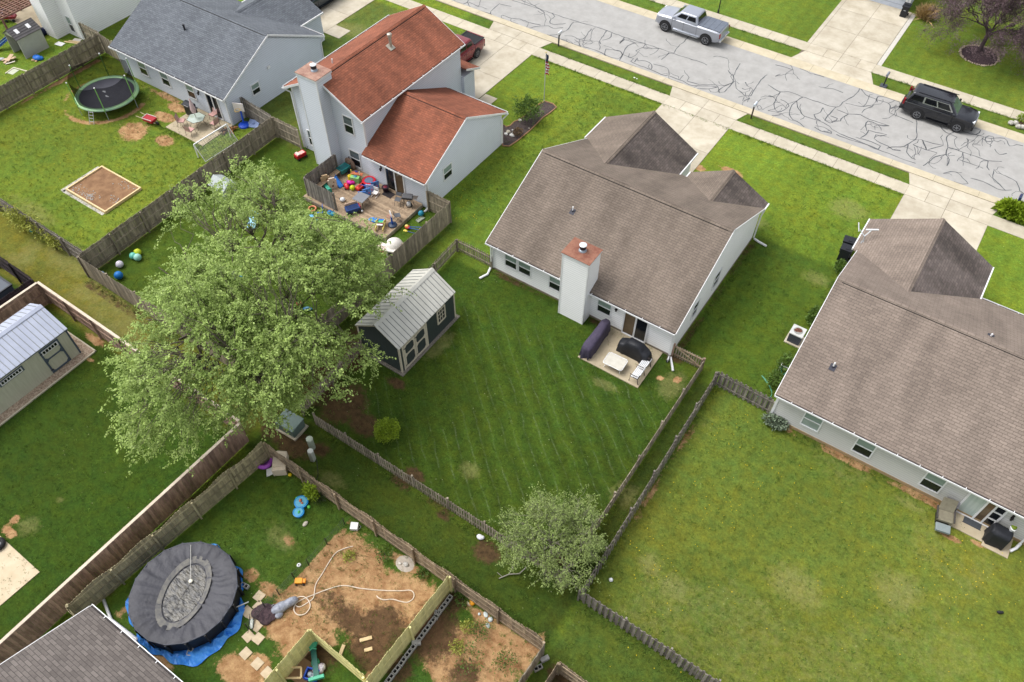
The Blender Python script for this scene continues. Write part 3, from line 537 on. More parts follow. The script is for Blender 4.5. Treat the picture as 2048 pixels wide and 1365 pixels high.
# ---- centre house
hc=thing('house','white single storey house with a brown shingle roof and tall white chimney in the middle','house',(-14.4,34.6,0))
gable(-20.7,-8.2,28.7,40.5,2.34,5.14).build('wall',S_white,hc)
fd=MB(); fd.box(-20.66,-8.24,28.74,40.4,-.05,.12); 
roof2(hc,-20.95,-8.08,28.36,40.86,2.44,5.42,M_shB,rk='lr')
RM=(34.61,5.42,40.86,2.44)
g=MB(); g.ext([(-20.95,0),(-20.95,2.4),(-17.55,4.28),(-14.25,2.4),(-14.25,0)],40.5,43.2,'y'); g.build('garage_wall',S_white,hc)
wing(hc,-21.2,-14.05,43.45,2.5,4.42,RM,0,M_shB,M_shBdk)
gg=MB(); gg.ext([(-13.2,2.2),(-10.8,3.66),(-8.3,2.2)],40.3,41.1,'y'); gg.build('gable_wall',S_white,hc)
wing(hc,-13.55,-8.08,41.45,2.44,3.85,RM,0,M_shB,M_shBdk,cap=True)
gutter(hc,'y-',28.36,-20.95,-8.08,2.43)
for a,b_,z0,z1 in ((-19.72,-18.92,.9,1.92),(-18.72,-17.9,.9,1.92),(-16.5,-15.68,.85,1.92),(-13.12,-12.28,.88,1.92)): window(hc,'y-',28.7,a,b_,z0,z1)
M_room=mat('room_beyond_glass',C(110,92,70),C(80,66,52),ns=1.5,rough=.1,spec=.6)
slider(hc,'y-',28.7,-11.32,-9.88,.12,2.02,left=M_room)
for y0,y1 in ((33.9,34.7),(31.05,31.7)): window(hc,'x+',-8.2,y0,y1,1.0,2.15,up=M_glass)
chimney(hc,-15.3,-13.6,27.86,29.2,5.12,S_white,-14.45,28.6)
fb=MB(); fb.box(-20.72,-8.18,28.68,28.72,0,.14); fb.box(-8.22,-8.18,28.7,40.5,0,.14); fb.build('foundation',M_fnd,hc)
for a in ((-8.3,-8.17),(-20.73,-20.62)): tr=MB(); tr.box(a[0],a[1],28.67,28.78,.1,2.34); tr.build('corner_trim',W_tr,hc)
downspout(hc,[(-8.12,28.27,2.36),(-8.15,28.58,2.0),(-8.15,28.6,.22)],ext=[(-8.15,28.5,.2),(-8.12,28.2,.09),at(1341,715,.08),at(1333,735+0,.08) if 0 else at(1346,742,.08)])
downspout(hc,[(-20.9,28.27,2.36),(-20.75,28.58,2.05),(-20.75,28.6,.22)],ext=[(-20.75,28.5,.2),(-20.72,28.3,.1),at(975,549,.08),at(959,557,.08)])
downspout(hc,[(-8.05,40.92,2.3),(-8.1,40.6,2.0),(-8.1,40.55,.1)],ext=[(-8.05,40.5,.1),(-7.7,40.4,.09),(-7.1,40.3,.09)])
vent(hc,-17.1,32.0,2.44+.477*(32.0-28.36)+.0)
lamp(hc,'y-',28.7,-11.9,1.8)
# ---- red roofed two storey house
hr=thing('house','pale blue two storey house with a rust red shingle roof, tall chimney and side wing','house',(-33.2,36,0))
gable(-39.0,-32.65,31.0,41.7,5.05,6.72,'y').build('wall',S_blue,hr)
def roofy(root,x0,x1,y0,y1,ze,zr,m,t=.1,name='roof'):
    xm=(x0+x1)/2; r=MB(); r.slab([(x0,y0,ze),(xm,y0,zr),(xm,y1,zr),(x0,y1,ze)],t); r.slab([(xm,y0,zr),(x1,y0,ze),(x1,y1,ze),(xm,y1,zr)],t); ro=r.build(name,m,root,uv=True)
    s=(zr-ze)/(xm-x0); cw=.17; c=MB(); c.add([(xm-cw,y0,zr-s*cw+.03),(xm,y0,zr+.035),(xm+cw,y0,zr-s*cw+.03),(xm-cw,y1,zr-s*cw+.03),(xm,y1,zr+.035),(xm+cw,y1,zr-s*cw+.03)],[(0,1,4,3),(1,2,5,4)]); c.build('ridge_cap',m,ro,uv=True)
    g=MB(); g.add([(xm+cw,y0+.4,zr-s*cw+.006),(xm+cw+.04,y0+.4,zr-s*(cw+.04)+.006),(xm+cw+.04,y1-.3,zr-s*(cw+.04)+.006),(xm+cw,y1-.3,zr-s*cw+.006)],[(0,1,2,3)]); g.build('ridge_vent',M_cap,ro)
    for y,n_ in ((y0,(0,-1,0)),(y1,(0,1,0))):
        for p0,p1 in (((x0,y,ze),(xm,y,zr)),((xm,y,zr),(x1,y,ze))): rb=MB(); rake(rb,p0,p1,n_,.18); rb.build('rake_board',W_tr,ro)
    return ro
roofy(hr,-39.32,-32.38,30.62,41.9,5.18,7.05,M_shR)
gutter(hr,'x+',-32.38,30.62,41.9,5.17); gutter(hr,'x-',-39.32,30.62,41.9,5.17)
gable(-32.66,-27.42,30.8,39.4,2.5,4.72).build('wing_wall',S_blue,hr)
roof2(hr,-32.66,-27.22,30.38,39.82,2.6,4.95,M_shR,rk='r')
gutter(hr,'y-',30.38,-32.5,-27.22,2.59); gutter(hr,'y+',39.82,-32.5,-27.22,2.59)
g=MB(); g.box(-39.0,-32.4,41.7,43.0,0,2.5); g.build('garage_wall',S_blue,hr)
r=MB(); r.slab([(-39.2,41.7,3.3),(-32.15,41.7,3.3),(-32.15,43.4,2.6),(-39.2,43.4,2.6)],.1); r.build('garage_roof',M_shR,hr,uv=True)
rb=MB(); rake(rb,(-32.15,41.7,3.3),(-32.15,43.4,2.6),(1,0,0)); rb.build('rake_board',W_tr,hr)
chimney(hr,-37.05,-35.35,30.1,31.5,7.35,S_blue,-36.2,30.9,mat('rusty_cap_pale',C(176,142,124),C(140,102,88),ns=2,rough=.75,contrast=1.5))
for a,b_,z0,z1 in ((-34.42,-33.66,3.35,4.65),(-34.4,-33.55,.6,1.85),(-38.36,-37.9,.6,1.8)): window(hr,'y-',31.0,a,b_,z0,z1,up=mat('half_blind',C(120,128,134),C(70,78,84),ns=.6,rough=.12,spec=.6,stretch=(.3,.3,9)))
slider(hr,'y-',30.8,-31.0,-29.5,.15,2.0,left=M_glass,right=M_room)
window(hr,'x+',-27.42,32.55,33.4,1.3,2.25)
lamp(hr,'y-',30.8,-31.4,1.7)
lv=MB(); lv.box(-33.2-.3,-33.0,36.6,36.61,0,0) 
v=MB(); zz=5.18+.539*(6.94-3.47-1.45+0)  # metal flue on the right slope
def rz_(x): return 7.05-.539*abs(x+35.85)
v=MB(); v.lathe([(.1,rz_(-34.9)-.05),(.1,rz_(-34.9)+.75)],-34.9,36.9,12); v.lathe([(.16,rz_(-34.9)+.75),(.17,rz_(-34.9)+.95),(.08,rz_(-34.9)+1.0)],-34.9,36.9,14); vo_=v.build('flue_pipe',mat('flue_metal',C(200,195,182),C(160,150,135),ns=6,rough=.4,metal=.4),hr)
v=MB(); v.slab([(-35.1,36.6,rz_(-35.1)+.05),(-34.65,36.6,rz_(-34.65)+.05),(-34.65,37.1,rz_(-34.65)+.05),(-35.1,37.1,rz_(-35.1)+.05)],.02); v.build('flashing',_mats['flue_metal'],vo_)
v=MB(); v.lathe([(.05,rz_(-36.9)-.05),(.05,rz_(-36.9)+.3),(.03,rz_(-36.9)+.31)],-36.9,33.2,10); v.build('vent_pipe',W_tr,hr)
downspout(hr,[(-39.4,30.52,5.1),(-39.05,30.9,4.7),(-39.05,30.92,.1)]); downspout(hr,[(-32.3,30.52,5.1),(-32.6,30.94,4.75),(-32.62,30.95,2.7)]); downspout(hr,[(-27.3,30.3,2.5),(-27.5,30.72,2.2),(-27.5,30.75,.1)],ext=[(-27.5,30.7,.12),(-27.5,30.5,.08),(-27.5,30.35,.08)]); downspout(hr,[(-27.15,39.9,2.5),(-27.38,39.45,2.15),(-27.38,39.45,.1)])
for a in ((-32.72,-32.6,30.97,31.08,2.7,5.05),(-39.04,-38.92,30.97,31.08,.1,5.05),(-27.5,-27.39,30.78,30.88,.1,2.5),(-27.5,-27.39,39.3,39.42,.1,2.5)): q=MB(); q.box(*a); q.build('corner_trim',W_tr,hr)
# ---- blue roofed house
hb=thing('house','pale grey sided house with a slate blue shingle roof behind the trampoline yard','house',(-51,35,0))
gable(-57.5,-45.3,29.9,39.9,2.34,4.75).build('wall',S_blue2,hb)
roof2(hb,-57.85,-45.15,29.62,40.18,2.44,5.05,M_shGy,rk='r')
RB=(34.9,5.05,40.18,2.44)
g=MB(); g.ext([(-53.9,0),(-53.9,2.4),(-50.9,3.9),(-47.75,2.4),(-47.75,0)],39.9,42.6,'y'); g.build('garage_wall',S_blue2,hb)
wing(hb,-54.2,-47.6,42.8,2.45,4.1,RB,0,M_shGy)
gutter(hb,'y-',29.62,-57.85,-45.15,2.43); gutter(hb,'y+',40.18,-47.5,-45.15,2.43)
for a,b_ in ((-55.2,-54.35),(-52.65,-51.8),(-49.75,-48.95)): window(hb,'y-',29.9,a,b_,.85,2.02)
slider(hb,'y-',29.9,-47.55,-46.35,.12,2.0,left=M_glass,right=M_glass)
window(hb,'x+',-45.3,32.35,33.05,1.25,2.05)
lamp(hb,'y-',29.9,-48.35,1.7)
downspout(hb,[(-57.8,29.5,2.36),(-57.45,29.8,2.0),(-57.45,29.82,.1)]); downspout(hb,[(-45.1,40.28,2.36),(-45.25,39.9,1.9),(-45.25,39.85,.1)])
downspout(hb,[(-45.2,29.52,2.36),(-45.36,29.8,2.0),(-45.36,29.82,.1)])
vb=MB(); zb=2.44+.494*(32.9-29.62); vb.lathe([(.07,zb-.05),(.07,zb+.3),(.1,zb+.32),(.1,zb+.42)],-52.2,32.9,10); vb.build('vent_pipe',mat('vent_black',C(35,38,45),rough=.6),hb)
vb=MB(); W(vb,'x+',-45.3,34.2,34.45,0,.1,2.5,2.72); vb.build('vent_hood',W_tr,hb)
# ---- right house
hg=thing('house','warm grey sided house with a wide taupe shingle roof at the right of the photo','house',(5,34,0))
gable(-1.75,12.2,27.98,40.3,2.34,5.35).build('wall',S_grey,hg)
roof2(hg,-1.92,12.4,27.64,40.66,2.44,5.62,M_shG,rk='l')
RG=(34.15,5.62,40.66,2.44)
g=MB(); g.ext([(-1.95,0),(-1.95,2.4),(1.53,4.25),(5.0,2.4),(5.0,0)],40.3,43.2,'y'); g.build('garage_wall',S_grey,hg)
wing(hg,-2.2,5.22,43.6,2.5,4.45,RG,0,M_shG,M_shGdk)
gutter(hg,'y-',27.64,-1.92,12.4,2.43); gutter(hg,'y+',40.66,5.3,12.4,2.43)
window(hg,'y-',27.98,-.15,.73,.78,1.95,lo=mat('curtain_glass',C(165,178,172),C(140,152,148),ns=1,rough=.12,spec=.6)); window(hg,'y-',27.98,2.66,3.53,.7,1.92); window(hg,'y-',27.98,6.17,7.04,.65,1.9)
f=MB(); a0,a1,z0,z1=8.22,9.86,.08,1.95
for a in (a0-.09,8.98,a1): W(f,'y-',27.98,a,a+.09,0,.07,z0-.06,z1+.08)
W(f,'y-',27.98,a0,a1,0,.065,z1,z1+.09); W(f,'y-',27.98,a0,a1,0,.1,z0-.08,z0); W(f,'y-',27.98,9.4,9.48,0,.065,z0,z1)
for z in (.68,1.3): W(f,'y-',27.98,9.48,a1,0,.06,z,z+.07)
fo=f.build('french_door',W_tr,hg)
for a,b_,m_ in ((a0,8.98,mat('pale_blind',C(196,208,202),C(160,176,170),ns=1,rough=.15,spec=.6,stretch=(7,.3,.3))),(9.07,9.4,M_room),(9.48,a1,M_glass)): p=MB(); W(p,'y-',27.98,a,b_,0,.02,z0,z1); p.build('pane',m_,fo)
vent(hg,-.05,30.0,2.44+.488*(30.0-27.64)); vent(hg,5.9,34.9,5.2,.25)
fb=MB(); fb.box(-1.77,12.2,27.95,28.0,0,.2); fb.build('foundation',mat('foundation_tan',C(176,150,112),C(150,128,96),ns=3,rough=.9),hg)
tr=MB(); tr.box(-1.79,-1.66,27.94,28.05,.1,2.34); tr.build('corner_trim',W_tr,hg)
lamp(hg,'y-',27.98,10.25,1.55)
downspout(hg,[(11.3,27.55,2.36),(11.3,27.85,2.05),(11.3,27.85,.2)],ext=[(11.3,27.8,.2),(11.2,27.5,.1),(11.0,27.2,.08)])
# ---- white two storey house, top left
hw=thing('house','tall white house with a narrow chimney chase in the top left corner of the photo','house',(-66,36,0))
gable(-67.7,-64.5,31.1,43.5,5.2,6.4,'y').build('wall',S_white,hw)
g=MB(); g.box(-76,-67.7,35,43.5,0,5.2); g.build('rear_wall',S_white,hw)
r=MB(); r.slab([(-68,30.8,5.2),(-66.1,30.8,6.5),(-66.1,43.8,6.5),(-68,43.8,5.2)],.1); r.slab([(-66.1,30.8,6.5),(-64.2,30.8,5.2),(-64.2,43.8,5.2),(-66.1,43.8,6.5)],.1); r.slab([(-76.3,34.8,5.2),(-67.5,34.8,5.2),(-67.5,39.2,6.6),(-76.3,39.2,6.6)],.1); r.slab([(-76.3,39.2,6.6),(-67.5,39.2,6.6),(-67.5,43.8,5.2),(-76.3,43.8,5.2)],.1); r.build('roof',M_shGy,hw,uv=True)
q=MB(); q.box(-67.95,-66.35,29.9,31.1,0,6.6); qo=q.build('chimney',S_white,hw); q=MB(); q.box(-68.02,-66.28,29.83,31.2,6.6,6.65); q.build('chimney_cap',_mats['rusty_cap'],qo)
window(hw,'y-',31.1,-65.75,-65.2,.45,1.75)
# ---- house across the street
hf=thing('house','pale blue garage front of the house across the street at the top edge','house',(-10.5,79,0))
g=MB(); g.box(-18,-8.55,75.35,84,0,2.6); g.build('wall',S_blue,hf)
g=MB(); W(g,'y-',75.35,-13.4,-8.95,0,.05,.02,2.2); gd=g.build('garage_door',mat('garage_door_paint',C(205,213,226),C(190,198,212),ns=2,rough=.5),hf)
g=MB(); [W(g,'y-',75.35,-13.4,-8.95,.05,.062,z,z+.02) for z in (.4,.8,1.2,1.6,2.0)]; g.build('panel_line',mat('panel_line_grey',C(150,158,172),rough=.6),gd)  # darker blue-grey bars across the garage door
g=MB(); W(g,'y-',75.35,-8.93,-8.75,0,.04,0,2.5); W(g,'y-',75.35,-8.68,-8.5,0,.03,0,2.6); g.build('trim_board',W_tr,hf)
r=MB(); r.slab([(-18.3,75,2.7),(-8.3,75,2.7),(-8.3,79.5,4.9),(-18.3,79.5,4.9)],.12); r.slab([(-18.3,79.5,4.9),(-8.3,79.5,4.9),(-8.3,84,2.7),(-18.3,84,2.7)],.12); r.build('roof',M_shB,hf,uv=True)
# ---- house at the bottom left corner
hl=thing('house','corner of a grey brown shingle roof at the bottom left of the photo','house',(-19.5,-4,0))
g=MB(); g.box(-21.75,-15.3,-11,.0,0,2.35); g.build('wall',S_grey,hl)
roof_=MB(); roof_.slab([(-27.5,-4.3,4.5),(-22.0,-4.3,4.5),(-22.0,.35,2.5),(-27.5,.35,2.5)],.1)
lp=[(-22.0,.36,2.5),(-15.0,.36,2.5)]
roof_=MB(); roof_.slab([(-22.05,.36,2.5),(-22.05,-5.5,5.0),(-15.0,-5.5,5.0),(-15.0,.36,2.5)],.1); roof_.slab([(-22.05,-5.5,5.0),(-22.05,-11.4,2.5),(-15.0,-11.4,2.5),(-15.0,-5.5,5.0)],.1)
roof_.build('roof',shingle('shingle_greybrown',C(128,120,115,.82),C(106,99,95,.82),.15,1.2,2.),hl,uv=True)
gutter(hl,'y+',.36,-22.05,-15.0,2.49)
rb=MB(); rake(rb,(-22.05,.36,2.5),(-22.05,-5.5,5.0),(-1,0,0)); rb.build('rake_board',W_tr,hl)
downspout(hl,[(-20.4,.45,2.4),(-20.4,.15,2.0),(-20.4,.12,.2)],ext=[(-20.4,.2,.2),(-20.6,.6,.1),at(222,1240,.1),at(207,1200,.1)])
# ---------------------------------------------------------------- fences
def wood(name,a,b_,va=.3,ns=2.): return mat(name,C(*a),C(*b_),ns=ns,rough=.9,va=va,stretch=(3,3,.8),detail=6,contrast=1.2)
WG=wood('wood_weathered',(172,160,140),(124,114,98)); WD=wood('wood_dark_weathered',(152,144,134),(104,97,91)); WB=wood('wood_brown',(178,150,132),(128,102,90)); WY=wood('wood_olive',(178,168,132),(136,126,100))
WN=wood('wood_new',(232,222,160),(206,198,136),va=.12); WC=mat('wood_cap',C(222,208,188),C(196,180,160),ns=3,rough=.8); WP=wood('wood_picket',(168,156,138),(122,112,98)); WV=wood('wood_violet',(70,58,62),(46,38,42)); WT=wood('wood_tan',(168,150,124),(124,106,88))
def fence(label,runs,m,group=None,name='wooden_fence'):
    """runs: (p0,p1,height,style,side,rnd) ; side: +1 rails/posts on the left of p0->p1"""
    loc=(runs[0][0][0],runs[0][0][1],0); t=thing(name,label,'fence',loc,group=group)
    for rn in runs:
        p0,p1,h,st,side=rn[:5]; pm=rn[5] if len(rn)>5 else m
        a=Vector((p0[0],p0[1],0)); b_=Vector((p1[0],p1[1],0)); d=(b_-a); Ln=d.length; d.normalize(); n=Vector((-d.y,d.x,0))*side
        pk=MB(); sp={'board':.146,'picket':.155,'shadow':.145,'cap':.146,'new':.146,'scallop':.146}[st]; wd={'board':.138,'picket':.088,'shadow':.125,'cap':.138,'new':.14,'scallop':.138}[st]
        k=int(Ln/sp); rs=random.Random(int(abs(a.x*31+a.y*17)))
        for i in range(k):
            s=(i+.5)*sp; c=a+d*s; off=0
            if st=='shadow': off=(-.055 if i%2 else .02)
            hh=h+rs.uniform(-.015,.015)
            if st=='scallop': hh=h+.10*math.cos(2*PI*((s/2.4)%1))
            if rs.random()<.04 and st!='new': hh-=rs.uniform(.02,.08)
            c0=c+n*off; w2=wd/2; th=.018; lean=n*rs.uniform(-.02,.02)
            q=[c0-d*w2-n*th,c0+d*w2-n*th,c0+d*w2,c0-d*w2]
            vs=[v+Vector((0,0,.04)) for v in q]+[v+lean+Vector((0,0,hh-.05)) for v in q]+[q[i2]+lean+(d if i2 in (0,3) else -d)*w2*.45+Vector((0,0,hh)) for i2 in range(4)]
            pk.add(vs,[(0,1,2,3)[::-1],(0,1,5,4),(1,2,6,5),(2,3,7,6),(3,0,4,7),(4,5,9,8),(5,6,10,9),(6,7,11,10),(7,4,8,11),(8,9,10,11)],rs.random())
        pk.build('picket_panel' if st in ('picket','shadow') else 'board_panel',pm,t)
        rl=MB()
        for z in ((.28,h-.22) if h<1.4 else (.3,h*.52,h-.25)): 
            rl.beam(a+n*(.02 if st!='new' else .008)+Vector((0,0,z)),b_+n*(.02 if st!='new' else .008)+Vector((0,0,z)),.038 if st!='new' else .02,.09,rs.random(),up=(0,0,1))

        rl.build('rail',pm,t)
        if st=='cap': cr_=MB(); cr_.beam(a+Vector((0,0,h+.02)),b_+Vector((0,0,h+.02)),.15,.035); cr_.build('cap_rail',WC,t)
        np_=max(1,round(Ln/2.4))
        for i in range(np_+1):
            c=a+d*(Ln*i/np_)+n*.075; p=MB(); ph=h-.04 if st!='cap' else h
            p.box(c.x-.045,c.x+.045,c.y-.045,c.y+.045,0,ph,rs.random(),rz=math.atan2(d.y,d.x)); p.build('post',pm,t)
    return t
fence('low grey picket fence round the dark mown yard behind the white house',[((-6.2,28.8),(-6.2,13.6),1.1,'picket',-1),((-21.9,13.65),(-6.25,13.65),1.1,'picket',1),((-23.5,28.65),(-22.9,13.7),1.1,'picket',1),((-23.5,28.68),(-20.75,28.68),1.1,'picket',-1)],WP,name='picket_fence')
gt=thing('garden_gate','small grey picket gate with a diagonal brace at the corner of the white house','gate',(-8.1,28.75,0))
g=MB(); 
for i in range(11): x=-7.95+i*.155; g.box(x,x+.09,28.77,28.79,.06,1.05,random.random())
g.build('picket_panel',WP,gt); g=MB(); g.box(-8.0,-6.3,28.71,28.77,.25,.33); g.box(-8.0,-6.3,28.71,28.77,.92,1.0); g.beam((-7.9,28.735,.95),(-6.35,28.735,.3),.05,.08); g.build('frame',WT,gt)
for x in (-8.08,-6.22): g=MB(); g.box(x-.05,x+.05,28.7,28.8,0,1.15); g.build('post',WB,gt)
fence('weathered shadowbox fence round the yellowish yard at the right',[((-5.2,28.2),(-5.05,13.35),1.2,'shadow',-1),((-5.05,13.4),(11,13.1),1.2,'shadow',1),((-5.2,28.25),(-1.8,28.15),1.3,'shadow',-1)],WD,name='shadowbox_fence')
fence('tall grey board fence round the toy strewn yard of the red roofed house',[((-27.35,30.68),(-25.45,30.65),1.8,'board',-1),((-25.45,30.65),(-25.7,14.0),1.8,'board',-1),((-41.6,30.75),(-39.05,30.72),1.8,'board',-1),((-41.6,30.75),(-41.25,13.75),1.8,'board',1),((-41.2,13.8),(-25.75,13.75),1.8,'board',1)],WG,name='board_fence')
fence('dark weathered fence section beside the basketball hoop and slate roofed house',[((-45.25,31.2),(-41.75,30.8),1.8,'board',-1)],WD,name='board_fence')
fence('tall grey board fence along the left side of the trampoline yard',[((-60.95,14.6),(-61.35,30.9),1.8,'board',-1),((-61.35,30.9),(-57.6,30.5),1.8,'board',1),((-61.4,31.0),(-63.9,31.1),1.8,'board',1)],WG,name='board_fence')
fence('sagging dark fence behind the raised sandbox along the grassy strip',[((-61,14.5),(-41.3,14.35),1.6,'board',-1)],WD,name='board_fence')
fence('brown board fence with a pale cap rail round the yard of the cream shed',[((-41.3,11.1),(-24.15,10.9),1.8,'cap',-1),((-24.1,10.85),(-24.4,-6),1.8,'cap',-1),((-41.3,11.05),(-41.5,-2),1.8,'cap',1)],WB,name='board_fence')
fence('dark violet brown fence cut off at the left edge of the photo',[((-60,11.35),(-41.95,11.1),1.8,'board',-1),((-41.9,11.05),(-41.9,-2),1.8,'board',1)],WV,name='board_fence')
fence('olive weathered scalloped fence behind the covered pool',[((-22.4,10.7),(-23.5,-.2),1.7,'scallop',1,WY),((-23.5,-.25),(-22.6,-.35),1.7,'board',1,WY),((-22.35,10.75),(-5.15,10.4),1.65,'scallop',-1,WT),((-5.1,10.35),(-5.3,4),1.6,'board',-1,WG)],WY,name='board_fence')
fence('pale new timber fence running down beside a row of hollow concrete blocks',[((-10.3,10.35),(-10.5,2.0),1.8,'new',1)],WN,name='timber_fence')
fence('pale new timber fence corner enclosing the green seesaw',[((-13.85,5.05),(-13.9,1.0),1.8,'new',1),((-13.85,5.05),(-10.6,4.9),1.8,'new',-1)],WN,name='timber_fence')
fence('short brown fence corner at the bottom edge between two lawns',[((-4.2,10.0),(-4.3,4),1.5,'board',1,WT),((-4.2,10.05),(1,9.9),1.5,'board',-1,WT)],WT,name='board_fence')
# ---------------------------------------------------------------- deck of the red roofed house
dk=thing('deck','weathered timber deck crowded with toys beside the red roofed house','deck',(-31,29,0))
M_deck=wood('deck_boards',(176,154,128),(142,120,98),va=.22)
d=MB(); y=26.76
while y<31.0:
    a,b_=(-35.1,-27.95); b_=b_ if y<30.7 else -32.8
    d.box(a,b_,y,y+.132,.27,.3,random.random()); y+=.142
d.build('deck_boards',M_deck,dk)
d=MB(); d.box(-35.12,-27.93,26.7,26.755,.0,.29); d.box(-27.95,-27.91,26.7,30.7,0,.29); d.box(-35.15,-35.1,26.7,31,0,.29); d.build('fascia_board',WG,dk)
fence('low leaning board screen at the left end of the toy filled deck',[((-34.95,30.0),(-34.98,27.0),1.85,'board',1),((-34.95,27.0),(-32.3,26.9),1.85,'board',1)],WD,name='deck_screen')
b=thing('garden_bench','built in timber bench along the screen on the left of the deck','bench',(-34.6,28.6,.3)); q=MB()
for k in range(3): q.box(-34.8+k*.14,-34.68+k*.14,27.1,29.9,.7,.74)
q.build('seat',M_deck,b); 
for y in (27.3,28.5,29.7): q=MB(); q.box(-34.78,-34.42,y,y+.08,.3,.7); q.build('leg',WG,b)
# ---------------------------------------------------------------- garden sheds
def shed(label,x0,x1,y0,y1,zw,zr,wallm,roofm,trimm,ov=.08,axis='y'):
    t=thing('garden_shed',label,'shed',((x0+x1)/2,(y0+y1)/2,0)); gable(x0,x1,y0,y1,zw,zr-.06,axis).build('wall',wallm,t)
    xm=(x0+x1)/2; s=(zr-zw)/((x1-x0)/2); ze=zw-s*ov+.03; r=MB()
    r.slab([(x0-ov,y0-ov,ze),(xm,y0-ov,zr),(xm,y1+ov,zr),(x0-ov,y1+ov,ze)],.04); r.slab([(xm,y0-ov,zr),(x1+ov,y0-ov,ze),(x1+ov,y1+ov,ze),(xm,y1+ov,zr)],.04); ro=r.build('roof',roofm,t)
    rb=MB(); y=y0+.1
    while y<y1: 
        for sg in (-1,1): xe=xm+sg*((x1-x0)/2+ov); rb.beam((xm,y,zr+.01),(xe,y,ze+.01),.03,.03)
        y+=.305
    rb.build('roof_rib',mat('rib_'+t.name,C(150,152,150),rough=.5,metal=.3),ro)
    c=MB(); c.add([(xm-.17,y0-ov,zr-s*.17+.045),(xm,y0-ov,zr+.05),(xm+.17,y0-ov,zr-s*.17+.045),(xm-.17,y1+ov,zr-s*.17+.045),(xm,y1+ov,zr+.05),(xm+.17,y1+ov,zr-s*.17+.045)],[(0,1,4,3),(1,2,5,4),(2,1,0),(3,4,5)]); c.build('ridge_cap',roofm,ro)
    q=MB()
    for x in (x0,x1):
        for y in (y0,y1): q.box(x-.02 if x==x0 else x-.08,x+.08 if x==x0 else x+.02,y-.02 if y==y0 else y-.08,y+.08 if y==y0 else y+.02,.05,zw)
    for y,n_ in ((y0-.02,(0,-1,0)),(y1+.02,(0,1,0))): rake(q,(x0-ov,y,ze-.04),(xm,y,zr-.04),n_,.1,.03); rake(q,(xm,y,zr-.04),(x1+ov,y,ze-.04),n_,.1,.03)
    W(q,'x+',x1,y0,y1,0,.03,zw-.14,zw-.02)
    q.build('trim_board',trimm,t); return t
M_tin=mat('tin_roof',C(212,210,200),C(192,190,180),ns=1.2,rough=.45,metal=.15,spec=.4); M_tin2=mat('tin_roof_blue',C(192,198,215),C(176,182,200),ns=1.2,rough=.4,metal=.15)
M_dkw=mat('dark_siding',C(62,70,68),C(50,58,56),ns=2,rough=.7,stretch=(6,6,.6)); M_crm=mat('cream_siding',C(206,206,186),C(190,190,168),ns=2,rough=.75,stretch=(6,6,.6)); M_cream=mat('cream_trim',C(212,202,180),C(196,186,162),ns=4,rough=.7); M_slate=mat('slate_trim',C(86,98,112),C(72,84,98),ns=4,rough=.6)
s1=shed('dark green shed with a pale tin roof and cream trimmed double doors',-23.2,-20.2,19.0,24.05,2.3,3.3,M_dkw,M_tin,M_cream)
q=MB(); q.box(-23.35,-20.02,18.8,24.25,0,.07); q.build('gravel_base',mat('gravel_grey',C(150,142,130),C(104,98,90),ns=14,rough=.95,contrast=2),s1)
def shed_door(root,pos,a0,a1,z0,z1,frm,pan,name='door'):
    f=MB(); w_=.1
    W(f,'x+',pos,a0,a0+w_,0,.04,z0,z1); W(f,'x+',pos,a1-w_,a1,0,.04,z0,z1); W(f,'x+',pos,a0+w_,a1-w_,0,.04,z0,z0+w_); W(f,'x+',pos,a0+w_,a1-w_,0,.04,z1-w_,z1); zm=z0+(z1-z0)*.55; W(f,'x+',pos,a0+w_,a1-w_,0,.04,zm-.04,zm+.04)
    for (aa,sa) in ((a0+w_,1),(a1-w_,-1)):
        for (zz,sz) in ((z0+w_,1),(zm-.04,-1),(zm+.04,1),(z1-w_,-1)):
            k=.14; vs=[(pos+.003,aa,zz),(pos+.003,aa+sa*k,zz),(pos+.003,aa,zz+sz*k),(pos+.038,aa,zz),(pos+.038,aa+sa*k,zz),(pos+.038,aa,zz+sz*k)]; f.add(vs,[(0,1,2),(3,4,5),(0,1,4,3),(1,2,5,4)])
    o=f.build(name,frm,root); h=MB()
    for z in (z0+.25,z1-.25): W(h,'x+',pos,a0-.02,a0+.14,.04,.055,z,z+.05)
    h.build('hinge',mat('hinge_black',C(30,30,32),rough=.5),o)
shed_door(s1,-20.2,19.35,20.3,.1,2.05,M_cream,M_dkw); shed_door(s1,-20.2,20.33,21.28,.1,2.05,M_cream,M_dkw)
f=MB(); W(f,'x+',-20.2,19.22,19.34,0,.03,.05,2.2); W(f,'x+',-20.2,21.3,21.42,0,.03,.05,2.2); W(f,'x+',-20.2,19.34,21.3,0,.03,2.08,2.2); f.build('door_frame',M_cream,s1)
window(s1,'x+',-20.2,22.45,23.05,1.05,2.0,grid=(3,3),lo=mat('violet_glass',C(52,44,66),C(30,28,40),ns=2,rough=.1,spec=.6),fm=M_cream,fw=.09)
s2=shed('cream shed with a blue grey metal roof on a gravel base at the left edge',-39.7,-36.5,1.5,9.65,2.2,3.1,M_crm,M_tin2,M_slate)
shed_door(s2,-36.5,7.8,9.0,.1,2.0,M_slate,M_crm)
f=MB(); W(f,'x+',-36.5,7.9,8.9,.0,.05,1.6,1.9); fo=f.build('window',W_tr,s2); f=MB(); [W(f,'x+',-36.5,7.97+i*.18,8.1+i*.18,.05,.06,1.66,1.86) for i in range(5)]; f.build('pane',M_glass,fo)
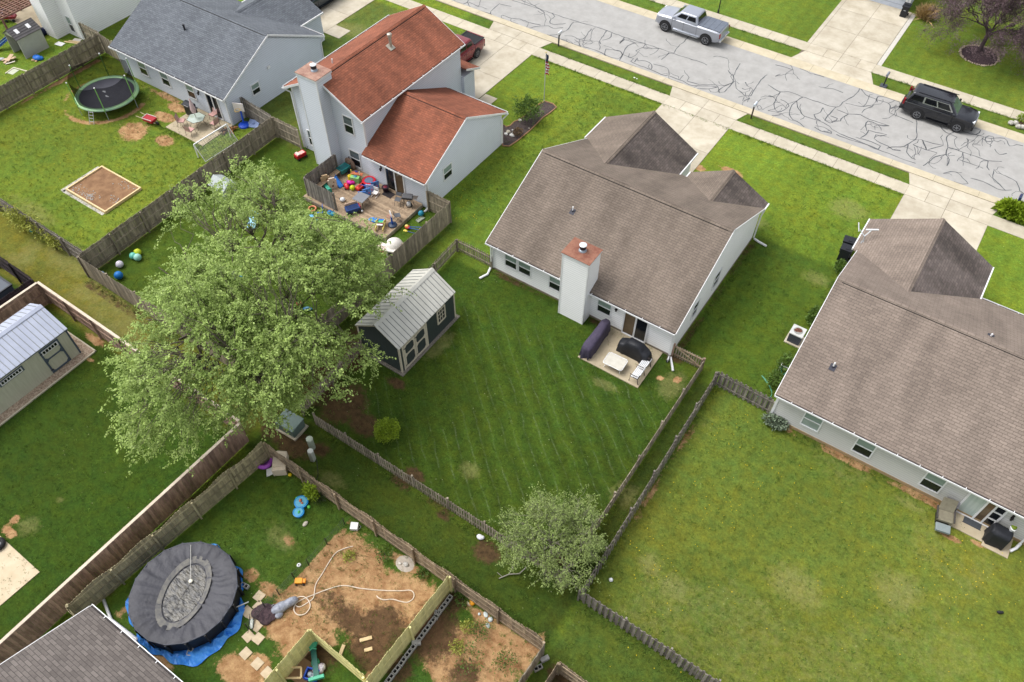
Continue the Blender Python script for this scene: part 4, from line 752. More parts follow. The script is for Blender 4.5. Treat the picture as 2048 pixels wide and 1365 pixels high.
f=MB(); W(f,'x+',-36.5,5.3,6.75,0,.05,1.6,1.96); fo=f.build('window',M_slate,s2); f=MB(); W(f,'x+',-36.5,5.38,6.66,.05,.06,1.64,1.92); so_=f.build('sash',W_tr,fo); f=MB(); [W(f,'x+',-36.5,5.44+i*.172,5.56+i*.172,.06,.068,1.72,1.9) for i in range(7)]; f.build('pane',M_glass,fo)
gb=MB(); gb.box(-36.5,-35.95,1,10.15,-.02,.05); gb.box(-40,-36.5,9.65,10.15,-.02,.05); struct('gravel_bed',gb,mat('gravel_tan',C(200,180,158),C(140,118,100),ns=12,rough=.95,contrast=2.2,detail=6))
gb=MB(); gb.box(-35.95,-35.87,1,10.2,-.02,.08); gb.box(-40,-35.87,10.15,10.22,-.02,.08); struct('gravel_edging',gb,M_cream)
# plastic playhouse shed in the top left yard
s3=thing('plastic_shed','small grey plastic shed with a dark slatted roof in the top left yard','shed',(-66.7,27.6,0))
M_pl=mat('plastic_grey',C(190,190,184),C(172,172,166),ns=1.5,rough=.5); M_plr=mat('plastic_dark',C(96,92,92),C(78,76,78),ns=3,rough=.6)
q=MB(); q.box(-65.95,-65.88,26.6,28.75,0,1.75); q.box(-67.6,-65.9,28.7,28.77,0,1.75); q.box(-67.6,-67.53,26.6,28.7,0,1.75); q.ext([(-67.6,1.75),(-66.75,2.25),(-65.88,1.75)],28.7,28.77,'y'); q.ext([(-67.6,1.75),(-66.75,2.25),(-65.88,1.75)],26.6,26.66,'y'); q.build('wall',M_pl,s3)
q=MB(); q.slab([(-67.7,26.5,1.72),(-66.75,26.5,2.3),(-66.75,28.85,2.3),(-67.7,28.85,1.72)],.05); q.slab([(-66.75,26.5,2.3),(-65.8,26.5,1.72),(-65.8,28.85,1.72),(-66.75,28.85,2.3)],.05); ro=q.build('roof',M_plr,s3)
q=MB(); [q.beam((-66.75+k*.19,26.5,2.31-k*.116),(-66.75+k*.19,28.85,2.31-k*.116),.03,.02) for k in range(5)]; q.build('roof_slat',mat('slat_dark',C(70,68,70),rough=.6),ro)
for y in (26.95,28.0): q=MB(); q.slab([(-66.5,y,2.18),(-66.15,y,1.97),(-66.15,y+.28,1.97),(-66.5,y+.28,2.18)],.02); q.build('skylight',W_tr,ro)
pg=thing('pergola','reddish timber pergola above a cluttered patio in the top left corner','pergola',(-70,29,0)); M_red=mat('pergola_red',C(150,112,96),C(120,86,74),ns=4,rough=.8)
for x in (-68.3,-73): 
    for y in (27.3,31): q=MB(); q.box(x-.07,x+.07,y-.07,y+.07,0,2.4); q.build('post',M_red,pg)
q=MB(); [q.box(-74,-68,y,y+.09,2.38,2.52) for y in (27.2,30.9)]; q.build('beam',M_red,pg); q=MB(); [q.box(x,x+.07,26.8,31.4,2.52,2.64) for x in np.arange(-74,-68,.33)]; q.build('rafter',M_red,pg); q=MB(); [q.box(-74,-68,y,y+.05,2.64,2.68) for y in np.arange(27,31.3,.4)]; q.build('lath',M_red,pg)
# ---------------------------------------------------------------- vehicles (local frame: +x is the front)
M_tyre=mat('tyre',C(42,42,44),rough=.85); M_rim=mat('rim',C(170,172,176),C(120,122,128),ns=8,rough=.35,metal=.7); M_blk=mat('black_plastic',C(34,34,36),rough=.6); M_auto=mat('tinted_glass',C(22,24,28),rough=.05,spec=.8); M_wind=mat('windscreen',C(96,120,116),C(60,76,76),ns=1.5,rough=.05,spec=.8); M_chr=mat('chrome',C(225,228,232),rough=.2,metal=.9); M_red_l=mat('tail_light',C(150,20,30),rough=.2); M_wht_l=mat('head_light',C(235,238,242),rough=.15)
def paint(name,c,metal=.3,rough=.28): return mat(name,c,tuple(v*.92 for v in c[:3])+(1,),ns=1.5,rough=rough,metal=metal,spec=.5,coat=.6)
def vehicle(label,cat,kind,loc,rz,pm,L=5.9,Wd=2.0,wb=3.6,zh=1.18,zb=1.22,zr=1.95,wr=.42,zbed=None,fo=.95,group=None,cover=None,lift=0.,ws=None):
    t=thing(cat.replace(' ','_'),label,cat,loc,rz,group=group); hw=Wd/2; xf=wb/2+fo; xr=xf-L; g=.32+lift
    # lower body, lofted from cross sections
    bedx=None
    if kind=='pickup': cb0,cb1=(xf-1.42-2.45,xf-1.42); bedx=cb0
    else: cb0,cb1=(xr+.1,xf-1.45)
    st=[(xr,.86,zb-.18,g+.22),(xr+.05,.94,zb-.03,g+.12),(xr+.4,.985,zb,g),(0,1,zb,g-.02),(cb1,.995,zb,g),(cb1+.02,.99,zb-.01,g),(xf-.75,.985,zh,g),(xf-.3,.95,zh-.05,g+.04),(xf-.06,.87,zh-.14,g+.12),(xf,.78,zh-.36,g+.18)]
    vs=[];fs=[]; m=12
    for x,wf,zt,z0 in st:
        w_=hw*wf; hf=[(0,zt+.03),(w_*.55,zt+.02),(w_*.86,zt-.02),(w_*.97,zt-.12),(w_,zt-.32),(w_*.985,z0+.28),(w_*.93,z0)]
        full=[(-y,z) for y,z in hf[::-1]]+hf[1:]
        vs+=[(x,y,z) for y,z in full]
    n=13
    for i in range(len(st)-1):
        for k in range(n-1): fs.append((i*n+k,i*n+k+1,(i+1)*n+k+1,(i+1)*n+k))
        fs.append(((i+1)*n,i*n,i*n+n-1,(i+1)*n+n-1)[::-1])
    fs.append(tuple(range(n))); fs.append(tuple(range(len(st)*n-1,(len(st)-1)*n-1,-1)))
    mb=MB(); mb.add(vs,fs)
    body=mb.build('body',pm,t,world=False,smooth=True); e=body.modifiers.new('e','BEVEL'); e.width=.045; e.segments=3; e.limit_method='ANGLE'; e.angle_limit=R(28)
    # cabin
    bl,bh=zb-.04,zr
    if kind=='pickup': top=(cb0+.22,cb1-.72); bot=(cb0,cb1+.05)
    else: top=(xr+.42,cb1-.62); bot=(xr+.12,cb1+.12)
    wb_,wt=hw*.94,hw*.74
    def ring(x0,x1,w_,z,k=.12): return [(x0,-w_+k,z),(x0+k*.5,-w_,z),(x1-k*.6,-w_,z),(x1,-w_+k*1.6,z),(x1,w_-k*1.6,z),(x1-k*.6,w_,z),(x0+k*.5,w_,z),(x0,w_-k,z)]
    rr=[ring(*bot,wb_,bl),ring(bot[0]+(top[0]-bot[0])*.9,bot[1]+(top[1]-bot[1])*.9,wb_+(wt-wb_)*.82,bh-.07),ring(top[0]+.05,top[1]-.06,wt-.04,bh)]
    vs=[p for r in rr for p in r]; fs=[]
    for i in range(2):
        for k in range(8): fs.append((i*8+k,i*8+(k+1)%8,(i+1)*8+(k+1)%8,(i+1)*8+k))
    fs.append(tuple(range(16,24))); mb=MB(); mb.add(vs,fs); cab=mb.build('cabin',pm,t,world=False,smooth=True); e=cab.modifiers.new('e','BEVEL'); e.width=.05; e.segments=3; e.limit_method='ANGLE'; e.angle_limit=R(24)
    def patch(p,q,r,s_,u0,u1,v0,v1,o,m_,name,par):   # p,q bottom; s_,r top ; sub quad pushed outwards
        p,q,r,s_=map(Vector,(p,q,r,s_)); f=lambda u,v:(p*(1-u)+q*u)*(1-v)+(s_*(1-u)+r*u)*v
        nn=(q-p).cross(s_-p).normalized()*o; a=[f(u0,v0)+nn,f(u1,v0)+nn,f(u1,v1)+nn,f(u0,v1)+nn]
        z=MB(); z.add(a+[v-nn*1.5 for v in a],[(0,1,2,3),(0,4,5,1),(1,5,6,2),(2,6,7,3),(3,7,4,0)]); return z.build(name,m_,par,world=False)
    a,b_=rr[0],rr[1]
    for sd in (0,1):
        i,j=(1,2) if sd==0 else (5,6)
        segs={'pickup':[(.06,.45),(.5,.9)],'suv':[(.04,.3),(.345,.62),(.65,.93)]}[kind]
        if sd==1: segs=[(1-v,1-u) for u,v in segs]
        if kind=='suv' and sd==0: 
            patch(a[i],a[j],b_[j],b_[i],.31,.965,.27,.95,.012,M_chr,'window_trim',cab)
        for u,v in segs:
            patch(a[i],a[j],b_[j],b_[i],u,v,.34,.9,.02,M_auto,'side_window',cab)
    patch(a[3],a[4],b_[4],b_[3],.03,.97,.12,.97,.015,ws or M_auto,'windscreen',cab)
    patch(a[7],a[0],b_[0],b_[7],.05,.95,.34,.93,.015,M_auto,'rear_window',cab)
    # wheels and arches
    for x in (wb/2,-wb/2):
        for s in (-1,1):
            z=MB(); z.lathe([(wr+.10,s*(hw-.16)),(wr+.10,s*(hw+.004)),(wr+.05,s*(hw+.012))],0,0,24,axis='y'); z.v=[(p[0]+x,p[1],p[2]+wr+.03) for p in z.v]; z.v=[(p[0],p[1],max(p[2],g-.03)) for p in z.v]; z.build('wheel_arch',M_blk,body,world=False)
            z=MB(); z.lathe([(wr*.66,s*(hw-.24)),(wr*.95,s*(hw-.24)),(wr,s*(hw-.2)),(wr,s*(hw-.01)),(wr*.95,s*(hw+.035)),(wr*.68,s*(hw+.04))],0,0,24,axis='y'); z.v=[(p[0]+x,p[1],p[2]+wr) for p in z.v]; wo=z.build('wheel',M_tyre,t,world=False,smooth=False)
            z=MB(); z.lathe([(wr*.66,s*(hw+.03)),(wr*.66,s*(hw+.048)),(wr*.56,s*(hw+.05)),(wr*.55,s*(hw+.03))],0,0,24,axis='y')
            for k in range(6):
                q=2*PI*k/6; z.beam((0,s*(hw+.035),0),(wr*.6*math.cos(q),s*(hw+.045),wr*.6*math.sin(q)),.075,.03)
            z.lathe([(.08,s*(hw+.03)),(.08,s*(hw+.06))],0,0,10,axis='y'); z.v=[(p[0]+x,p[1],p[2]+wr) for p in z.v]; z.build('rim',M_rim,wo,world=False)
    # lamps, bumpers, mirrors, handles, steps
    for s in (-1,1):
        z=MB(); z.box(xf-.30,xf-.03,s*hw*.66-.17,s*hw*.66+.17,zh-.30,zh-.12); z.build('headlight',M_wht_l,t,world=False,bevel=.03)
        z=MB(); z.box(xr-.015,xr+.09,s*(hw*.87)-.07,s*(hw*.87)+.07,zb-.5,zb-.12) if kind=='pickup' else z.box(xr-.02,xr+.12,s*(hw*.85)-.1,s*(hw*.85)+.1,zb-.35,zb+.12); z.build('tail_light',M_red_l,t,world=False,bevel=.02)
        z=MB(); z.box(cb1-.28,cb1-.12,s*(hw+.0) if s>0 else -(hw+.2),s*(hw+.2) if s>0 else -hw,zb+.02,zb+.2); z.build('side_mirror',pm,t,world=False,bevel=.03)
        z=MB(); z.box(-wb/2+wr+.25,wb/2-wr-.25,s*hw-.06,s*hw+.06,g-.06,g-.01); z.build('side_step',M_chr if kind=='pickup' and lift else M_blk,t,world=False)
        for hx in (cb1-1.15,cb1-2.1): z=MB(); z.box(hx,hx+.2,s*hw*1.0-.015,s*hw*1.0+.015,zb-.2,zb-.16); z.build('door_handle',M_chr if lift else pm,t,world=False)
        for hx in (cb1-.15,cb1-1.22,cb0+.02): z=MB(); z.box(hx,hx+.012,s*hw-.01,s*hw+.004,g+.1,zb-.08); z.build('door_gap',M_blk,body,world=False)
    z=MB(); z.box(xf-.1,xf+.06,-hw*.8,hw*.8,g+.02,g+.3); z.build('front_bumper',M_chr if lift else M_blk,t,world=False,bevel=.04)
    z=MB(); z.box(xr-.14,xr+.05,-hw*.86,hw*.86,g+.08,g+.3); z.build('rear_bumper',M_chr if lift else M_blk,t,world=False,bevel=.04)
    z=MB(); z.box(xf-.05,xf+.02,-hw*.45,hw*.45,zh-.48,zh-.16); z.build('grille',M_chr,t,world=False,bevel=.02)
    z=MB(); z.box(xr-.155,xr-.13,-.16,.16,zb-.62,zb-.5); z.build('number_plate',mat('plate_white',C(225,225,220)),t,world=False)
    if kind=='pickup':
        if cover: z=MB(); z.box(xr+.12,cb0-.03,-hw*.86,hw*.86,zb+.0,zb+.055); co_=z.build('bed_cover',cover,t,world=False,bevel=.015); [MB().box(xr+.12+k*.52,xr+.135+k*.52,-hw*.84,hw*.84,zb+.055,zb+.06).build('fold_line',M_blk,co_,world=False) for k in (1,2,3)]
        else:
            z=MB(); z.box(xr+.12,cb0-.05,-hw*.8,hw*.8,zb-.03,zb+.036); z.build('bed_liner',mat('bed_dark',C(38,40,44),C(26,28,30),ns=4,rough=.8,stretch=(1,9,1)),t,world=False)
            for s in (-1,1): z=MB(); z.box(xr+.05,cb0,s*hw*.86-.07,s*hw*.86+.07,zb-.0,zb+.07); z.build('bed_rail',M_blk if s else pm,t,world=False,bevel=.02)
            z=MB(); z.box(xr+.02,xr+.11,-hw*.8,hw*.8,zb-.02,zb+.08); z.build('tailgate_top',pm,t,world=False,bevel=.02)
    return t
P_sil=paint('paint_silver',C(176,180,190),.55,.3); P_blk=paint('paint_black',C(24,26,34),.2,.15); P_red=paint('paint_maroon',C(128,26,38),.3,.25); P_drk=paint('paint_petrol',C(44,56,66),.3,.25)
v1=vehicle('silver crew cab pickup with a folded grey bed cover parked along the far kerb','pickup truck','pickup',(-22.85,61.12,.0),PI,P_sil,L=5.95,Wd=2.08,wb=3.78,zh=1.36,zb=1.4,zr=2.03,wr=.45,fo=1.0,cover=mat('bed_cover_grey',C(110,118,130),C(94,100,112),ns=3,rough=.5),lift=.12)
v2=vehicle('black full size SUV with chrome window trim parked at the far kerb','suv','suv',(-1.75,60.78,0),R(1),P_blk,L=5.25,Wd=2.05,wb=2.95,zh=1.22,zb=1.22,zr=1.93,wr=.41,fo=1.0,ws=M_wind)
v3=vehicle('dark red pickup with an open bed half hidden behind the red roofed house','pickup truck','pickup',(-36.5,46.1,.03),-PI/2,P_red,L=5.25,Wd=1.95,wb=3.1,zh=1.15,zb=1.22,zr=1.82,wr=.38,fo=.95)
v4=vehicle('dark petrol blue pickup parked in the driveway beside the slate blue roof','pickup truck','pickup',(-52.2,46.9,.03),PI/2,P_drk,L=5.8,Wd=2.0,wb=3.5,zh=1.2,zb=1.28,zr=1.9,wr=.4,fo=.95)
for s in (-1,1): z=MB(); z.box(-2.0,.6,s*.62-.02,s*.62+.02,1.95,1.99); z.build('roof_rail',P_blk,v2,world=False)
z=MB(); z.box(-.35,1.0,-.55,.55,1.83,1.86); z.build('roof_rack',M_chr,v3,world=False)
# ---------------------------------------------------------------- trees and plants
def leaf_mesh(name,cen,dr,up,size,var,m,parent,wd=.62):
    """cen,dr,up: (n,3); folded two-quad leaves"""
    n=len(cen); dr=dr/np.linalg.norm(dr,axis=1,keepdims=True); sd=np.cross(dr,up); sd/=np.linalg.norm(sd,axis=1,keepdims=True)+1e-9; nn=np.cross(sd,dr)
    s=size[:,None]; p=[cen, cen+dr*s*.5+sd*s*wd*.5+nn*s*.08, cen+dr*s, cen+dr*s*.5-sd*s*wd*.5+nn*s*.08]
    V=np.stack(p,1).reshape(-1,3); r=parent
    while r.parent: r=r.parent
    V=V-np.array(r.location)
    F=np.arange(n*4).reshape(n,4); me=bpy.data.meshes.new(name); me.vertices.add(n*4); me.vertices.foreach_set('co',V.astype(np.float32).ravel()); me.loops.add(n*4); me.loops.foreach_set('vertex_index',F.ravel().astype(np.int32)); me.polygons.add(n); me.polygons.foreach_set('loop_start',np.arange(n)*4)
    me.update(calc_edges=True); a=me.attributes.new('var','FLOAT','FACE'); a.data.foreach_set('value',var.astype(np.float32)); me.materials.append(m)
    o=bpy.data.objects.new(name,me); COL.objects.link(o); o.parent=parent; return o
def sprays(pts,dirs,nl,ln,droop,ls,rs,jit=.06):
    """leaves along arching twigs starting at pts"""
    n=len(pts); t=np.tile(np.linspace(.12,1,nl),n); P=np.repeat(pts,nl,0); D=np.repeat(dirs,nl,0); lnv=np.repeat(ln,nl)[:,None]; T=t[:,None]
    pos=P+D*lnv*T-np.array([0,0,1])*droop*lnv*T**2+rs.normal(0,jit,(n*nl,3))
    tan_=D-2*droop*T*np.array([0,0,1]); tan_/=np.linalg.norm(tan_,axis=1,keepdims=True)
    ld=tan_*.55+rs.normal(0,.55,(n*nl,3))+np.array([0,0,-.38]); up=np.tile([0,0,1.],(n*nl,1))+rs.normal(0,.45,(n*nl,3))
    sz=ls*rs.uniform(.65,1.25,n*nl)
    return pos,ld,up,sz,t
M_bark=mat('bark_grey',C(118,108,96),C(78,70,62),ns=5,rough=.95,bump=.02,stretch=(1,1,.3))
M_leaf=mat('maple_leaf',C(170,189,110,.98),C(138,161,84,.98),ns=.8,rough=.5,va=.45,trans=.35,spec=.3)
def limb(mb,a,b_,r0,r1,rs,sag=.0,seg=6,wob=.12):
    a=Vector(a);b_=Vector(b_); L=(b_-a).length; P=[];Rr=[]
    for i in range(seg+1):
        t=i/seg; p=a.lerp(b_,t)+Vector((0,0,sag*L*math.sin(PI*t)))
        if 0<i<seg: p+=Vector(rs.normal(0,wob*L/seg,3))
        P.append(p); Rr.append(r0*(1-t)+r1*t)
    mb.tube(P,Rr,6,cap=False); return P
rs=np.random.RandomState(5)
def maple():
    B=Vector((-25.9,15.6,0)); t=thing('maple_tree','large broad maple with drooping light green foliage overhanging the toy yard and dark shed','tree',B)
    C0=np.array([-25.55,14.5,6.1]); 
    # clusters in an uneven dome
    pts=[]
    k=0
    lob=rs.uniform(-1,1,(14,3)); lob/=np.linalg.norm(lob,axis=1,keepdims=True)
    while len(pts)<900:
        d=rs.normal(0,1,3); d/=np.linalg.norm(d); d[2]=d[2] if d[2]>-.45 else -d[2]*.6
        az=math.atan2(d[1],d[0]); bump=1+.09*math.sin(3*az+.6)+.08*math.sin(5*az+2.1)+.05*math.sin(9*az)+(.28*math.exp(-((az-2.8)/.75)**2)*(d[2]>-.1))-.27*math.exp(-((az+2.45)/.6)**2)+.12*math.exp(-((az+1.0)/.5)**2)
        lo=max(0,(lob@d).max()-.72)*.45
        r=(.52+.48*rs.rand()**.6)*(bump+lo-.04)
        p=C0+d*r*np.array([5.7,7.1,4.7])
        if p[2]<1.7: continue
        if p[0]>-20.6 and p[2]>5.5: pass
        g=vnoise(np.array([p[0]]),np.array([p[1]+p[2]*.7]),2.1,77)[0]
        if g<.265: continue
        pts.append(p)
    pts=np.array(pts)
    tr=MB(); limb(tr,B-Vector((0,0,.2)),B+Vector((-.1,.1,2.6)),.42,.3,rs,seg=4,wob=.05); tr.build('trunk',M_bark,t)
    nodes=[]
    for k in range(9):
        az=2*PI*k/9+rs.uniform(-.3,.3); rr=rs.uniform(.45,.72); el=rs.uniform(.15,.8)
        e=C0+np.array([math.cos(az)*6.*rr,math.sin(az)*5.7*rr,el*3.4-.5]); lm=MB(); P=limb(lm,B+Vector((-.05,.05,1.7+rs.uniform(0,.8))),e,.17,.06,rs,sag=.12,seg=8,wob=.25); 
        nodes+=P[3:]
        for j in (4,5,6,7):
            a2=az+rs.uniform(-1.3,1.3); e2=Vector(P[j])+Vector((math.cos(a2)*1.9,math.sin(a2)*1.9,rs.uniform(.3,1.6))); nodes+=limb(lm,P[j],e2,.06,.025,rs,sag=.05,seg=4)[1:]
        lm.build('limb',M_bark,t)
    NA=np.array([tuple(q) for q in nodes]); tw=MB()
    for p in pts:
        i=np.argmin(((NA-p-np.array([0,0,-.8]))**2).sum(1)); limb(tw,NA[i],p,.028,.01,rs,sag=.06,seg=4,wob=.2)
    tw.build('twigs',M_bark,t)
    # sprays
    ns=7; P=np.repeat(pts,ns,0)+rs.normal(0,.16,(len(pts)*ns,3)); out=P-C0; out[:,2]*=.35; out/=np.linalg.norm(out,axis=1,keepdims=True)
    D=out*.65+rs.normal(0,.62,P.shape)+np.array([0,0,.42]); D/=np.linalg.norm(D,axis=1,keepdims=True)
    ln=rs.uniform(.55,1.15,len(P)); pos,ld,up,sz,tt=sprays(P,D,24,ln,.36,.122,rs,.045)
    var=np.clip(rs.normal(.42,.15,len(pos))+.42*(tt-.4)+np.repeat(rs.normal(0,.10,len(P)),24),0,1)
    leaf_mesh('crown',pos,ld,up,sz,var,M_leaf,t)
maple()
def small_tree():
    B=Vector((-7.35,14.55,0)); t=thing('sparse_tree','small sparse tree with thin grey twigs and tiny pale leaves over the fence corner','tree',B)
    mb=M_bt=mat('bark_pale',C(150,146,128),C(120,116,100),ns=6,rough=.9); tr=MB(); limb(tr,B,B+Vector((0,0,1.2)),.11,.09,rs,seg=3,wob=.03); tr.build('trunk',mb,t)
    tw=MB(); tips=[]
    def rec(p,d,L,r,dep):
        e=p+d*L; P=limb(tw,p,e,r,r*.55,rs,sag=.03,seg=4,wob=.22); 
        if dep>=1: tips.extend([(q,d) for q in P[1:]])
        if dep==4: return
        for _ in range(4 if dep<2 else 3):
            nd=(d+Vector(rs.normal(0,.5,3))); nd.z=nd.z*.8+.03; nd.normalize(); rec(Vector(P[rs.randint(2,5)]),nd,L*rs.uniform(.55,.85),r*.5,dep+1)
    for k in range(10):
        az=2*PI*k/10+rs.uniform(-.2,.2); rec(B+Vector((0,0,.9+rs.rand()*.4)),Vector((math.cos(az),math.sin(az),rs.uniform(.35,1.1))).normalized(),1.15,.045,0)
    tw.build('branches',mb,t)
    idx=rs.choice(len(tips),3000); P=np.array([tuple(tips[i][0]) for i in idx])+rs.normal(0,.07,(3000,3)); D=np.array([tuple(tips[i][1]) for i in idx])+rs.normal(0,.6,(3000,3)); D/=np.linalg.norm(D,axis=1,keepdims=True)
    pos,ld,up,sz,tt=sprays(P,D,6,rs.uniform(.15,.35,3000),.2,.085,rs,.03); leaf_mesh('crown',pos,ld,up,sz,np.clip(rs.normal(.5,.2,len(pos)),0,1),mat('pale_leaf',C(150,166,96),C(128,146,80),ns=1.5,rough=.6,va=.35,trans=.25),t)
small_tree()
def purple_tree():
    B=Vector((-1.55,72.2,0)); t=thing('purple_tree','purple leaved tree with an airy crown standing in a mulch ring at the top right','tree',B)
    mb=mat('bark_purple',C(92,76,78),C(66,54,58),ns=6,rough=.9); tr=MB(); limb(tr,B,B+Vector((0,.1,1.6)),.2,.16,rs,seg=3,wob=.03); tr.build('trunk',mb,t)
    tw=MB(); tips=[]
    def rec(p,d,L,r,dep):
        e=p+d*L; P=limb(tw,p,e,r,r*.55,rs,sag=.03,seg=4,wob=.2)
        if dep>=1: tips.extend([(q,d) for q in P[1:]])
        if dep==4: return
        for _ in range(4 if dep<2 else 3):
            nd=(d+Vector(rs.normal(0,.45,3))); nd.normalize(); rec(Vector(P[rs.randint(2,5)]),nd,L*rs.uniform(.6,.85),r*.5,dep+1)
    for k in range(9):
        az=2*PI*k/9; rec(B+Vector((0,0,1.2+rs.rand()*.6)),Vector((math.cos(az),math.sin(az)*.9+.1,rs.uniform(.45,1.4))).normalized(),2.3,.08,0)
    tw.build('branches',mb,t); N_=15000
    idx=rs.choice(len(tips),N_); P=np.array([tuple(tips[i][0]) for i in idx])+rs.normal(0,.12,(N_,3)); D=np.array([tuple(tips[i][1]) for i in idx])+rs.normal(0,.6,(N_,3)); D/=np.linalg.norm(D,axis=1,keepdims=True)
    pos,ld,up,sz,tt=sprays(P,D,6,rs.uniform(.2,.6,N_),.35,.09,rs,.05); leaf_mesh('crown',pos,ld,up,sz,np.clip(rs.normal(.5,.22,len(pos)),0,1),mat('purple_leaf',C(118,96,100),C(90,74,78),ns=1.2,rough=.6,va=.4,trans=.15),t)
purple_tree()
def bush(name,label,cat,c,r,n,ls,m,zc=None,squ=(1,1,.8),blade=False,group=None,core=None,lump=.16):
    t=thing(name,label,cat,(c[0],c[1],0),group=group); c=np.array([c[0],c[1],zc if zc is not None else r*squ[2]*.9]); d=rs.normal(0,1,(n,3)); d/=np.linalg.norm(d,axis=1,keepdims=True); d[:,2]=np.abs(d[:,2])*np.where(rs.rand(n)<.85,1,-.5)
    f=1+lump*np.sin(d[:,0]*7+1)*np.sin(d[:,1]*6+2)+lump*.6*np.sin(d[:,2]*9+d[:,0]*5); rr=(rs.rand(n)**.35)*f; P=c+d*rr[:,None]*r*np.array(squ)
    ld=d*.8+rs.normal(0,.5,(n,3)); 
    if blade: P=c*np.array([1,1,0])+np.stack([rs.normal(0,.22*r,n),rs.normal(0,.22*r,n),np.zeros(n)+.02],1); ld=d*np.array([.75,.75,1.2])+np.array([0,0,.35]); 
    P[:,2]=np.maximum(P[:,2],.02); sz=ls*rs.uniform(.6,1.3,n); leaf_mesh('foliage',P,ld,rs.normal(0,1,(n,3))+np.array([0,0,.6]),sz,np.clip(rs.normal(.5,.22,n)+(rr-.8)*.3,0,1),m,t,wd=.62 if not blade else .06)
    s=MB(); s.tube([(c[0],c[1],0),(c[0],c[1],c[2])],[.04,.02],6); s.build('stem',M_bark,t)
    return t
M_l1=mat('leaf_lime',C(150,172,40),C(108,134,26),ns=3,rough=.6,va=.4,trans=.15); M_l2=mat('leaf_green',C(96,122,48),C(70,98,34),ns=3,rough=.6,va=.4,trans=.15); M_l3=mat('leaf_dark',C(78,92,52),C(56,70,40),ns=3,rough=.6,va=.4,trans=.1); M_l4=mat('leaf_yellow',C(176,178,84),C(140,148,56),ns=3,rough=.6,va=.35,trans=.2); M_l5=mat('leaf_grey',C(126,140,116),C(96,110,88),ns=3,rough=.6,va=.35); M_str=mat('straw',C(196,168,116),C(150,124,80),ns=4,rough=.8,va=.35)
bush('round_bush','round golden green clipped bush beside the picket fence in the mown yard','bush',at(777,875),.7,4600,.07,M_l1,squ=(1,1,.95))
q=at(1055,243); bush('garden_shrub','loose green shrub in the dark mulch bed below the flagpole','shrub',q,1.05,2600,.12,M_l2,squ=(1,1,.95),lump=.3)
q=at(1035,272); bush('small_shrub','small reddish shrub on the mulch below the larger green shrub','shrub',q,.4,420,.09,mat('leaf_rust',C(112,84,52),C(78,66,34),ns=3,rough=.7,va=.4))
bush('ornamental_grass','dry straw coloured ornamental grass clump beside the wheelie bin at the top edge','grass clump',at(1850,36),.85,1300,1.05,M_str,blade=True)
bush('ornamental_grass','low bright green grassy clump around the blue mailbox at the right edge','grass clump',(5.5,52.6),.75,2400,.42,M_l1,squ=(1.25,.7,.5))
bush('weed_clump','small grey green plant at the house corner beside the shadowbox fence','plant',at(1548,850),.55,700,.16,M_l5,squ=(1.2,.7,.5))
for i,(x,y,r_) in enumerate(((-2.45,31.6,.5),(-2.5,30.3,.45),(-2.4,36.3,.4),(-2.4,35.9,.35),(-2.5,41.0,.4))):
    bush('weed_clump',('leafy weeds along the side wall below the hose reel','leafy weeds nearest the fence along the side wall of the right house','leafy weeds behind the air conditioner','thin weeds just behind the air conditioner unit','small plant beside the two bins at the side wall')[i],'plant',(x,y),r_,420,.14,M_l2,squ=(.7,1.4,.8))
bush('climbing_shrub','yellow green vine swallowing the dark fence at the left edge','vine',(-47.8,14.2),1.0,1600,.13,M_l4,squ=(1.9,.5,.9),lump=.4)
bush('climbing_shrub','thin yellow green vine patch on the dark fence right of the turquoise litter','vine',(-44.9,14.15),.6,500,.13,M_l4,squ=(1.3,.4,1.1),lump=.4)
bush('weed_clump','leafy vine leaning on the olive fence above the blue paddling pool','vine',(-18.9,10.25),.55,500,.12,M_l1,squ=(.8,.5,1.4))
bush('weed_clump','dark weeds at the foot of the transformer in the shade','plant',at(640,1000),.3,200,.1,M_l3)
for i,(px_,py_,r_,m_,lb) in enumerate(((700,1115,.3,M_l4,'yellow flowering weed beside the top of the long white hose'),(770,1110,.45,M_l2,'green weed patch in the bare soil left of the timber fence'),(935,1255,.32,M_l4,'yellow flowering weed on the bare soil right of the block row'),(914,1297,.36,M_l4,'larger yellow flowering weed low in the bare corner plot'),(845,1150,.3,M_l2,'dark green tuft under the board fence near the timber fence top'),(925,1200,.35,M_l2,'dark green tuft at the fence foot beside the orange toy'),(960,1265,.5,M_l2,'green weeds in the middle of the bare corner plot'),(940,1320,.7,M_l2,'wide green weed patch near the bottom edge'),(1010,1330,.6,M_l2,'green weeds near the grey end of the corner fence'))):
    bush('weed_clump',lb,'plant',at(px_,py_),r_,260,.09,m_,squ=(1,1,.5))
for p,r_ in ((at(1093,218),.35),(at(1070,210),.25),(at(1062,270),.25)): pass
# dandelions
dn=MB(); dr=np.random.RandomState(9)
for cx,cy,sp,n_ in ((1440,1010,1.5,60),(1290,1130,1.2,40),(1260,1080,.6,14),(1450,870,.8,22),(1500,930,1.5,26),(1930,1130,2,46),(1880,1160,1.2,30),(1700,1110,3,40),(1750,1230,3,50),(1950,1190,1.4,30),(920,430,1.6,60),(925,380,1.8,50),(1480,840,.5,12),(1570,960,1.5,20),(1340,1200,1.5,16),(1260,1330,1.6,14),(60,180+150,3,30),(130,250,2.5,20),(1470,1200,3,30)):
    q=at(cx,cy)
    for _ in range(int(n_*.6)):
        x,y=q.x+dr.normal(0,sp*.6),q.y+dr.normal(0,sp*.6); r_=.021*dr.uniform(.6,1.3); dn.add([(x+r_*math.cos(a),y+r_*math.sin(a),.05) for a in (0,1.05,2.1,3.15,4.2,5.25)]+[(x,y,.0)],[(0,1,2,3,4,5)]+[(i,6,(i+1)%6) for i in range(6)])
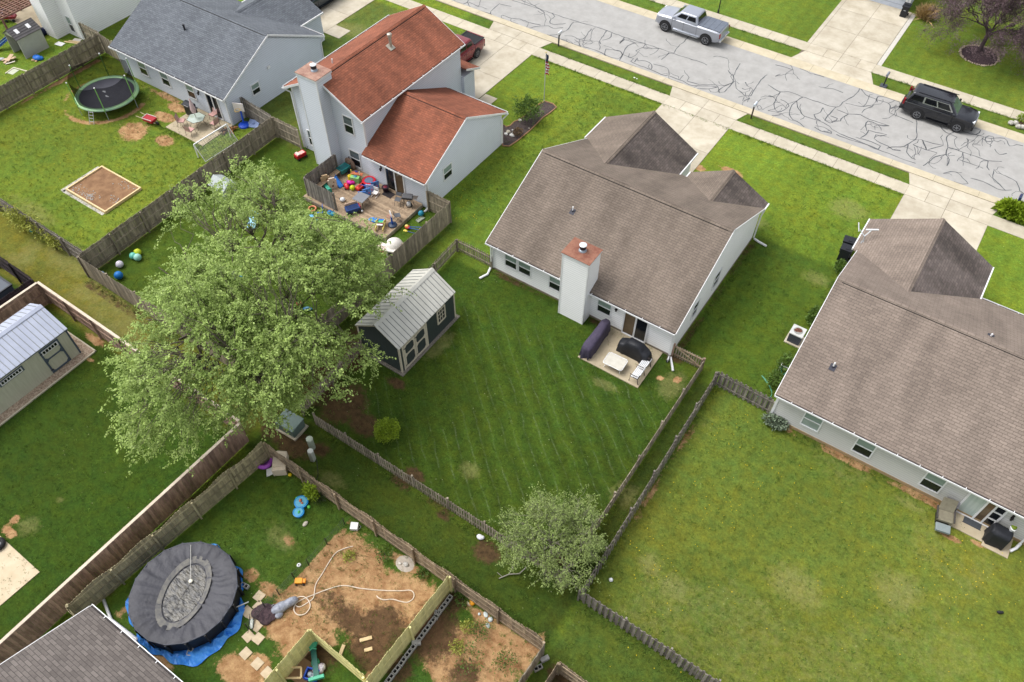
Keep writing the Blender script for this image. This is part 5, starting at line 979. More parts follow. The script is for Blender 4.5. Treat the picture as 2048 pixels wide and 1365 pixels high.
tag(dn.build('dandelions',mat('dandelion',C(224,200,40),C(200,170,20),ns=3,rough=.8),None),kind='stuff')
# tufts of longer grass along fences and scattered in lawns
def tufts(name,zones,m,seed):
    r=np.random.RandomState(seed); P=[]
    for x0,x1,y0,y1,n in zones: P.append(np.stack([r.uniform(x0,x1,n),r.uniform(y0,y1,n),np.zeros(n)],1))
    P=np.concatenate(P); k=7; P=np.repeat(P,k,0)+r.normal(0,.05,(len(P)*k,3))*np.array([1,1,0]); n=len(P); d=r.normal(0,.5,(n,3)); d[:,2]=.7+r.rand(n)*.5
    o=bpy.data.objects.new('tmp',None); o.location=(0,0,0); t=leaf_mesh(name,P,d,r.normal(0,1,(n,3)),.10*r.uniform(.5,1.5,n),np.clip(r.normal(.5,.25,n),0,1),m,o,wd=.16); t.parent=None; bpy.data.objects.remove(o); tag(t,kind='stuff')
tufts('grass_tufts',[(-6.5,-5.9,14,28.6,500),(-5.5,-4.8,13.6,28,500),(-21.5,-6.3,13.2,14,700),(-4.9,9,12.8,13.5,500),(-25.9,-25.1,14,30.5,500),(-22.4,-5.2,10.5,11.2,600),(-24.3,-23.5,-1,10.5,300),(-41.2,-25.5,13.3,14,500),(-49,-41.5,14,30,700),(-23,-6,11,28,1600),(-60,-42,15,29,1800),(-40,-26,14,30,1200),(-14,-5,5,10,500),(-22,-14,5,10.5,900),(-40,-25,-2,10.5,1500),(-4.5,9,10,27.5,2200),(-8,-2,29,50,900),(-27,-20,32,50,900),(-60,-42,28.9,29.8,200),(-20,-14.4,50.35,50.6,60),(-31.8,-20.1,50.3,50.62,260),(-14.3,-1.3,50.3,50.62,300),(-31.5,-20.3,51.8,51.95,200),(-14,-1.6,51.8,51.95,200),(-30,-14,63.9,64.1,200),(-8,5,63.9,64.1,200),(-8.1,-7.6,29,40,250),(-21,-8,28.2,28.6,200),(-2.6,-1.9,29,40,250),(-2,8,27.3,27.9,200),(-36,-28,26.3,26.65,200),(-50,-45,26.4,26.8,150),(-30,-23,30,50,500)],mat('grass_blade',C(104,132,44),C(76,106,30),ns=1,rough=.8,va=.4),4)
# ---------------------------------------------------------------- small things: compact part lists in local metres
_pm={}
def pc(r,g,b,rough=.45):
    k=(r,g,b,rough)
    if k not in _pm: _pm[k]=mat('paint_%d_%d_%d_%d'%(r,g,b,int(rough*100)),C(r,g,b),ns=5,rough=rough)
    return _pm[k]
def item(name,label,cat,pos,rz,parts,group=None,z=None,bev=.012):
    t=thing(name,label,cat,(pos[0],pos[1],z if z is not None else (pos[2] if len(pos)>2 else 0)),rz,group)
    single=len(parts)==1; last=None
    for pn,m,prs in parts:
        mb=MB()
        for p in prs:
            k=p[0]; a=p[1:]
            if k=='b': mb.box(*a)
            elif k=='c': mb.lathe([(a[2],a[3]),(a[2] if len(a)<6 else a[5],a[4])],a[0],a[1],16)
            elif k=='s': mb.sph(a[:3],a[3],14,None,a[4] if len(a)>4 else (1,1,1))
            elif k=='t': mb.tube(a[0],a[1],8)
            elif k=='m': mb.beam(*a)
            elif k=='p': mb.prism(*a)
            elif k=='l': mb.lathe(a[0],a[1],a[2],18)
            elif k=='e': mb.ext(*a)
            elif k=='q': mb.slab(*a)
        if pn.startswith('>'): o=mb.build(pn[1:],m,last,world=False,bevel=bev)
        else: o=mb.build(pn,m,t,world=False,bevel=bev); last=o
        if any(p[0] in 'slt' for p in prs) and not any(p[0]=='b' for p in prs):
            for f in o.data.polygons: f.use_smooth=True
            es=o.modifiers.new('e','EDGE_SPLIT'); es.split_angle=R(45)
            if bev: o.modifiers.remove(o.modifiers['bevel'])
    return t
def ball(px_,py_,r,c,label,group=None,z=0.,c2=None):
    # a sewn ball: sphere with a raised seam ring and a valve
    q=at(px_,py_,r+z); return item('ball',label,'ball',(q.x,q.y,z),random.random()*3,[('skin',pc(*c),[('s',0,0,r,r)]),('seam',pc(*(c2 or tuple(int(v*.85) for v in c))),[('l',[(r*1.004,r-.008),(r*1.012,r),(r*1.004,r+.008)],0,0)])],group,bev=0)
bl=M_blk; wh=W_tr; GR=mat('grill_cover',C(38,40,46),C(24,25,30),ns=3,rough=.55,bump=.01,bs=9)
# --- street side
def mailbox(pos,rz,label,post,box,base=None,h=1.1):
    pr=[('post',post,[('b',-.05,.05,-.05,.05,0,h),('m',(0,0,h-.35),(.25,0,h-.05),.05,.05)]),('box',box,[('e',[(-.09,h),(-.09,h+.12),(-.06,h+.19),(0,h+.215),(.06,h+.19),(.09,h+.12),(.09,h)],-.15,.38,'x')]),('>flag',pc(190,40,40),[('b',.1,.13,.092,.1,h+.1,h+.26)])]
    if base: pr.append(('base',base,[('b',-.26,.26,-.26,.26,0,.14)]))
    return item('mailbox',label,'mailbox',pos,rz,pr)
mailbox(at(1117,93),PI/2,'white mailbox on a thin post at the left driveway corner of the near verge',pc(70,70,72),pc(235,236,238))
mailbox(at(1502,237),PI/2,'pale mailbox on a dark brown post beside the driveway of the brown roofed house',pc(62,48,48),pc(215,222,232))
mailbox(at(1766,174),-PI/2,'grey mailbox on a black post with a square base on the far verge',pc(40,42,48),pc(130,136,146),pc(70,74,84))
mailbox((5.35,53.0,0),PI/2,'dark blue mailbox rising from the grassy clump at the right edge',pc(60,74,104),pc(44,56,92))
item('lamp_post','tall black lamp post on the lawn behind the silver pickup','lamp post',at(1436,27),0,[('pole',bl,[('c',0,0,.09,0,.35,.07),('c',0,0,.045,.35,3.3)]),('lantern',pc(60,60,62),[('c',0,0,.1,3.3,3.65,.16),('c',0,0,.2,3.65,3.72,.05)])])
fp=item('flagpole','slim flagpole with a limp striped red, white and blue flag in the mulch bed','flagpole',at(1088,206),0,[('pole',pc(190,192,194),[('t',[(0,0,0),(0,0,4.25)],.03)]),('finial',pc(225,205,140),[('s',0,0,4.3,.06)])])
fl=MB(); n_=14
for i in range(n_):
    z1=4.15-i*.115; z0=z1-.115; w1=.17+.05*math.sin(i*.9)+.012*i; w2=.17+.05*math.sin((i+1)*.9)+.012*(i+1)
    fl.mi=2 if i<5 else (0 if i%2 else 1)
    for k in range(6):
        a0,a1=k/6,(k+1)/6; yo=lambda a,i_: .05*math.sin(a*9+i_*.7)
        fl.add([(.02+a0*w2,yo(a0,i+1),z0),(.02+a1*w2,yo(a1,i+1),z0),(.02+a1*w1,yo(a1,i),z1),(.02+a0*w1,yo(a0,i),z1)],[(0,1,2,3)])
fo=fl.build('flag',[pc(190,50,60,.8),pc(232,230,228,.8),pc(62,74,104,.8)],fp,world=False); sm=fo.modifiers.new('s','SOLIDIFY'); sm.thickness=.01
bp_=[at(a,b_,0).xy for a,b_ in ((1005,250),(1013,255),(1020,253),(1028,245),(1040,240),(1060,225),(1078,210),(1090,204),(1106,209),(1113,216),(1100,227),(1085,237),(1060,262),(1035,283),(1018,294),(1005,293))][::-1]
mb=MB(); mb.prism([(p.x,p.y) for p in bp_],-.02,.04); struct('mulch_bed',mb,mat('mulch',C(92,80,76),C(58,48,48),ns=11,rough=.95,bump=.03,contrast=1.8))
mb=MB(); mb.tube([(p.x,p.y,.05) for p in bp_]+[(bp_[0].x,bp_[0].y,.05)],.05,6); o=mb.build('bed_edging',pc(168,130,96,.9),None); tag(o,'curved tan edging round the dark mulch bed with the flagpole','edging')
def rock(pos,r,c,label,name='stone',group=None):
    rr=random.Random(int(pos[0]*100)); mb=MB(); mb.sph((0,0,r*.35),r,9,None,(1,.8,.6)); mb.v=[(x*(1+rr.uniform(-.14,.14)),y*(1+rr.uniform(-.14,.14)),max(z,-.01)) for x,y,z in mb.v]; o=mb.build(name,mat('stone_%d'%c[0],C(*c),ns=6,rough=.9),None); o.location=(pos[0],pos[1],.02); return tag(o,label,'stone',group)
for px_,py_,r_,c,lb in ((1012,270,.16,(236,234,228),'round white stone nearest the wall corner in the mulch bed'),(1017,266,.2,(186,178,160),'tan stone behind the white stones in the mulch bed'),(1024,273,.2,(240,238,232),'wide white stone with a small white post in the mulch bed'),(1040,242,.14,(232,228,220),'small white stone at the far edge of the mulch bed'),(1058,258,.08,(196,186,170),'tiny tan stone near the bed edging')): rock(at(px_,py_),r_,c,lb)
item('garden_ornament','small upright white ornament standing on the mulch bed','ornament',at(1025,270),0,[('body',wh,[('c',0,0,.05,0,.3,.04),('s',0,0,.33,.06)])],z=.1)
q=at(1958,112); mb=MB(); mb.lathe([(1.45,-.02),(1.42,.05),(.7,.12),(.1,.14)],q.x,q.y,28); struct('mulch_ring',mb,mat('mulch_dark',C(76,58,62),C(50,38,42),ns=10,rough=.95,bump=.03,contrast=1.8))
mb=MB(); rr=random.Random(2)
for i in range(52):
    a=2*PI*i/52; rad=1.52+rr.uniform(-.06,.06); mb.sph((q.x+rad*math.cos(a),q.y+rad*math.sin(a),.05),rr.uniform(.07,.12),7,rr.random(),(1,1,.7))
tag(mb.build('stone_ring',mat('ring_stone',C(186,170,148),C(150,134,116),ns=6,rough=.9,va=.3),None),'ring of small tan stones round the mulch under the purple tree','stone ring')
def bin_(pos,rz,label,c=(34,36,42)):
    return item('wheelie_bin',label,'bin',pos,rz,[('body',pc(*c),[('p',[(-.27,-.3),(.27,-.3),(.27,.3),(-.27,.3)],0,.95),('b',-.31,.31,-.33,.35,.88,.96)]),('lid',pc(*c,.35),[('q',[(-.32,-.36,1.02),(.32,-.36,1.02),(.32,.38,1.06),(-.32,.38,1.06)],.07),('b',-.2,.2,-.05,.2,1.05,1.08)]),('wheel',bl,[('l',[(.13,-.04),(.13,.04)],0,0)] if 0 else [('c',-.25,.34,.11,0.02,.2)]),('wheel',bl,[('c',.25,.34,.11,.02,.2)]),('emblem',pc(180,184,190),[('b',-.09,.09,-.335,-.33,.62,.68)])])
bin_((-8.55,74.3,0),0,'black wheelie bin in front of the pale blue garage corner')
bin_((-2.62,42.05,0),-PI/2,'black wheelie bin nearest the roof corner beside the right house'); bin_((-2.75,42.85,0),-PI/2+.1,'dark wheelie bin farther along, partly under the garage eave')
item('air_conditioner','boxy outdoor air conditioner with a pale lid and leaves on its fan','air conditioner',(-2.65,33.9,0),0,[('cabinet',pc(58,60,70),[('b',-.36,.36,-.36,.36,.08,.78)]),('>louvre',pc(92,94,104),[('b',-.37,.37,-.37,.37,z,z+.02) for z in (.16,.26,.36,.46,.56,.66)]),('lid',pc(205,206,204),[('b',-.4,.4,-.4,.4,.78,.86)]),('fan_grille',pc(150,150,146),[('c',0,0,.27,.86,.885)]),('>leaf_litter',mat('dead_leaves',C(120,74,56),C(60,40,34),ns=9,rough=.9,contrast=2),[('s',.02,.05,.88,.2,(1,.8,.2)),('s',-.1,-.05,.88,.14,(1,.8,.25))]),('pad',M_conc,[('b',-.48,.48,-.48,.48,0,.08)])])
item('hose_reel','tangle of green hose on a small white reel beside the right house','hose reel',at(1569,742,.3).xy,0,[('frame',wh,[('m',(-.3,-.2,0),(-.3,.2,.6),.04,.04),('m',(.3,-.2,0),(.3,.2,.6),.04,.04),('m',(-.3,.1,.5),(.3,.1,.5),.04,.04)]),('hose',pc(70,140,120),[('t',[(.28*math.cos(a)*(.8+.2*math.sin(3*a)),.28*math.sin(a),.35+.1*math.sin(5*a)) for a in np.linspace(0,18,70)],.022)])],z=0)
item('garden_hose','green hose trailing through the weeds by the fence','hose',(-2.7,29.3,0),0,[('hose',pc(90,160,130),[('t',[(.5*math.cos(a*.9),.9*math.sin(a*.5)+a*.05,.03) for a in np.linspace(0,9,50)],.02)])])
item('aerial','bare white dish mast clamped on the garage roof edge of the right house','aerial',(-1.85,41.1,2.5),0,[('mast',pc(205,210,214),[('t',[(0,0,0),(-.1,0,.5),(.1,.35,.8)],.035),('t',[(-.1,0,.5),(-.5,.1,.75)],.03)]),('arm',pc(225,228,230),[('t',[(-.5,-.1,.75),(-.75,.3,1.05)],.03),('m',(-.2,.3,.75),(.45,.6,.85),.09,.05)]),('foot',pc(150,150,150),[('b',-.15,.2,-.15,.15,-.02,.03)])],z=2.62)
item('stone_planter','low rock planter with shrubs at the far kerb on the right edge','planter',at(2034,254),0,[('rocks',mat('rock_pale',C(206,202,192),C(150,146,138),ns=7,rough=.9,contrast=1.6),[('s',-.5+.28*i,.2*math.sin(i*2),.15,.22,(1,.9,.8)) for i in range(6)]),('soil',pc(80,62,50,.9),[('s',.2,.4,.1,.5,(1,.7,.3))])])
bush('garden_shrub','small green shrub growing from the rock planter at the right edge','shrub',at(2042,246),.45,700,.1,M_l1)
# --- centre patio
def draped(name,label,cat,pos,rz,L,Wd,prof,m,folds=10,amp=.035,seed=1):
    """cloth cover: prof = list of (s along length, height, half width factor)"""
    t=thing(name,label,cat,pos,rz); r_=random.Random(seed); na=40; vs=[];fs=[]; rings=[]
    lv=[0,.25,.55,.8,.93,1.0]
    for li,v in enumerate(lv):
        for k in range(na):
            a=2*PI*k/na; c,s=math.cos(a),math.sin(a); e=.45; x=abs(c)**e*(1 if c>0 else -1)*L/2; y=abs(s)**e*(1 if s>0 else -1)*Wd/2
            h=np.interp(x,[p[0] for p in prof],[p[1] for p in prof]); wf=np.interp(x,[p[0] for p in prof],[p[2] for p in prof])
            sh=[1,.99,.95,.9,.8,.5][li]; fo_=1+amp*math.sin(folds*a+seed)*(1-v)*2.2+amp*.5*math.sin(folds*2.3*a)*(1-v)
            vs.append((x*(1-(1-sh)*.35)*fo_,y*sh*wf*fo_,.02+h*v+(.03*math.sin(a*5+seed) if li==0 else 0)+ (0.02*math.sin(a*7) if li in (3,4) else 0)))
    n=na
    for i in range(len(lv)-1):
        for k in range(n): fs.append((i*n+k,i*n+(k+1)%n,(i+1)*n+(k+1)%n,(i+1)*n+k))
    b0=(len(lv)-1)*n; xs_=sorted(set(range(n)))
    # close the top with a strip between the two sides
    for k in range(n//2): fs.append((b0+k,b0+(k+1)%n,b0+(n-k-1)%n,b0+(n-k)%n)) if k and k<n//2-0 else None
    mb=MB(); mb.add(vs,[f for f in fs if f and len(set(f))>2]); o=mb.build('cover',m,t,world=False,smooth=True); return t
M_vio=mat('cover_violet',C(78,70,90),C(58,52,70),ns=3,rough=.8,bump=.015,bs=6)
draped('covered_sofa','long violet grey cover draped over patio furniture on the left of the patio','covered furniture',(-12.2,27.05,.06),PI/2,2.75,.78,[(-1.4,.85,1),(0,.95,.85),(1.0,1.1,.75),(1.4,.95,.7)],M_vio,12,.04,3)
t=draped('covered_grill','wide black covered grill in front of the sliding door of the white house','covered grill',(-9.95,27.55,.06),R(-2),2.05,.82,[(-1.03,.72,1),(-.62,.78,1),(-.5,1.12,.8),(.5,1.12,.8),(.62,.85,1),(1.03,.74,1)],GR,9,.03,5)
tb=item('glass_table','low glass patio table with rounded corners and a white frame','table',(-10.45,26.2,.06),R(2),[('table_top',mat('frosted_glass',C(206,202,190),C(190,184,170),ns=3,rough=.15,spec=.6),[('p',[(.58*c,.43*s_) for c,s_ in ((-.82,-1),(.82,-1),(1,-.78),(1,.78),(.82,1),(-.82,1),(-1,.78),(-1,-.78))],.44,.455)]),('frame',wh,[('t',[(.6*c,.45*s_,.445) for c,s_ in ((-.82,-1),(.82,-1),(1,-.78),(1,.78),(.82,1),(-.82,1),(-1,.78),(-1,-.78),(-.82,-1))],.02),('m',(-.58,-.43,.43),(.58,.43,.43),.03,.015),('m',(-.58,.43,.43),(.58,-.43,.43),.03,.015)])]+[('leg',wh,[('t',[(sx*.5,sy*.36,0),(sx*.4,sy*.28,.43)],.018)]) for sx in (-1,1) for sy in (-1,1)])
item('garden_bench','white slatted bench with black iron ends at the patio edge','bench',(-9.02,26.55,.06),0,[('seat',mat('bench_slat',C(228,230,232),C(206,208,210),ns=5,rough=.5),[('b',-.22+.088*i,-.15+.088*i,-.78,.78,.42,.445) for i in range(5)]),('backrest',_mats['bench_slat'],[('b',.24+.02*i,.26+.02*i,-.78,.78,.5+.11*i,.585+.11*i) for i in range(3)])]+[('bench_end',pc(46,34,40,.5),[('t',[(-.27,y,0),(-.22,y,.42),(.22,y,.44),(.3,y,0)],.025),('t',[(.22,y,.44),(.3,y,.84)],.025),('t',[(-.24,y,.42),(-.26,y,.62),(.2,y,.64)],.022)]) for y in (-.76,0,.76)])
# --- right patio
item('patio_chair','worn olive grey cushioned rocker under a folded cover beside the glass doors','chair',(7.75,27.1,.05),R(12),[('seat',mat('olive_cushion',C(138,132,112),C(112,106,90),ns=4,rough=.85),[('b',-.36,.36,-.45,.2,.38,.52)]),('backrest',_mats['olive_cushion'],[('q',[(-.36,.15,.55),(.36,.15,.55),(.34,.5,1.15),(-.34,.5,1.15)],.12)]),('leg_rest',pc(136,146,146,.8),[('b',-.34,.34,-.95,-.5,.2,.34)]),('armrest',pc(72,68,66),[('b',-.44,-.37,-.45,.3,.55,.62)]),('armrest',pc(72,68,66),[('b',.37,.44,-.45,.3,.55,.62)]),('base',pc(48,46,48),[('b',-.3,.3,-.35,.2,0,.38)])])
item('side_box','grey box against the wall behind the worn patio rocker','box',(7.85,27.75,.05),0,[('box',pc(122,120,122,.7),[('b',-.3,.3,-.18,.18,0,.7)]),('lid',pc(134,132,134,.7),[('b',-.32,.32,-.2,.2,.7,.74)])])
item('doormat','dark doormat in front of the glass doors on the right patio','doormat',(9.1,27.72,.05),0,[('mat',pc(78,82,86,.95),[('b',-.42,.42,-.2,.2,0,.015)]),('border',pc(60,64,68,.95),[('b',-.45,.45,-.23,-.2,0,.018),('b',-.45,.45,.2,.23,0,.018)])])
draped('covered_grill','black covered square grill with a potted plant on it at the right edge','covered grill',(10.2,27.35,.05),R(0),1.0,.85,[(-.5,1.05,.95),(.5,1.0,.95)],GR,7,.03,8)
item('plant_pot','white pot with a leafy plant standing on the black square grill','plant pot',(10.5,27.6,1.08),0,[('pot',wh,[('l',[(.1,0),(.14,.18),(.15,.2)],0,0)]),('>plant',M_l1,[('s',.02,.0,.26,.1),('s',-.06,.05,.24,.07),('s',.07,.06,.25,.07)])])
item('black_bag','small black bundle on the lawn near the right edge','bag',at(1998,1226),.4,[('bag',bl,[('s',0,0,.07,.1,(1.3,.8,.8)),('s',.12,.03,.05,.07)])])
ball(1222,1160,.1,(238,240,240),'small white ball lying alone in the yellowish right yard')
# --- trampoline yard
TQ=at(214,187,.85); tx,ty=TQ.x,TQ.y; tr_=2.3
GN=pc(150,196,120); tp=[('mat',mat('jump_mat',C(68,68,78),C(56,56,66),ns=2,rough=.7),[('c',0,0,tr_-.24,.83,.86)]),('>print',pc(200,202,206),[('b',-.5,-.16,-.06,.06,.861,.866),('b',-.4,-.3,.06,.12,.861,.866),('b',.15,.5,-.3,-.2,.861,.866),('b',.28,.38,-.36,-.3,.861,.866)]),('pad',mat('pad_green',C(158,198,134),C(122,160,128),ns=.7,rough=.5,contrast=1.5),[('l',[(tr_-.3,.84),(tr_-.28,.9),(tr_+.02,.9),(tr_+.06,.84)],0,0)]),('frame',pc(150,160,168),[('t',[(tr_*math.cos(a),tr_*math.sin(a),.8) for a in np.linspace(0,2*PI,33)],.03)])]
tt=thing('trampoline','round trampoline with a green pad and black net enclosure','trampoline',(tx,ty,0))
def lb(mb,n,m,par,**k): return mb.build(n,m,par,world=False,**k)
m_=MB(); m_.lathe([(tr_-.24,.83),(tr_-.24,.86)],0,0,40); jm=lb(m_,'mat',tp[0][1],tt); m_=MB(); 
for a in tp[1][2]: m_.box(*a[1:])
lb(m_,'print',tp[1][1],jm)
m_=MB(); k=48
vs=[];fs=[]
for i in range(k):
    a=2*PI*i/k; vs+=[(r_*math.cos(a),r_*math.sin(a),z) for r_,z in ((tr_-.28,.865),(tr_-.26,.905),(tr_+.03,.905),(tr_+.06,.84))]
for i in range(k): 
    j=(i+1)%k
    for q in range(3): fs.append((i*4+q,j*4+q,j*4+q+1,i*4+q+1)[::-1])
m_.add(vs,fs); lb(m_,'pad',tp[2][1],tt,smooth=True)
m_=MB(); m_.tube([(tr_*math.cos(a),tr_*math.sin(a),.8) for a in np.linspace(0,2*PI,41)],.03,6); lb(m_,'frame_ring',tp[3][1],tt)
PA=[R(a) for a in (200,255,300,345,30,90,145)]
PA=[R(18+60*i) for i in range(6)]
for a in PA:
    c,s_=math.cos(a)*(tr_+.05),math.sin(a)*(tr_+.05); m_=MB(); m_.tube([(c,s_,.75),(c,s_,2.75)],.035,8); po=lb(m_,'net_pole',pc(140,200,110),tt); m_=MB(); m_.sph((c,s_,2.8),.06,8); lb(m_,'pole_cap',wh,po)
    m_=MB(); m_.tube([(c,s_,0),(c,s_,.8)],.025,8); lb(m_,'leg',pc(160,170,176),tt)
m_=MB(); vs=[];fs=[]
for i in range(49):
    a=2*PI*i/48+R(18); dip=abs(math.sin(3*(a-R(18)))); rad=tr_-.08-.05*dip; vs+=[(rad*math.cos(a),rad*math.sin(a),.9),(rad*math.cos(a),rad*math.sin(a),2.7-.18*dip)]
    if i: fs.append((2*i-2,2*i,2*i+1,2*i-1))
m_.add(vs,fs); lb(m_,'net',mat('net_mesh',C(14,16,18),rough=1,alpha=.66,spec=0.),tt)
m_=MB(); 
for s_ in (-.18,.18): m_.tube([(s_,-tr_-.5,0),(s_,-tr_-.02,.9)],.02,6)
for k in range(4): z=.18+.2*k; m_.beam((-.18,-tr_-.5+.48*z/.9,z),(.18,-tr_-.5+.48*z/.9,z),.04,.02)
m_.xf(Matrix.Rotation(R(22),4,'Z')); lb(m_,'ladder',pc(190,190,194),tt)
sq=thing('sandbox','pale timber framed sandbox filled with brown soil on the lawn','sandbox',(-47.2,19.65,0)); WNW=mat('fresh_pine',C(232,206,160),C(212,184,136),ns=5,rough=.7)
for a in ((-2.1,2.1,-1.52,-1.42),(-2.1,2.1,1.42,1.52),(-2.1,-2.0,-1.42,1.42),(2.0,2.1,-1.42,1.42)): m_=MB(); m_.box(*a,0,.2); lb(m_,'board',WNW,sq)
m_=MB(); m_.box(-2,2,-1.42,1.42,0,.1); lb(m_,'soil_fill',mat('sandbox_soil',C(150,116,84),C(120,88,62),ns=2,rough=.95,contrast=1.5,bump=.02,detail=8),sq)
m_=MB(); rr=random.Random(4)
for cx,cy,n_ in ((-.3,-1.0,70),(1.6,-.3,26),(.9,1.2,24),(-1.5,-1.0,20)):
    for _ in range(n_): a,b_=rr.gauss(cx,.35),rr.gauss(cy,.2); (abs(a)<1.9 and abs(b_)<1.35) and m_.sph((a,b_,.11),rr.uniform(.02,.045),5)
tag(lb(m_,'gravel',pc(206,204,200,.9),sq),kind='stuff')
m_=MB(); m_.box(-2.5,-2.12,-1.7,1.4,-.01,.02); m_.box(-2.3,2.0,-1.75,-1.54,-.01,.02); lb(m_,'gravel_skirt',mat('gravel_white',C(200,196,188),C(150,146,130),ns=9,rough=.95,contrast=2),sq)
item('wheelbarrow','red wheelbarrow with a pale tray tipped on the bare patch by the trampoline','wheelbarrow',at(304,247),R(10),[('tray',pc(176,30,44),[('q',[(-.5,-.3,.5),(.35,-.3,.42),(.35,.3,.42),(-.5,.3,.5)],.2)]),('>tray_rim',pc(226,214,206),[('b',-.5,.36,-.31,-.27,.46,.52),('b',-.5,.36,.27,.31,.46,.52),('b',-.52,-.48,-.3,.3,.46,.54)]),('wheel',bl,[('s',.6,0,.17,.17,(1,.4,1))]),('handle',pc(200,180,150),[('m',(-1.1,-.25,.5),(.5,-.12,.2),.04,.04)]),('handle',pc(200,180,150),[('m',(-1.1,.25,.5),(.5,.12,.2),.04,.04)]),('leg',bl,[('m',(-.25,-.2,0),(-.2,-.2,.35),.03,.03),('m',(-.25,.2,0),(-.2,.2,.35),.03,.03)])])
# patio set
def hexa_table(pos,label): return item('patio_table',label,'table',pos,0,[('table_top',mat('clear_glass',C(186,198,190),C(150,160,140),ns=2,rough=.1,spec=.7),[('p',[(.68*math.cos(R(60*i)),.68*math.sin(R(60*i))) for i in range(6)],.7,.715)]),('rim',pc(70,66,64),[('t',[(.69*math.cos(R(60*i)),.69*math.sin(R(60*i)),.705) for i in range(7)],.018)])]+[('leg',pc(90,74,66),[('t',[(.6*math.cos(a),.6*math.sin(a),0),(.3*math.cos(a),.3*math.sin(a),.7)],.015)]) for a in (.8,2.37,3.94,5.5)])
hexa_table((-47.35,28.35,.05),'hexagonal glass patio table with a closed parasol through its middle')
item('parasol','closed pale pink parasol standing in the hexagonal table','parasol',(-47.35,28.35,.05),0,[('pole',pc(150,140,130),[('t',[(0,0,.1),(0,0,2.3)],.02)]),('canopy',pc(214,188,190,.85),[('l',[(.03,1.15),(.16,1.2),(.2,1.45),(.13,1.9),(.05,2.3),(.01,2.4)],0,0)])])
def pchair(pos,rz,label): return item('patio_chair',label,'chair',pos,rz,[('cushion',pc(206,162,154,.85),[('b',-.24,.24,-.24,.24,.42,.48)]),('backrest',pc(210,172,164,.85),[('q',[(-.24,.2,.5),(.24,.2,.5),(.24,.32,.95),(-.24,.32,.95)],.05)]),('>stripe',pc(160,70,76,.85),[('b',-.24,.24,-.25,-.245,.42,.47)]),('frame',pc(78,62,58),[('t',[(sx*.26,-.26,0),(sx*.26,-.2,.45),(sx*.26,.22,.45),(sx*.26,.3,.95)],.014) for sx in (-1,1)]+[('t',[(sx*.26,.3,0),(sx*.26,.2,.45)],.014) for sx in (-1,1)])],group='pink chairs of the patio set')
pchair((-48.35,27.7,.05),R(125),'pink cushioned patio chair on the left of the hexagonal table'); pchair((-46.95,27.3,.05),R(190),'pink cushioned patio chair nearest the lawn'); pchair((-46.1,28.9,.05),R(-85),'pink cushioned patio chair at the wall side near the sliding door'); pchair((-47.0,29.6,.05),R(0),'pink cushioned patio chair against the wall behind the table')
item('gas_grill','black gas grill with a side shelf at the corner of the trampoline yard patio','grill',(-48.75,29.0,.05),R(0),[('cart',pc(36,36,40),[('b',-.4,.4,-.25,.25,.1,.75)]),('lid',pc(46,48,54,.35),[('e',[(-.28,.8),(-.26,1.0),(-.1,1.15),(.12,1.15),(.26,1.0),(.28,.8)],-.4,.4,'x')]),('>handle',pc(190,190,190,.3),[('t',[(-.25,-.3,.98),(.25,-.3,.98)],.015)]),('side_shelf',pc(52,54,60),[('b',-.72,-.4,-.22,.22,.78,.82)]),('side_shelf',pc(52,54,60),[('b',.4,.72,-.22,.22,.78,.82)])]+[('leg',bl,[('b',a,a+.05,b_,b_+.05,0,.2)]) for a in (-.38,.33) for b_ in (-.22,.17)])
item('soccer_goal','white framed soccer goal with a net beside the grey board fence','goal',at(430,295),math.atan2(1.0,.55)*0+PI/2*.97,[('frame',wh,[('m',(-1.5,-.0,1.15),(1.5,0,1.15),.08,.08),('m',(-1.5,0,0),(-1.5,0,1.15),.08,.08),('m',(1.5,0,0),(1.5,0,1.15),.08,.08),('m',(-1.5,0,1.1),(-1.5,-.8,.0),.05,.05),('m',(1.5,0,1.1),(1.5,-.8,.0),.05,.05),('m',(-1.5,-.8,.03),(1.5,-.8,.03),.04,.04)]),('net',mat('net_white',C(225,226,222),rough=.9,alpha=.10),[('q',[(-1.5,-.8,.05),(1.5,-.8,.05),(1.5,0,1.1),(-1.5,0,1.1)],.01)]),('>net_cord',pc(60,66,60),[('m',(-1.5+.2*i,-.8,.07),(-1.5+.2*i,0,1.12),.012,.01) for i in range(16)]+[('m',(-1.5,-.8+.16*i,.07+.21*i),(1.5,-.8+.16*i,.07+.21*i),.012,.01) for i in range(6)])])
item('basketball_hoop','toddler basketball hoop with a blue base and red cap by the slate roofed house','basketball hoop',at(489,252),R(200),[('base',pc(30,84,214),[('l',[(.42,0),(.42,.12),(.3,.2),(.1,.24)],0,0)]),('pole',pc(32,88,216),[('t',[(0,0,.2),(0,-.1,1.4)],.07)]),('>cap',pc(200,50,70),[('s',0,-.1,1.42,.12)]),('backboard',pc(232,224,222),[('b',-.42,.42,.02,.07,1.35,2.0)]),('hoop',pc(220,180,90),[('t',[(.2*math.cos(a),.28+.2*math.sin(a),1.55) for a in np.linspace(0,2*PI,14)],.018)])])
item('sandbox_cover','pale blue plastic sandbox lid leaning in the fence corner','lid',at(508,252),R(20),[('lid',pc(142,162,206),[('q',[(-.45,-.3,.1),(.45,-.3,.1),(.42,.35,.3),(-.42,.35,.3)],.07)]),('>knob',pc(122,142,190),[('s',0,0,.22,.1,(1,1,.4))])])
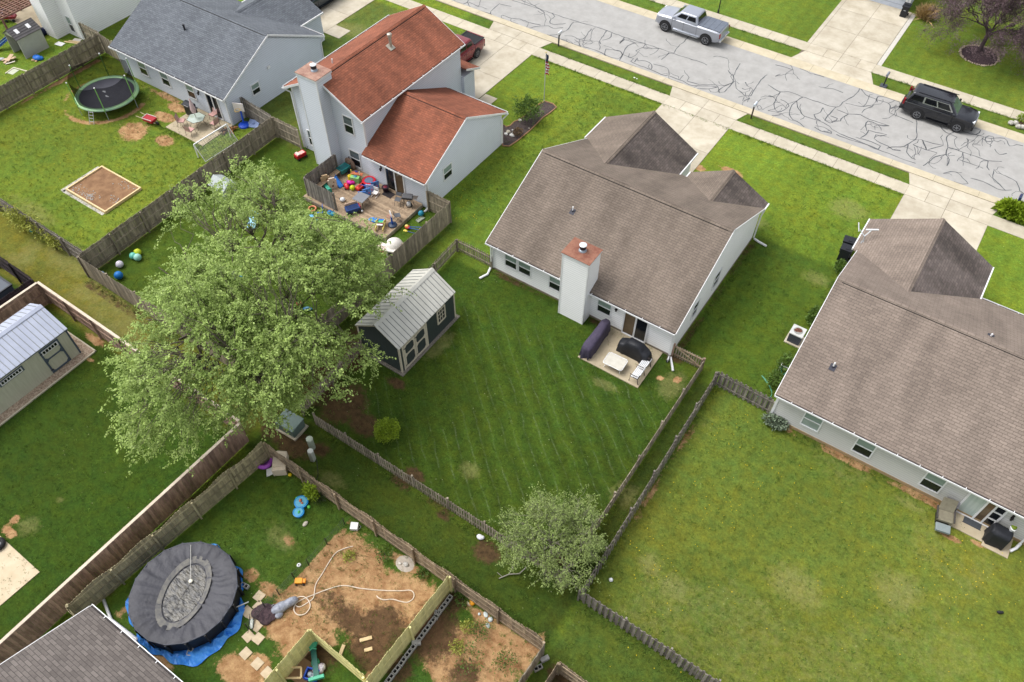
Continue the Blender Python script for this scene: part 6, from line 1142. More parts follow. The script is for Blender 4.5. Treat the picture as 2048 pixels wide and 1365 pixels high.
# dog lying at the patio corner
dg=thing('dog','black and tan dog lying on its side at the patio corner by the soccer goal','dog',at(456,262)); dg.rotation_euler=(0,0,R(40))
FUR=mat('dog_fur',C(40,34,34),C(160,112,70),ns=3.,rough=.9,contrast=2.2,detail=3)
sk_=bpy.data.meshes.new('body'); jv=[(0,0,.16),(.22,.02,.17),(.42,.03,.17),(.56,.06,.2),(.68,.1,.2),(.8,.13,.16),(-.2,0,.14),(-.34,-.02,.1),(-.52,-.1,.05),(-.7,-.22,.04),(.36,-.12,.08),(.38,-.32,.05),(.5,-.46,.04),(.24,-.14,.08),(.22,-.34,.05),(.3,-.5,.04),(-.26,-.14,.08),(-.12,-.3,.06),(-.26,-.46,.05),(-.2,-.56,.04),(-.34,-.12,.07),(-.24,-.34,.05),(-.4,-.48,.04)]
je=[(0,1),(1,2),(2,3),(3,4),(4,5),(0,6),(6,7),(7,8),(8,9),(2,10),(10,11),(11,12),(1,13),(13,14),(14,15),(6,16),(16,17),(17,18),(18,19),(7,20),(20,21),(21,22)]
jr=[.15,.16,.17,.11,.11,.05,.15,.12,.04,.025,.07,.045,.035,.06,.045,.035,.09,.06,.035,.03,.08,.05,.03]
sk_.from_pydata(jv,je,[]); so_=bpy.data.objects.new('body',sk_); COL.objects.link(so_); so_.parent=dg; sk_.materials.append(FUR)
sm_=so_.modifiers.new('skin','SKIN'); 
for i,v in enumerate(sk_.skin_vertices[0].data if sk_.skin_vertices else []): v.radius=(jr[i],jr[i])
if not sk_.skin_vertices:
    bpy.context.view_layer.update()
    bpy.context.view_layer.objects.active=so_
so_.modifiers.new('sub','SUBSURF').levels=1; so_.modifiers['sub'].render_levels=1
m_=MB(); 
for s_ in (-1,1): m_.add([(.62,.1+s_*.05,.27),(.7,.1+s_*.09,.27),(.63,.1+s_*.1,.38)],[(0,1,2),(2,1,0)])
lb(m_,'ear',pc(40,32,30,.9),dg)
# --- top left yard
item('scrap_board','white board lying on the grass beside the tall white house','board',at(120,89),R(10),[('sheet',wh,[('b',-.38,.38,-.25,.25,.02,.05)]),('>batten',pc(220,220,214),[('b',-.36,-.3,-.24,.24,.05,.07)])])
item('planks','pale planks piled at the fence beside the tall white house','planks',at(146,86),R(20),[('plank',WNW,[('b',-.8,.8,-.1,.05,0,.04)]),('plank',WNW,[('b',-.5,.7,.1,.24,0,.05)]),('plank',pc(230,222,210),[('b',-.2,.5,.25,.6,.03,.07)])])
item('tarp_bundle','crumpled bright blue tarp bundle behind the grey board fence','tarp',at(76,119),R(10),[('tarp',pc(40,120,220),[('s',0,0,.15,.35,(1.2,.8,.6)),('s',.25,.1,.1,.22,(1,1,.7)),('s',-.3,.05,.1,.2,(1,1,.7))]),('rubble',pc(200,170,130,.9),[('s',-.2,-.3,.06,.12,(1.5,1,.6)),('s',.15,-.33,.05,.1,(1.2,1,.6))])])
item('scrap_pile','pile of tan cardboard and scrap wood on the lawn at the far left','scrap pile',at(20,123),R(30),[('cardboard',pc(206,178,148,.9),[('m',(-.6,0,.1),(.5,.1,.3),.3,.03),('m',(-.3,-.4,.08),(.4,.4,.2),.25,.03),('m',(0,-.3,.2),(.1,.5,.35),.35,.03)]),('scrap',pc(190,192,194,.8),[('s',-.7,.1,.1,.22,(1.3,.8,.5))]),('plank',pc(232,222,206),[('m',(-.1,-.5,.05),(.6,-.2,.15),.12,.04)])])
item('slide','blue plastic slide leaning behind the grey plastic shed','slide',at(11,98),R(60),[('chute',pc(40,92,168),[('q',[(-.8,-.22,.1),(.7,-.22,.9),(.7,.22,.9),(-.8,.22,.1)],.06)]),('side_rail',pc(34,80,150),[('m',(-.8,-.24,.18),(.7,-.24,.98),.04,.1),('m',(-.8,.24,.18),(.7,.24,.98),.04,.1)])])
item('frame_panel','pale angled frame lying in the grass behind the grey fence','frame',at(37,146),R(12),[('frame',pc(214,208,180),[('b',-.9,.9,.35,.45,0,.06),('b',-.9,-.8,-.5,.35,0,.06)]),('infill',pc(196,200,176),[('b',-.8,-.2,-.4,.3,0,.02)])])
item('patio_cart','dark red cart on the cluttered patio under the pergola','cart',at(24,42),R(40),[('tray',pc(140,30,44),[('b',-.5,.5,-.28,.28,.3,.5)]),('wheel',bl,[('s',-.3,-.3,.14,.14,(1,.4,1))]),('wheel',bl,[('s',.3,-.3,.14,.14,(1,.4,1))])])
item('lounger','lime green plastic lounger on the patio under the pergola','lounger',at(10,43),R(60),[('seat',pc(170,216,90),[('b',-.7,.4,-.25,.25,.28,.34)]),('backrest',pc(160,206,84),[('q',[(.4,-.25,.34),(.8,-.25,.7),(.8,.25,.7),(.4,.25,.34)],.05)])])
item('storage_box','pale blue storage box at the left edge under the pergola','box',at(3,33),R(20),[('box',pc(150,176,214),[('b',-.5,.5,-.3,.3,0,.45)]),('lid',pc(166,190,224),[('b',-.52,.52,-.32,.32,.45,.52)])])
item('tarp_heap','dark navy tarp heap between the plastic shed and the white chimney','tarp',(-67.95,29.2,0),R(80),[('tarp',pc(26,34,74,.6),[('s',0,0,.3,.5,(1.5,.7,.9)),('s',.6,.1,.25,.35,(1,.8,1)),('s',-.7,0,.2,.35,(1.2,.8,1))])])
pt=MB(); pt.box(-75,-68.1,29.5,35,-.02,.04); struct('patio',pt,M_pat)
ball(63,461,.16,(60,170,170),'turquoise ball caught in the weeds by the dark fence')
# ---------------------------------------------------------------- toys on the deck and in the toy yard
DZ=.3
def dk_(px_,py_,h=.15):
    q=at(px_,py_,DZ+h); return (q.x,q.y,DZ)
RD,YL,BL,TE,PK,LM,WHT,OR=(206,36,44),(236,206,70),(36,100,200),(30,130,128),(226,40,170),(206,226,30),(236,232,230),(236,140,40)
item('pull_wagon','red toddler wagon on the grass left of the deck screen','wagon',at(602,316),R(80),[('tub',pc(190,24,38),[('b',-.4,.4,-.22,.22,.16,.42)]),('>inside',pc(236,190,180),[('b',-.33,.33,-.16,.16,.42,.425)]),('seat_back',pc(236,210,200),[('b',-.3,-.1,-.2,.2,.42,.5)]),('handle',bl,[('t',[(.4,0,.25),(.75,0,.6)],.02)])]+[('wheel',bl,[('s',a,b_,.11,.11,(1,.35,1))]) for a in (-.3,.3) for b_ in (-.24,.24)])
item('yard_cart','dark teal garden cart standing against the chimney on the deck','cart',dk_(688,342),R(85),[('tub',pc(34,120,120),[('b',-.42,.42,-.3,.3,.2,.5)]),('>inside',pc(22,92,96),[('b',-.34,.34,-.22,.22,.5,.505)]),('handle',bl,[('t',[(.4,-.2,.5),(.75,-.15,.85),(.75,.15,.85),(.4,.2,.5)],.025)]),('wheel',bl,[('s',.2,-.32,.18,.18,(1,.3,1))]),('wheel',bl,[('s',.2,.32,.18,.18,(1,.3,1))])])
item('round_tabletop','round brown table top leaning on the wall by the teal cart','table top',(-34.35,30.75,.3),0,[('disc',pc(140,116,100,.8),[('s',0,0,.48,.48,(1,.08,1))]),('>rim',pc(118,96,82,.8),[('s',0,.02,.48,.5,(1,.05,1))])])
item('play_kitchen','lime and yellow play kitchen with an orange counter on the deck','toy kitchen',dk_(711,356,.3),R(20),[('body',pc(150,214,130),[('b',-.32,.32,-.22,.22,0,.45)]),('counter',pc(222,130,90),[('b',-.36,.5,.05,.3,.5,.56)]),('post',pc(232,216,110),[('b',-.34,-.28,.1,.16,.45,.85)]),('post',pc(232,232,220),[('b',.26,.32,.1,.16,.45,.8)]),('sink',pc(80,140,170),[('s',.02,-.05,.46,.14,(1,.8,.35))]),('canopy',pc(70,60,150),[('b',0,.2,.08,.14,.7,.82)])])
item('toy_stool','yellow toy stool beside the lime play kitchen on the deck','stool',dk_(700,355),0,[('seat',pc(238,214,50),[('l',[(.17,.0),(.13,.12),(.17,.26),(.15,.3)],0,0)]),('>dent',pc(220,190,40),[('s',0,0,.3,.08,(1,1,.2))])])
item('toy_pile','bright pink toy with knobs in the middle of the deck','toy',dk_(700,366),R(20),[('body',pc(*PK),[('s',0,0,.15,.2,(1.2,.8,.8)),('s',.2,.1,.12,.12),('s',-.18,.1,.12,.12)]),('knob',pc(200,40,60),[('s',.1,.22,.2,.08)])])
item('riding_toy','red toddler car among the toys on the deck','ride on toy',dk_(693,372),R(-30),[('body',pc(*RD),[('s',0,0,.16,.22,(1.3,.8,.7)),('s',.2,0,.14,.14)]),('seat',pc(240,120,120),[('s',.02,0,.28,.09,(1,1,.5))]),('wheel',bl,[('s',-.18,-.16,.07,.07)]),('wheel',bl,[('s',.18,-.16,.07,.07)])])
ball(705,376,.19,LM,'large lime yellow ball among the toys on the deck',z=DZ)
item('ride_on_car','small red ride on car with a dark cockpit in front of the pale wall','ride on toy',dk_(721,375),R(88),[('body',pc(212,46,44),[('b',-.34,.34,-.17,.17,.08,.28)]),('>cockpit',pc(120,20,26),[('b',-.15,.15,-.1,.1,.28,.285)]),('bonnet',pc(224,70,60),[('s',-.22,0,.26,.12,(1,1,.5))])]+[('wheel',bl,[('s',a,b_,.08,.08,(1,.5,1))]) for a in (-.22,.22) for b_ in (-.18,.18)])
item('mini_trampoline','small red rimmed toddler trampoline against the pale wall','mini trampoline',dk_(738,362,.25),0,[('pad',pc(214,30,52),[('l',[(.3,.26),(.32,.31),(.46,.31),(.5,.24),(.48,.2)],0,0)]),('mat',pc(110,122,146),[('c',0,0,.3,.312,.32)]),('skirt',pc(150,20,40),[('c',0,0,.45,.05,.24)])])
item('toy_crate','blue plastic crate below the small red trampoline','crate',dk_(731,371),R(10),[('crate',pc(28,84,180),[('b',-.24,.24,-.2,.2,0,.28)]),('>rim',pc(50,110,206),[('b',-.26,.26,-.22,-.18,.26,.3),('b',-.26,.26,.18,.22,.26,.3)])])
for (px_,py_,rz,lb_,c) in ((725,391,60,'leftmost blue play panel with round cut outs on the deck',(84,140,220)),(734,385,85,'second blue play panel standing between its neighbours on the deck',(104,156,226)),(740,377,50,'lavender grey play panel standing in the zigzag row',(170,182,220)),(750,371,80,'rightmost blue play panel near the pale wall',(98,146,210))):
    item('playpen_gate',lb_,'play panel',dk_(px_,py_,.3),R(rz-25),[('panel',pc(*c),[('b',-.28,.28,-.03,.03,0,.62)]),('>cut_out',pc(60,70,140),[('b',-.06,.06,-.034,.034,.36,.48),('b',-.2,-.12,-.034,.034,.18,.27)]),('>picture',pc(226,120,140),[('b',.08,.18,-.033,.033,.15,.3)])],group='zigzag play panels')
item('toddler_chair','small white rocking chair on the deck before the play panels','chair',dk_(751,386,.2),R(10),[('seat',pc(*WHT),[('b',-.18,.18,-.18,.14,.2,.25)]),('backrest',pc(*WHT),[('b',-.18,.18,.14,.18,.25,.58)]),('>slot',bl,[('b',-.12,.12,.135,.14,.3,.36)]),('runner',pc(232,220,214),[('t',[(-.17,-.34,.06),(-.17,-.1,.02),(-.17,.25,.08)],.025),('t',[(.17,-.34,.06),(.17,-.1,.02),(.17,.25,.08)],.025)])])
item('tub','dark plum plastic tub beside the sliding door','tub',dk_(771,378,.2),0,[('tub',pc(46,30,42),[('l',[(.18,0),(.24,.36),(.25,.38)],0,0)]),('>content',pc(120,30,50),[('s',0,0,.36,.16,(1,1,.3))])])
item('doormat','black doormat on the deck before the sliding door','doormat',dk_(777,389,0),0,[('mat',pc(52,46,48,.95),[('b',-.4,.4,-.25,.25,0,.015)]),('border',pc(40,36,38,.95),[('b',-.43,.43,-.28,-.25,0,.018),('b',-.43,.43,.25,.28,0,.018)])])
item('folding_table','grey square folding table in the middle of the deck','table',dk_(722,396,.6),R(4),[('table_top',pc(134,136,142,.5),[('b',-.43,.43,-.43,.43,.62,.66)])]+[('leg',bl,[('t',[(a*.38,b_*.38,0),(a*.3,b_*.3,.62)],.015)]) for a in (-1,1) for b_ in (-1,1)])
item('toddler_truck','dark blue toddler truck with a beige side board at the deck edge','ride on toy',dk_(706,418,.3),R(60),[('tub',pc(26,62,118),[('b',-.5,.45,-.26,.26,.18,.46)]),('>inside',pc(16,44,92),[('b',-.4,.35,-.18,.18,.46,.465)]),('side_board',pc(202,172,150),[('b',-.45,.4,.28,.34,.3,.62)]),('bumper',pc(150,30,52),[('b',.42,.5,-.2,.2,.3,.5)]),('hub_cap',wh,[('s',.5,-.3,.16,.08)])]+[('wheel',bl,[('s',a,b_,.15,.15,(1,.5,1))]) for a in (-.36,.36) for b_ in (-.28,.28)])
for px_,py_,lb_,c in ((651,362,'tan play climber panel nearest the deck screen',(222,190,150)),(665,368,'cream play climber panel beside the blue slide',(230,208,186))):
    item('play_climber',lb_,'play climber',dk_(px_,py_,.4),R(55),[('panel',pc(*c),[('p',[(-.3,-.05),(.3,-.05),(.3,.05),(-.3,.05)],0,.75),('b',-.2,.2,-.05,.05,.75,.9)]),('>hole',pc(120,90,70),[('b',-.07,.07,-.054,.054,.15,.32),('b',.05,.14,-.054,.054,.5,.6)])],group='play climber panels')
item('slide','short blue slide beside the cream climber panel on the deck','slide',dk_(675,366,.15),R(-15),[('chute',pc(40,116,196),[('q',[(-.5,-.18,.42),(.45,-.16,.06),(.45,.16,.06),(-.5,.18,.42)],.05)]),('side_rail',pc(30,96,176),[('m',(-.5,-.19,.47),(.45,-.17,.1),.03,.08),('m',(-.5,.19,.47),(.45,.17,.1),.03,.08)])])
item('toy_bench','teal toddler bench against the deck screen','bench',dk_(655,376,.2),R(-20),[('seat',pc(80,190,160),[('b',-.35,.35,-.12,.12,.2,.26)]),('side',pc(70,176,150),[('b',-.36,-.3,-.14,.14,0,.34)]),('side',pc(70,176,150),[('b',.3,.36,-.14,.14,0,.34)])])
item('toy_helmet','black and white toddler helmet on the deck by the folding table','helmet',dk_(685,400,.1),0,[('shell',pc(232,234,236),[('s',0,0,.12,.19,(1,1,.8))]),('>visor',bl,[('s',-.08,-.06,.14,.15,(1,.6,.6))])])
item('activity_walker','yellow wooden toddler walker with rainbow steps at the deck corner','toy walker',dk_(761,450,.25),R(-62),[('side',pc(238,216,120),[('b',-.5,.5,-.27,-.22,.1,.32),('m',(-.45,-.245,.3),(.1,-.245,.6),.05,.12)]),('side',pc(238,216,120),[('b',-.5,.5,.22,.27,.1,.32),('m',(-.45,.245,.3),(.1,.245,.6),.05,.12)])]+[('step',pc(*c),[('b',-.45+.14*i,-.32+.14*i,-.2,.2,.3+.02*i,.36+.02*i)]) for i,c in enumerate(((40,110,200),(40,160,160),(90,200,110),(120,30,40),(240,236,236)))]+[('wheel',bl,[('s',.3,-.29,.1,.1,(1,.4,1))]),('wheel',bl,[('s',-.35,-.29,.1,.1,(1,.4,1))])])
item('toy_rug','bright blue floppy play cushion behind the yellow walker','cushion',dk_(749,440,.1),R(10),[('cushion',pc(40,128,214),[('s',0,0,.08,.24,(1.5,.9,.4)),('s',-.25,-.05,.06,.14,(1.3,1,.4))])])
item('basketball_hoop','toddler basketball hoop with a white board and blue base on the deck','basketball hoop',dk_(785,451,0),R(150),[('base',pc(50,66,92),[('l',[(.3,0),(.3,.08),(.24,.13)],0,0)]),('pole',pc(34,88,190),[('b',-.06,.06,-.05,.05,.1,.85)]),('backboard',pc(232,230,232),[('s',0,0.02,1.0,.26,(1,.12,1))]),('hoop',pc(220,120,120),[('t',[(.12*math.cos(a),.16+.12*math.sin(a),.85) for a in np.linspace(0,2*PI,12)],.012)])])
def wire_chair(pos,rz,label): return item('folding_chair',label,'chair',pos,rz,[('seat',pc(96,98,104),[('b',-.2,.2,-.2,.2,.43,.455)]),('backrest',pc(104,106,112),[('q',[(-.2,.2,.6),(.2,.2,.6),(.2,.27,.85),(-.2,.27,.85)],.02)]),('frame',pc(56,56,60),[('t',[(sx*.21,-.25,0),(sx*.21,.22,.6),(sx*.21,.28,.88)],.013) for sx in (-1,1)]+[('t',[(sx*.21,.28,0),(sx*.21,-.18,.44)],.013) for sx in (-1,1)])],group='grey folding chairs on the deck')
wire_chair(dk_(796,400,.4),R(15),'grey folding chair nearest the sliding door'); wire_chair(dk_(795,434,.3),R(140),'grey folding chair standing beside the toddler basketball hoop')
item('portable_grill','dark portable grill on tall thin legs beside the folding chair','grill',dk_(815,395,.8),R(25),[('firebox',pc(60,60,64),[('b',-.35,.35,-.2,.2,.72,.86)]),('lid',pc(76,76,80),[('q',[(-.35,-.2,.9),(.35,-.2,.9),(.35,.2,.98),(-.35,.2,.98)],.05)]),('side_shelf',pc(94,86,80),[('b',.38,.7,-.18,.18,.84,.87)])]+[('leg',bl,[('t',[(a*.33,b_*.22,0),(a*.25,b_*.15,.72)],.014)]) for a in (-1,1) for b_ in (-1,1)])
item('gas_bottle','white gas bottle in a black stand by the corner of the side wing','gas bottle',dk_(818,408,.2),0,[('bottle',wh,[('l',[(.1,.03),(.15,.08),(.15,.3),(.08,.38)],0,0)]),('>valve',pc(140,140,140),[('c',0,0,.03,.38,.44)]),('stand',bl,[('t',[(.2*math.cos(a),.2*math.sin(a),.05) for a in np.linspace(0,2*PI,12)],.02),('t',[(.2,0,.05),(.1,.1,.6),(-.1,.1,.6),(-.2,0,.05)],.015)])])
ball(842,427,.2,(40,140,170),'blue ball on the grass beside the downspout of the side wing',c2=(90,190,210))
item('drain_block','pale splash block under the downspout beside the blue ball','splash block',at(841,440),R(80),[('block',pc(150,156,140,.9),[('b',-.3,.3,-.15,.15,0,.05)]),('>lip',pc(166,172,156,.9),[('b',-.3,.3,-.15,-.11,.05,.09),('b',-.3,.3,.11,.15,.05,.09)])])
item('toy_mower','toy mower in red and yellow with a long blue handle by the fence','toy mower',at(815,457),R(0),[('deck',pc(222,90,60),[('s',0,0,.12,.2,(1,.8,.6))]),('cap',pc(240,216,120),[('s',-.05,0,.2,.12,(1,1,.6))]),('handle',pc(44,80,190),[('t',[(.1,.05,.15),(1.0,.35,.35)],.02),('t',[(.1,-.08,.15),(1.0,.05,.35)],.02)])])
item('toy_shovel','yellow headed toy rake lying beside the toy mower','toy rake',at(811,463),R(8),[('head',pc(236,220,90),[('s',0,0,.05,.14,(1.2,.7,.4))]),('handle',pc(52,84,180),[('t',[(.1,0,.05),(1.1,.1,.06)],.016)])])
item('igloo_kennel','round white igloo dog house with a dark doorway by the tall fence','dog house',at(790,500),R(-70),[('dome',pc(232,226,218,.6),[('l',[(.62,0),(.64,.12),(.6,.4),(.48,.66),(.28,.84),(.05,.9)],0,0)]),('doorway',bl,[('b',.5,.66,-.2,.2,.05,.42)]),('porch',pc(224,218,210,.6),[('b',.46,.74,-.3,-.2,0,.5),('b',.46,.74,.2,.3,0,.5),('b',.46,.74,-.3,.3,.42,.54)]),('stain',pc(110,100,96,.8),[('s',.1,.5,.52,.16,(1,.5,.8))])])
item('step_stool','pale pinkish step block beside the igloo dog house','step',at(767,500),R(10),[('block',pc(226,204,196),[('b',-.42,.42,-.26,.26,0,.28)]),('tread',pc(236,222,214),[('b',-.42,.42,.0,.26,.28,.36)]),('riser',pc(216,140,130),[('b',-.42,.42,-.275,-.26,.02,.22)])])
GB='balls under the maple'
for a in ((275,505,.24,(206,220,50),'yellow green ball left of the maple, above the two pale teal balls'),(266,512,.23,(120,210,190),'deeper teal ball of the touching pair left of the maple'),(275,515,.24,(166,222,206),'pale mint ball of the touching pair left of the maple'),(239,529,.24,(232,226,236),'white ball on the grass in the fence corner'),(237,551,.27,(30,120,200),'bright blue ball on the grass in the fence corner'),(204,547,.14,(190,206,226),'small pale ball hidden by the fence corner'),(483,553,.16,(40,150,190),'small turquoise ball glimpsed through the maple crown'),(390,608,.16,(20,110,110),'dark teal ball below the left side of the maple'),(672,497,.2,(40,120,210),'blue ball glimpsed under the right side of the maple')): ball(*a[:4],a[4])
item('toy_slide_tower','toy tower with an orange roof, red panel and pale blue slide beyond the maple','play tower',at(513,440),R(-70),[('slide',pc(150,206,232),[('q',[(-.2,-.3,.7),(.9,-.3,.08),(.9,.3,.08),(-.2,.3,.7)],.08)]),('platform',pc(222,60,76),[('b',-.7,-.2,-.32,.32,.6,.75)]),('roof',pc(240,150,50),[('e',[(-.25,1.0),(0,1.25),(.25,1.0)],-1.1,-.75,'x')]),('post',pc(170,120,80),[('b',-.72,-.66,-.32,-.26,0,1.0),('b',-.72,-.66,.26,.32,0,1.0)])])
item('grey_playhouse','pale grey plastic playhouse partly hidden behind the maple top','playhouse',(-39.75,24.0,0),R(0),[('wall',pc(196,202,198),[('b',-.65,.65,-.55,.55,0,1.1)]),('roof',pc(176,184,182),[('e',[(-.65,1.1),(0,1.55),(.65,1.1)],-.75,.75,'x')]),('window',pc(90,100,104),[('b',.651,.66,-.2,.2,.5,.85)]),('door',pc(150,160,160),[('b',-.2,.2,-.57,-.551,0,.85)])])
for n_,lb_,ct,px_,py_,rz,ps in (
 ('toy_pool','blue kidney shaped paddling tray under the maple beside the deck','toy tray',620,440,0,[('tray',pc(70,150,220),[('s',0,0,.1,.5,(1.2,.8,.25))]),('>water',pc(120,190,230),[('s',0,0,.18,.4,(1.2,.8,.12))])]),
 ('toy_hoop','peach coloured ring toy in the grass at the deck screen','toy ring',625,419,0,[('ring',pc(232,150,110),[('t',[(.25*math.cos(a),.25*math.sin(a),.06) for a in np.linspace(0,2*PI,16)],.06)])]),
 ('scooter','blue toddler scooter on the grass under the maple beside the deck','scooter',638,428,40,[('deck',pc(50,100,190),[('b',-.3,.3,-.07,.07,.08,.12)]),('handle',pc(60,120,210),[('t',[(.28,0,.1),(.34,0,.7)],.02),('t',[(.34,-.15,.7),(.34,.15,.7)],.02)]),('wheel',bl,[('s',.3,0,.06,.06,(1,.4,1))]),('wheel',bl,[('s',-.3,0,.06,.06,(1,.4,1))])]),
 ('ride_on_toy','cyan ride on toy on the grass just left of the deck corner','ride on toy',664,432,20,[('body',pc(50,160,200),[('s',0,0,.2,.25,(1.4,.7,.7))]),('seat',pc(40,120,190),[('s',-.1,0,.36,.14,(1,1,.5))]),('handle',bl,[('t',[(.2,-.15,.5),(.2,.15,.5)],.02)])]),
 ('ride_on_toy','pale blue ride on toy in the middle under the maple crown','ride on toy',588,468,-20,[('body',pc(130,170,220),[('s',0,0,.2,.28,(1.5,.7,.7))]),('seat',pc(170,200,236),[('s',-.15,0,.36,.15,(1,1,.5))]),('wheel',bl,[('s',.3,-.15,.09,.09)]),('wheel',bl,[('s',-.3,-.15,.09,.09)])]),
 ('toy_easel','light blue toy easel under the maple crown','easel',596,484,10,[('board',pc(120,160,220),[('q',[(-.3,-.1,.3),(.3,-.1,.3),(.3,.15,.8),(-.3,.15,.8)],.03)]),('leg',pc(150,180,226),[('t',[(-.28,-.2,0),(-.2,.1,.75)],.02),('t',[(.28,-.2,0),(.2,.1,.75)],.02)])]),
 ('toy_horse','cream rocking horse under the right side of the maple','rocking horse',652,474,60,[('body',pc(232,220,196),[('s',0,0,.4,.2,(1.5,.6,.7)),('s',.32,0,.6,.13,(1,.6,1.2))]),('rocker',pc(206,150,110),[('t',[(-.45,-.15,.12),(0,-.15,.03),(.45,-.15,.12)],.025),('t',[(-.45,.15,.12),(0,.15,.03),(.45,.15,.12)],.025)])]),
 ('toy_chair','lemon yellow toddler chair under the right side of the maple','chair',672,512,30,[('seat',pc(240,236,140),[('b',-.2,.2,-.2,.2,.25,.3)]),('backrest',pc(244,240,160),[('b',-.2,.2,.17,.21,.3,.6)]),('leg',pc(236,230,120),[('b',-.2,-.15,-.2,-.15,0,.25),('b',.15,.2,-.2,-.15,0,.25)])]),
 ('toy_chair','pale yellow toddler chair lying beside the lemon one under the maple','chair',684,518,-40,[('seat',pc(238,232,150),[('b',-.2,.2,-.05,.0,.0,.4)]),('backrest',pc(240,236,170),[('b',-.2,.2,0,.35,.38,.42)])]),
 ('toy_car','orange toddler car between the yellow chairs and the red toy','ride on toy',702,528,20,[('body',pc(236,150,40),[('b',-.3,.3,-.17,.17,.1,.3)]),('roof',pc(240,170,60),[('b',-.15,.15,-.15,.15,.45,.5)]),('wheel',bl,[('s',-.2,-.18,.08,.08)]),('wheel',bl,[('s',.2,-.18,.08,.08)])]),
 ('toy_tractor','red toddler tractor under the maple beside the orange car','ride on toy',691,536,-30,[('body',pc(196,30,36),[('b',-.28,.28,-.13,.13,.15,.36)]),('seat',pc(220,60,60),[('b',-.25,-.08,-.1,.1,.36,.5)]),('wheel',pc(220,170,40),[('s',-.18,-.18,.14,.14,(1,.4,1))]),('wheel',bl,[('s',.2,-.15,.09,.09,(1,.4,1))])]),
 ('toy_basket','rust red toy basket under the middle of the maple crown','basket',604,496,0,[('basket',pc(150,60,50),[('l',[(.15,0),(.22,.22)],0,0)]),('>content',pc(190,120,110),[('s',0,0,.2,.17,(1,1,.3))])]),
 ('toy_rake','thin cyan toy rake under the maple crown','toy rake',637,548,-30,[('head',pc(70,190,200),[('b',-.14,.14,-.03,.03,.02,.06)]),('handle',pc(150,200,190),[('t',[(0,0,.04),(-.5,.7,.08)],.018)])]),
 ('doll_stroller','dark violet doll stroller under the left side of the maple','stroller',470,560,20,[('seat',pc(64,52,84),[('q',[(-.2,-.15,.3),(.2,-.15,.3),(.2,.2,.6),(-.2,.2,.6)],.04)]),('frame',pc(206,150,120),[('t',[(-.2,-.2,.05),(-.2,.3,.75)],.015),('t',[(.2,-.2,.05),(.2,.3,.75)],.015)]),('wheel',bl,[('s',-.2,-.2,.06,.06)]),('wheel',bl,[('s',.2,-.2,.06,.06)])]),
 ('toy_bucket','red and violet toy bucket under the lower part of the maple crown','bucket',600,612,0,[('bucket',pc(170,30,50),[('l',[(.12,0),(.17,.26)],0,0)]),('>handle',pc(60,50,130),[('t',[(-.16,0,.26),(0,0,.4),(.16,0,.26)],.015)])]),
 ('toy_boat','small teal toy boat beside the red and violet bucket','toy boat',616,620,30,[('hull',pc(50,110,150),[('s',0,0,.08,.2,(1.5,.7,.5))]),('cabin',pc(90,150,180),[('b',-.1,.08,-.07,.07,.12,.22)])])):
    item(n_,lb_,ct,at(px_,py_),R(rz),ps)
# --- lane between the yards
def pedestal(px_,py_,label): 
    q=at(px_,py_); return item('utility_pedestal',label,'utility pedestal',q,0,[('body',pc(176,186,166,.6),[('l',[(.17,0),(.165,.82)],0,0)]),('cap',pc(196,204,186,.6),[('l',[(.18,.82),(.18,.9),(.1,.95)],0,0)]),('band',pc(140,150,132,.6),[('c',0,0,.175,.3,.33)])],group='utility pedestals')
pedestal(625,896,'pale green round utility pedestal nearer the transformer'); item('utility_pedestal','slimmer whitish utility pedestal nearer the pool yard fence','utility pedestal',at(627,920),R(15),[('body',pc(196,200,188,.6),[('p',[(-.1,-.14),(.1,-.14),(.12,0),(.1,.12),(-.1,.12)],0,.85)]),('cap',pc(224,226,218,.6),[('c',0,0,.15,.85,.92)])],group='utility pedestals')
item('transformer_box','flat green grey transformer box under the lower edge of the maple','transformer',(-22.8,12.75,0),R(3),[('cabinet',mat('transformer_green',C(112,130,122),C(92,110,104),ns=2,rough=.6),[('b',-.6,.6,-.45,.45,.1,.72)]),('lid',pc(124,142,136,.6),[('q',[(-.63,-.48,.76),(.63,-.48,.76),(.63,.48,.82),(-.63,.48,.82)],.08)]),('pad',M_conc,[('b',-.72,.72,-.55,.55,0,.1)]),('padlock',pc(160,140,60),[('b',-.05,.05,-.47,-.45,.4,.5)])])
item('litter','white crumpled bag in the lane beside the picket fence','litter',at(960,1076),0,[('bag',pc(228,228,232,.7),[('s',0,0,.08,.14,(1.3,1,.7)),('s',.12,.05,.07,.1)])])
item('fallen_branch','grey dead branch lying in the lane below the sparse tree','branch',at(1018,1153),R(50),[('branch',pc(150,146,134,.9),[('t',[(-.5,0,.05),(0,.05,.12),(.5,-.05,.1),(.9,.1,.3)],.03),('t',[(0,.05,.1),(.3,.35,.15)],.018),('t',[(-.3,0,.08),(-.5,.3,.1)],.015)])])
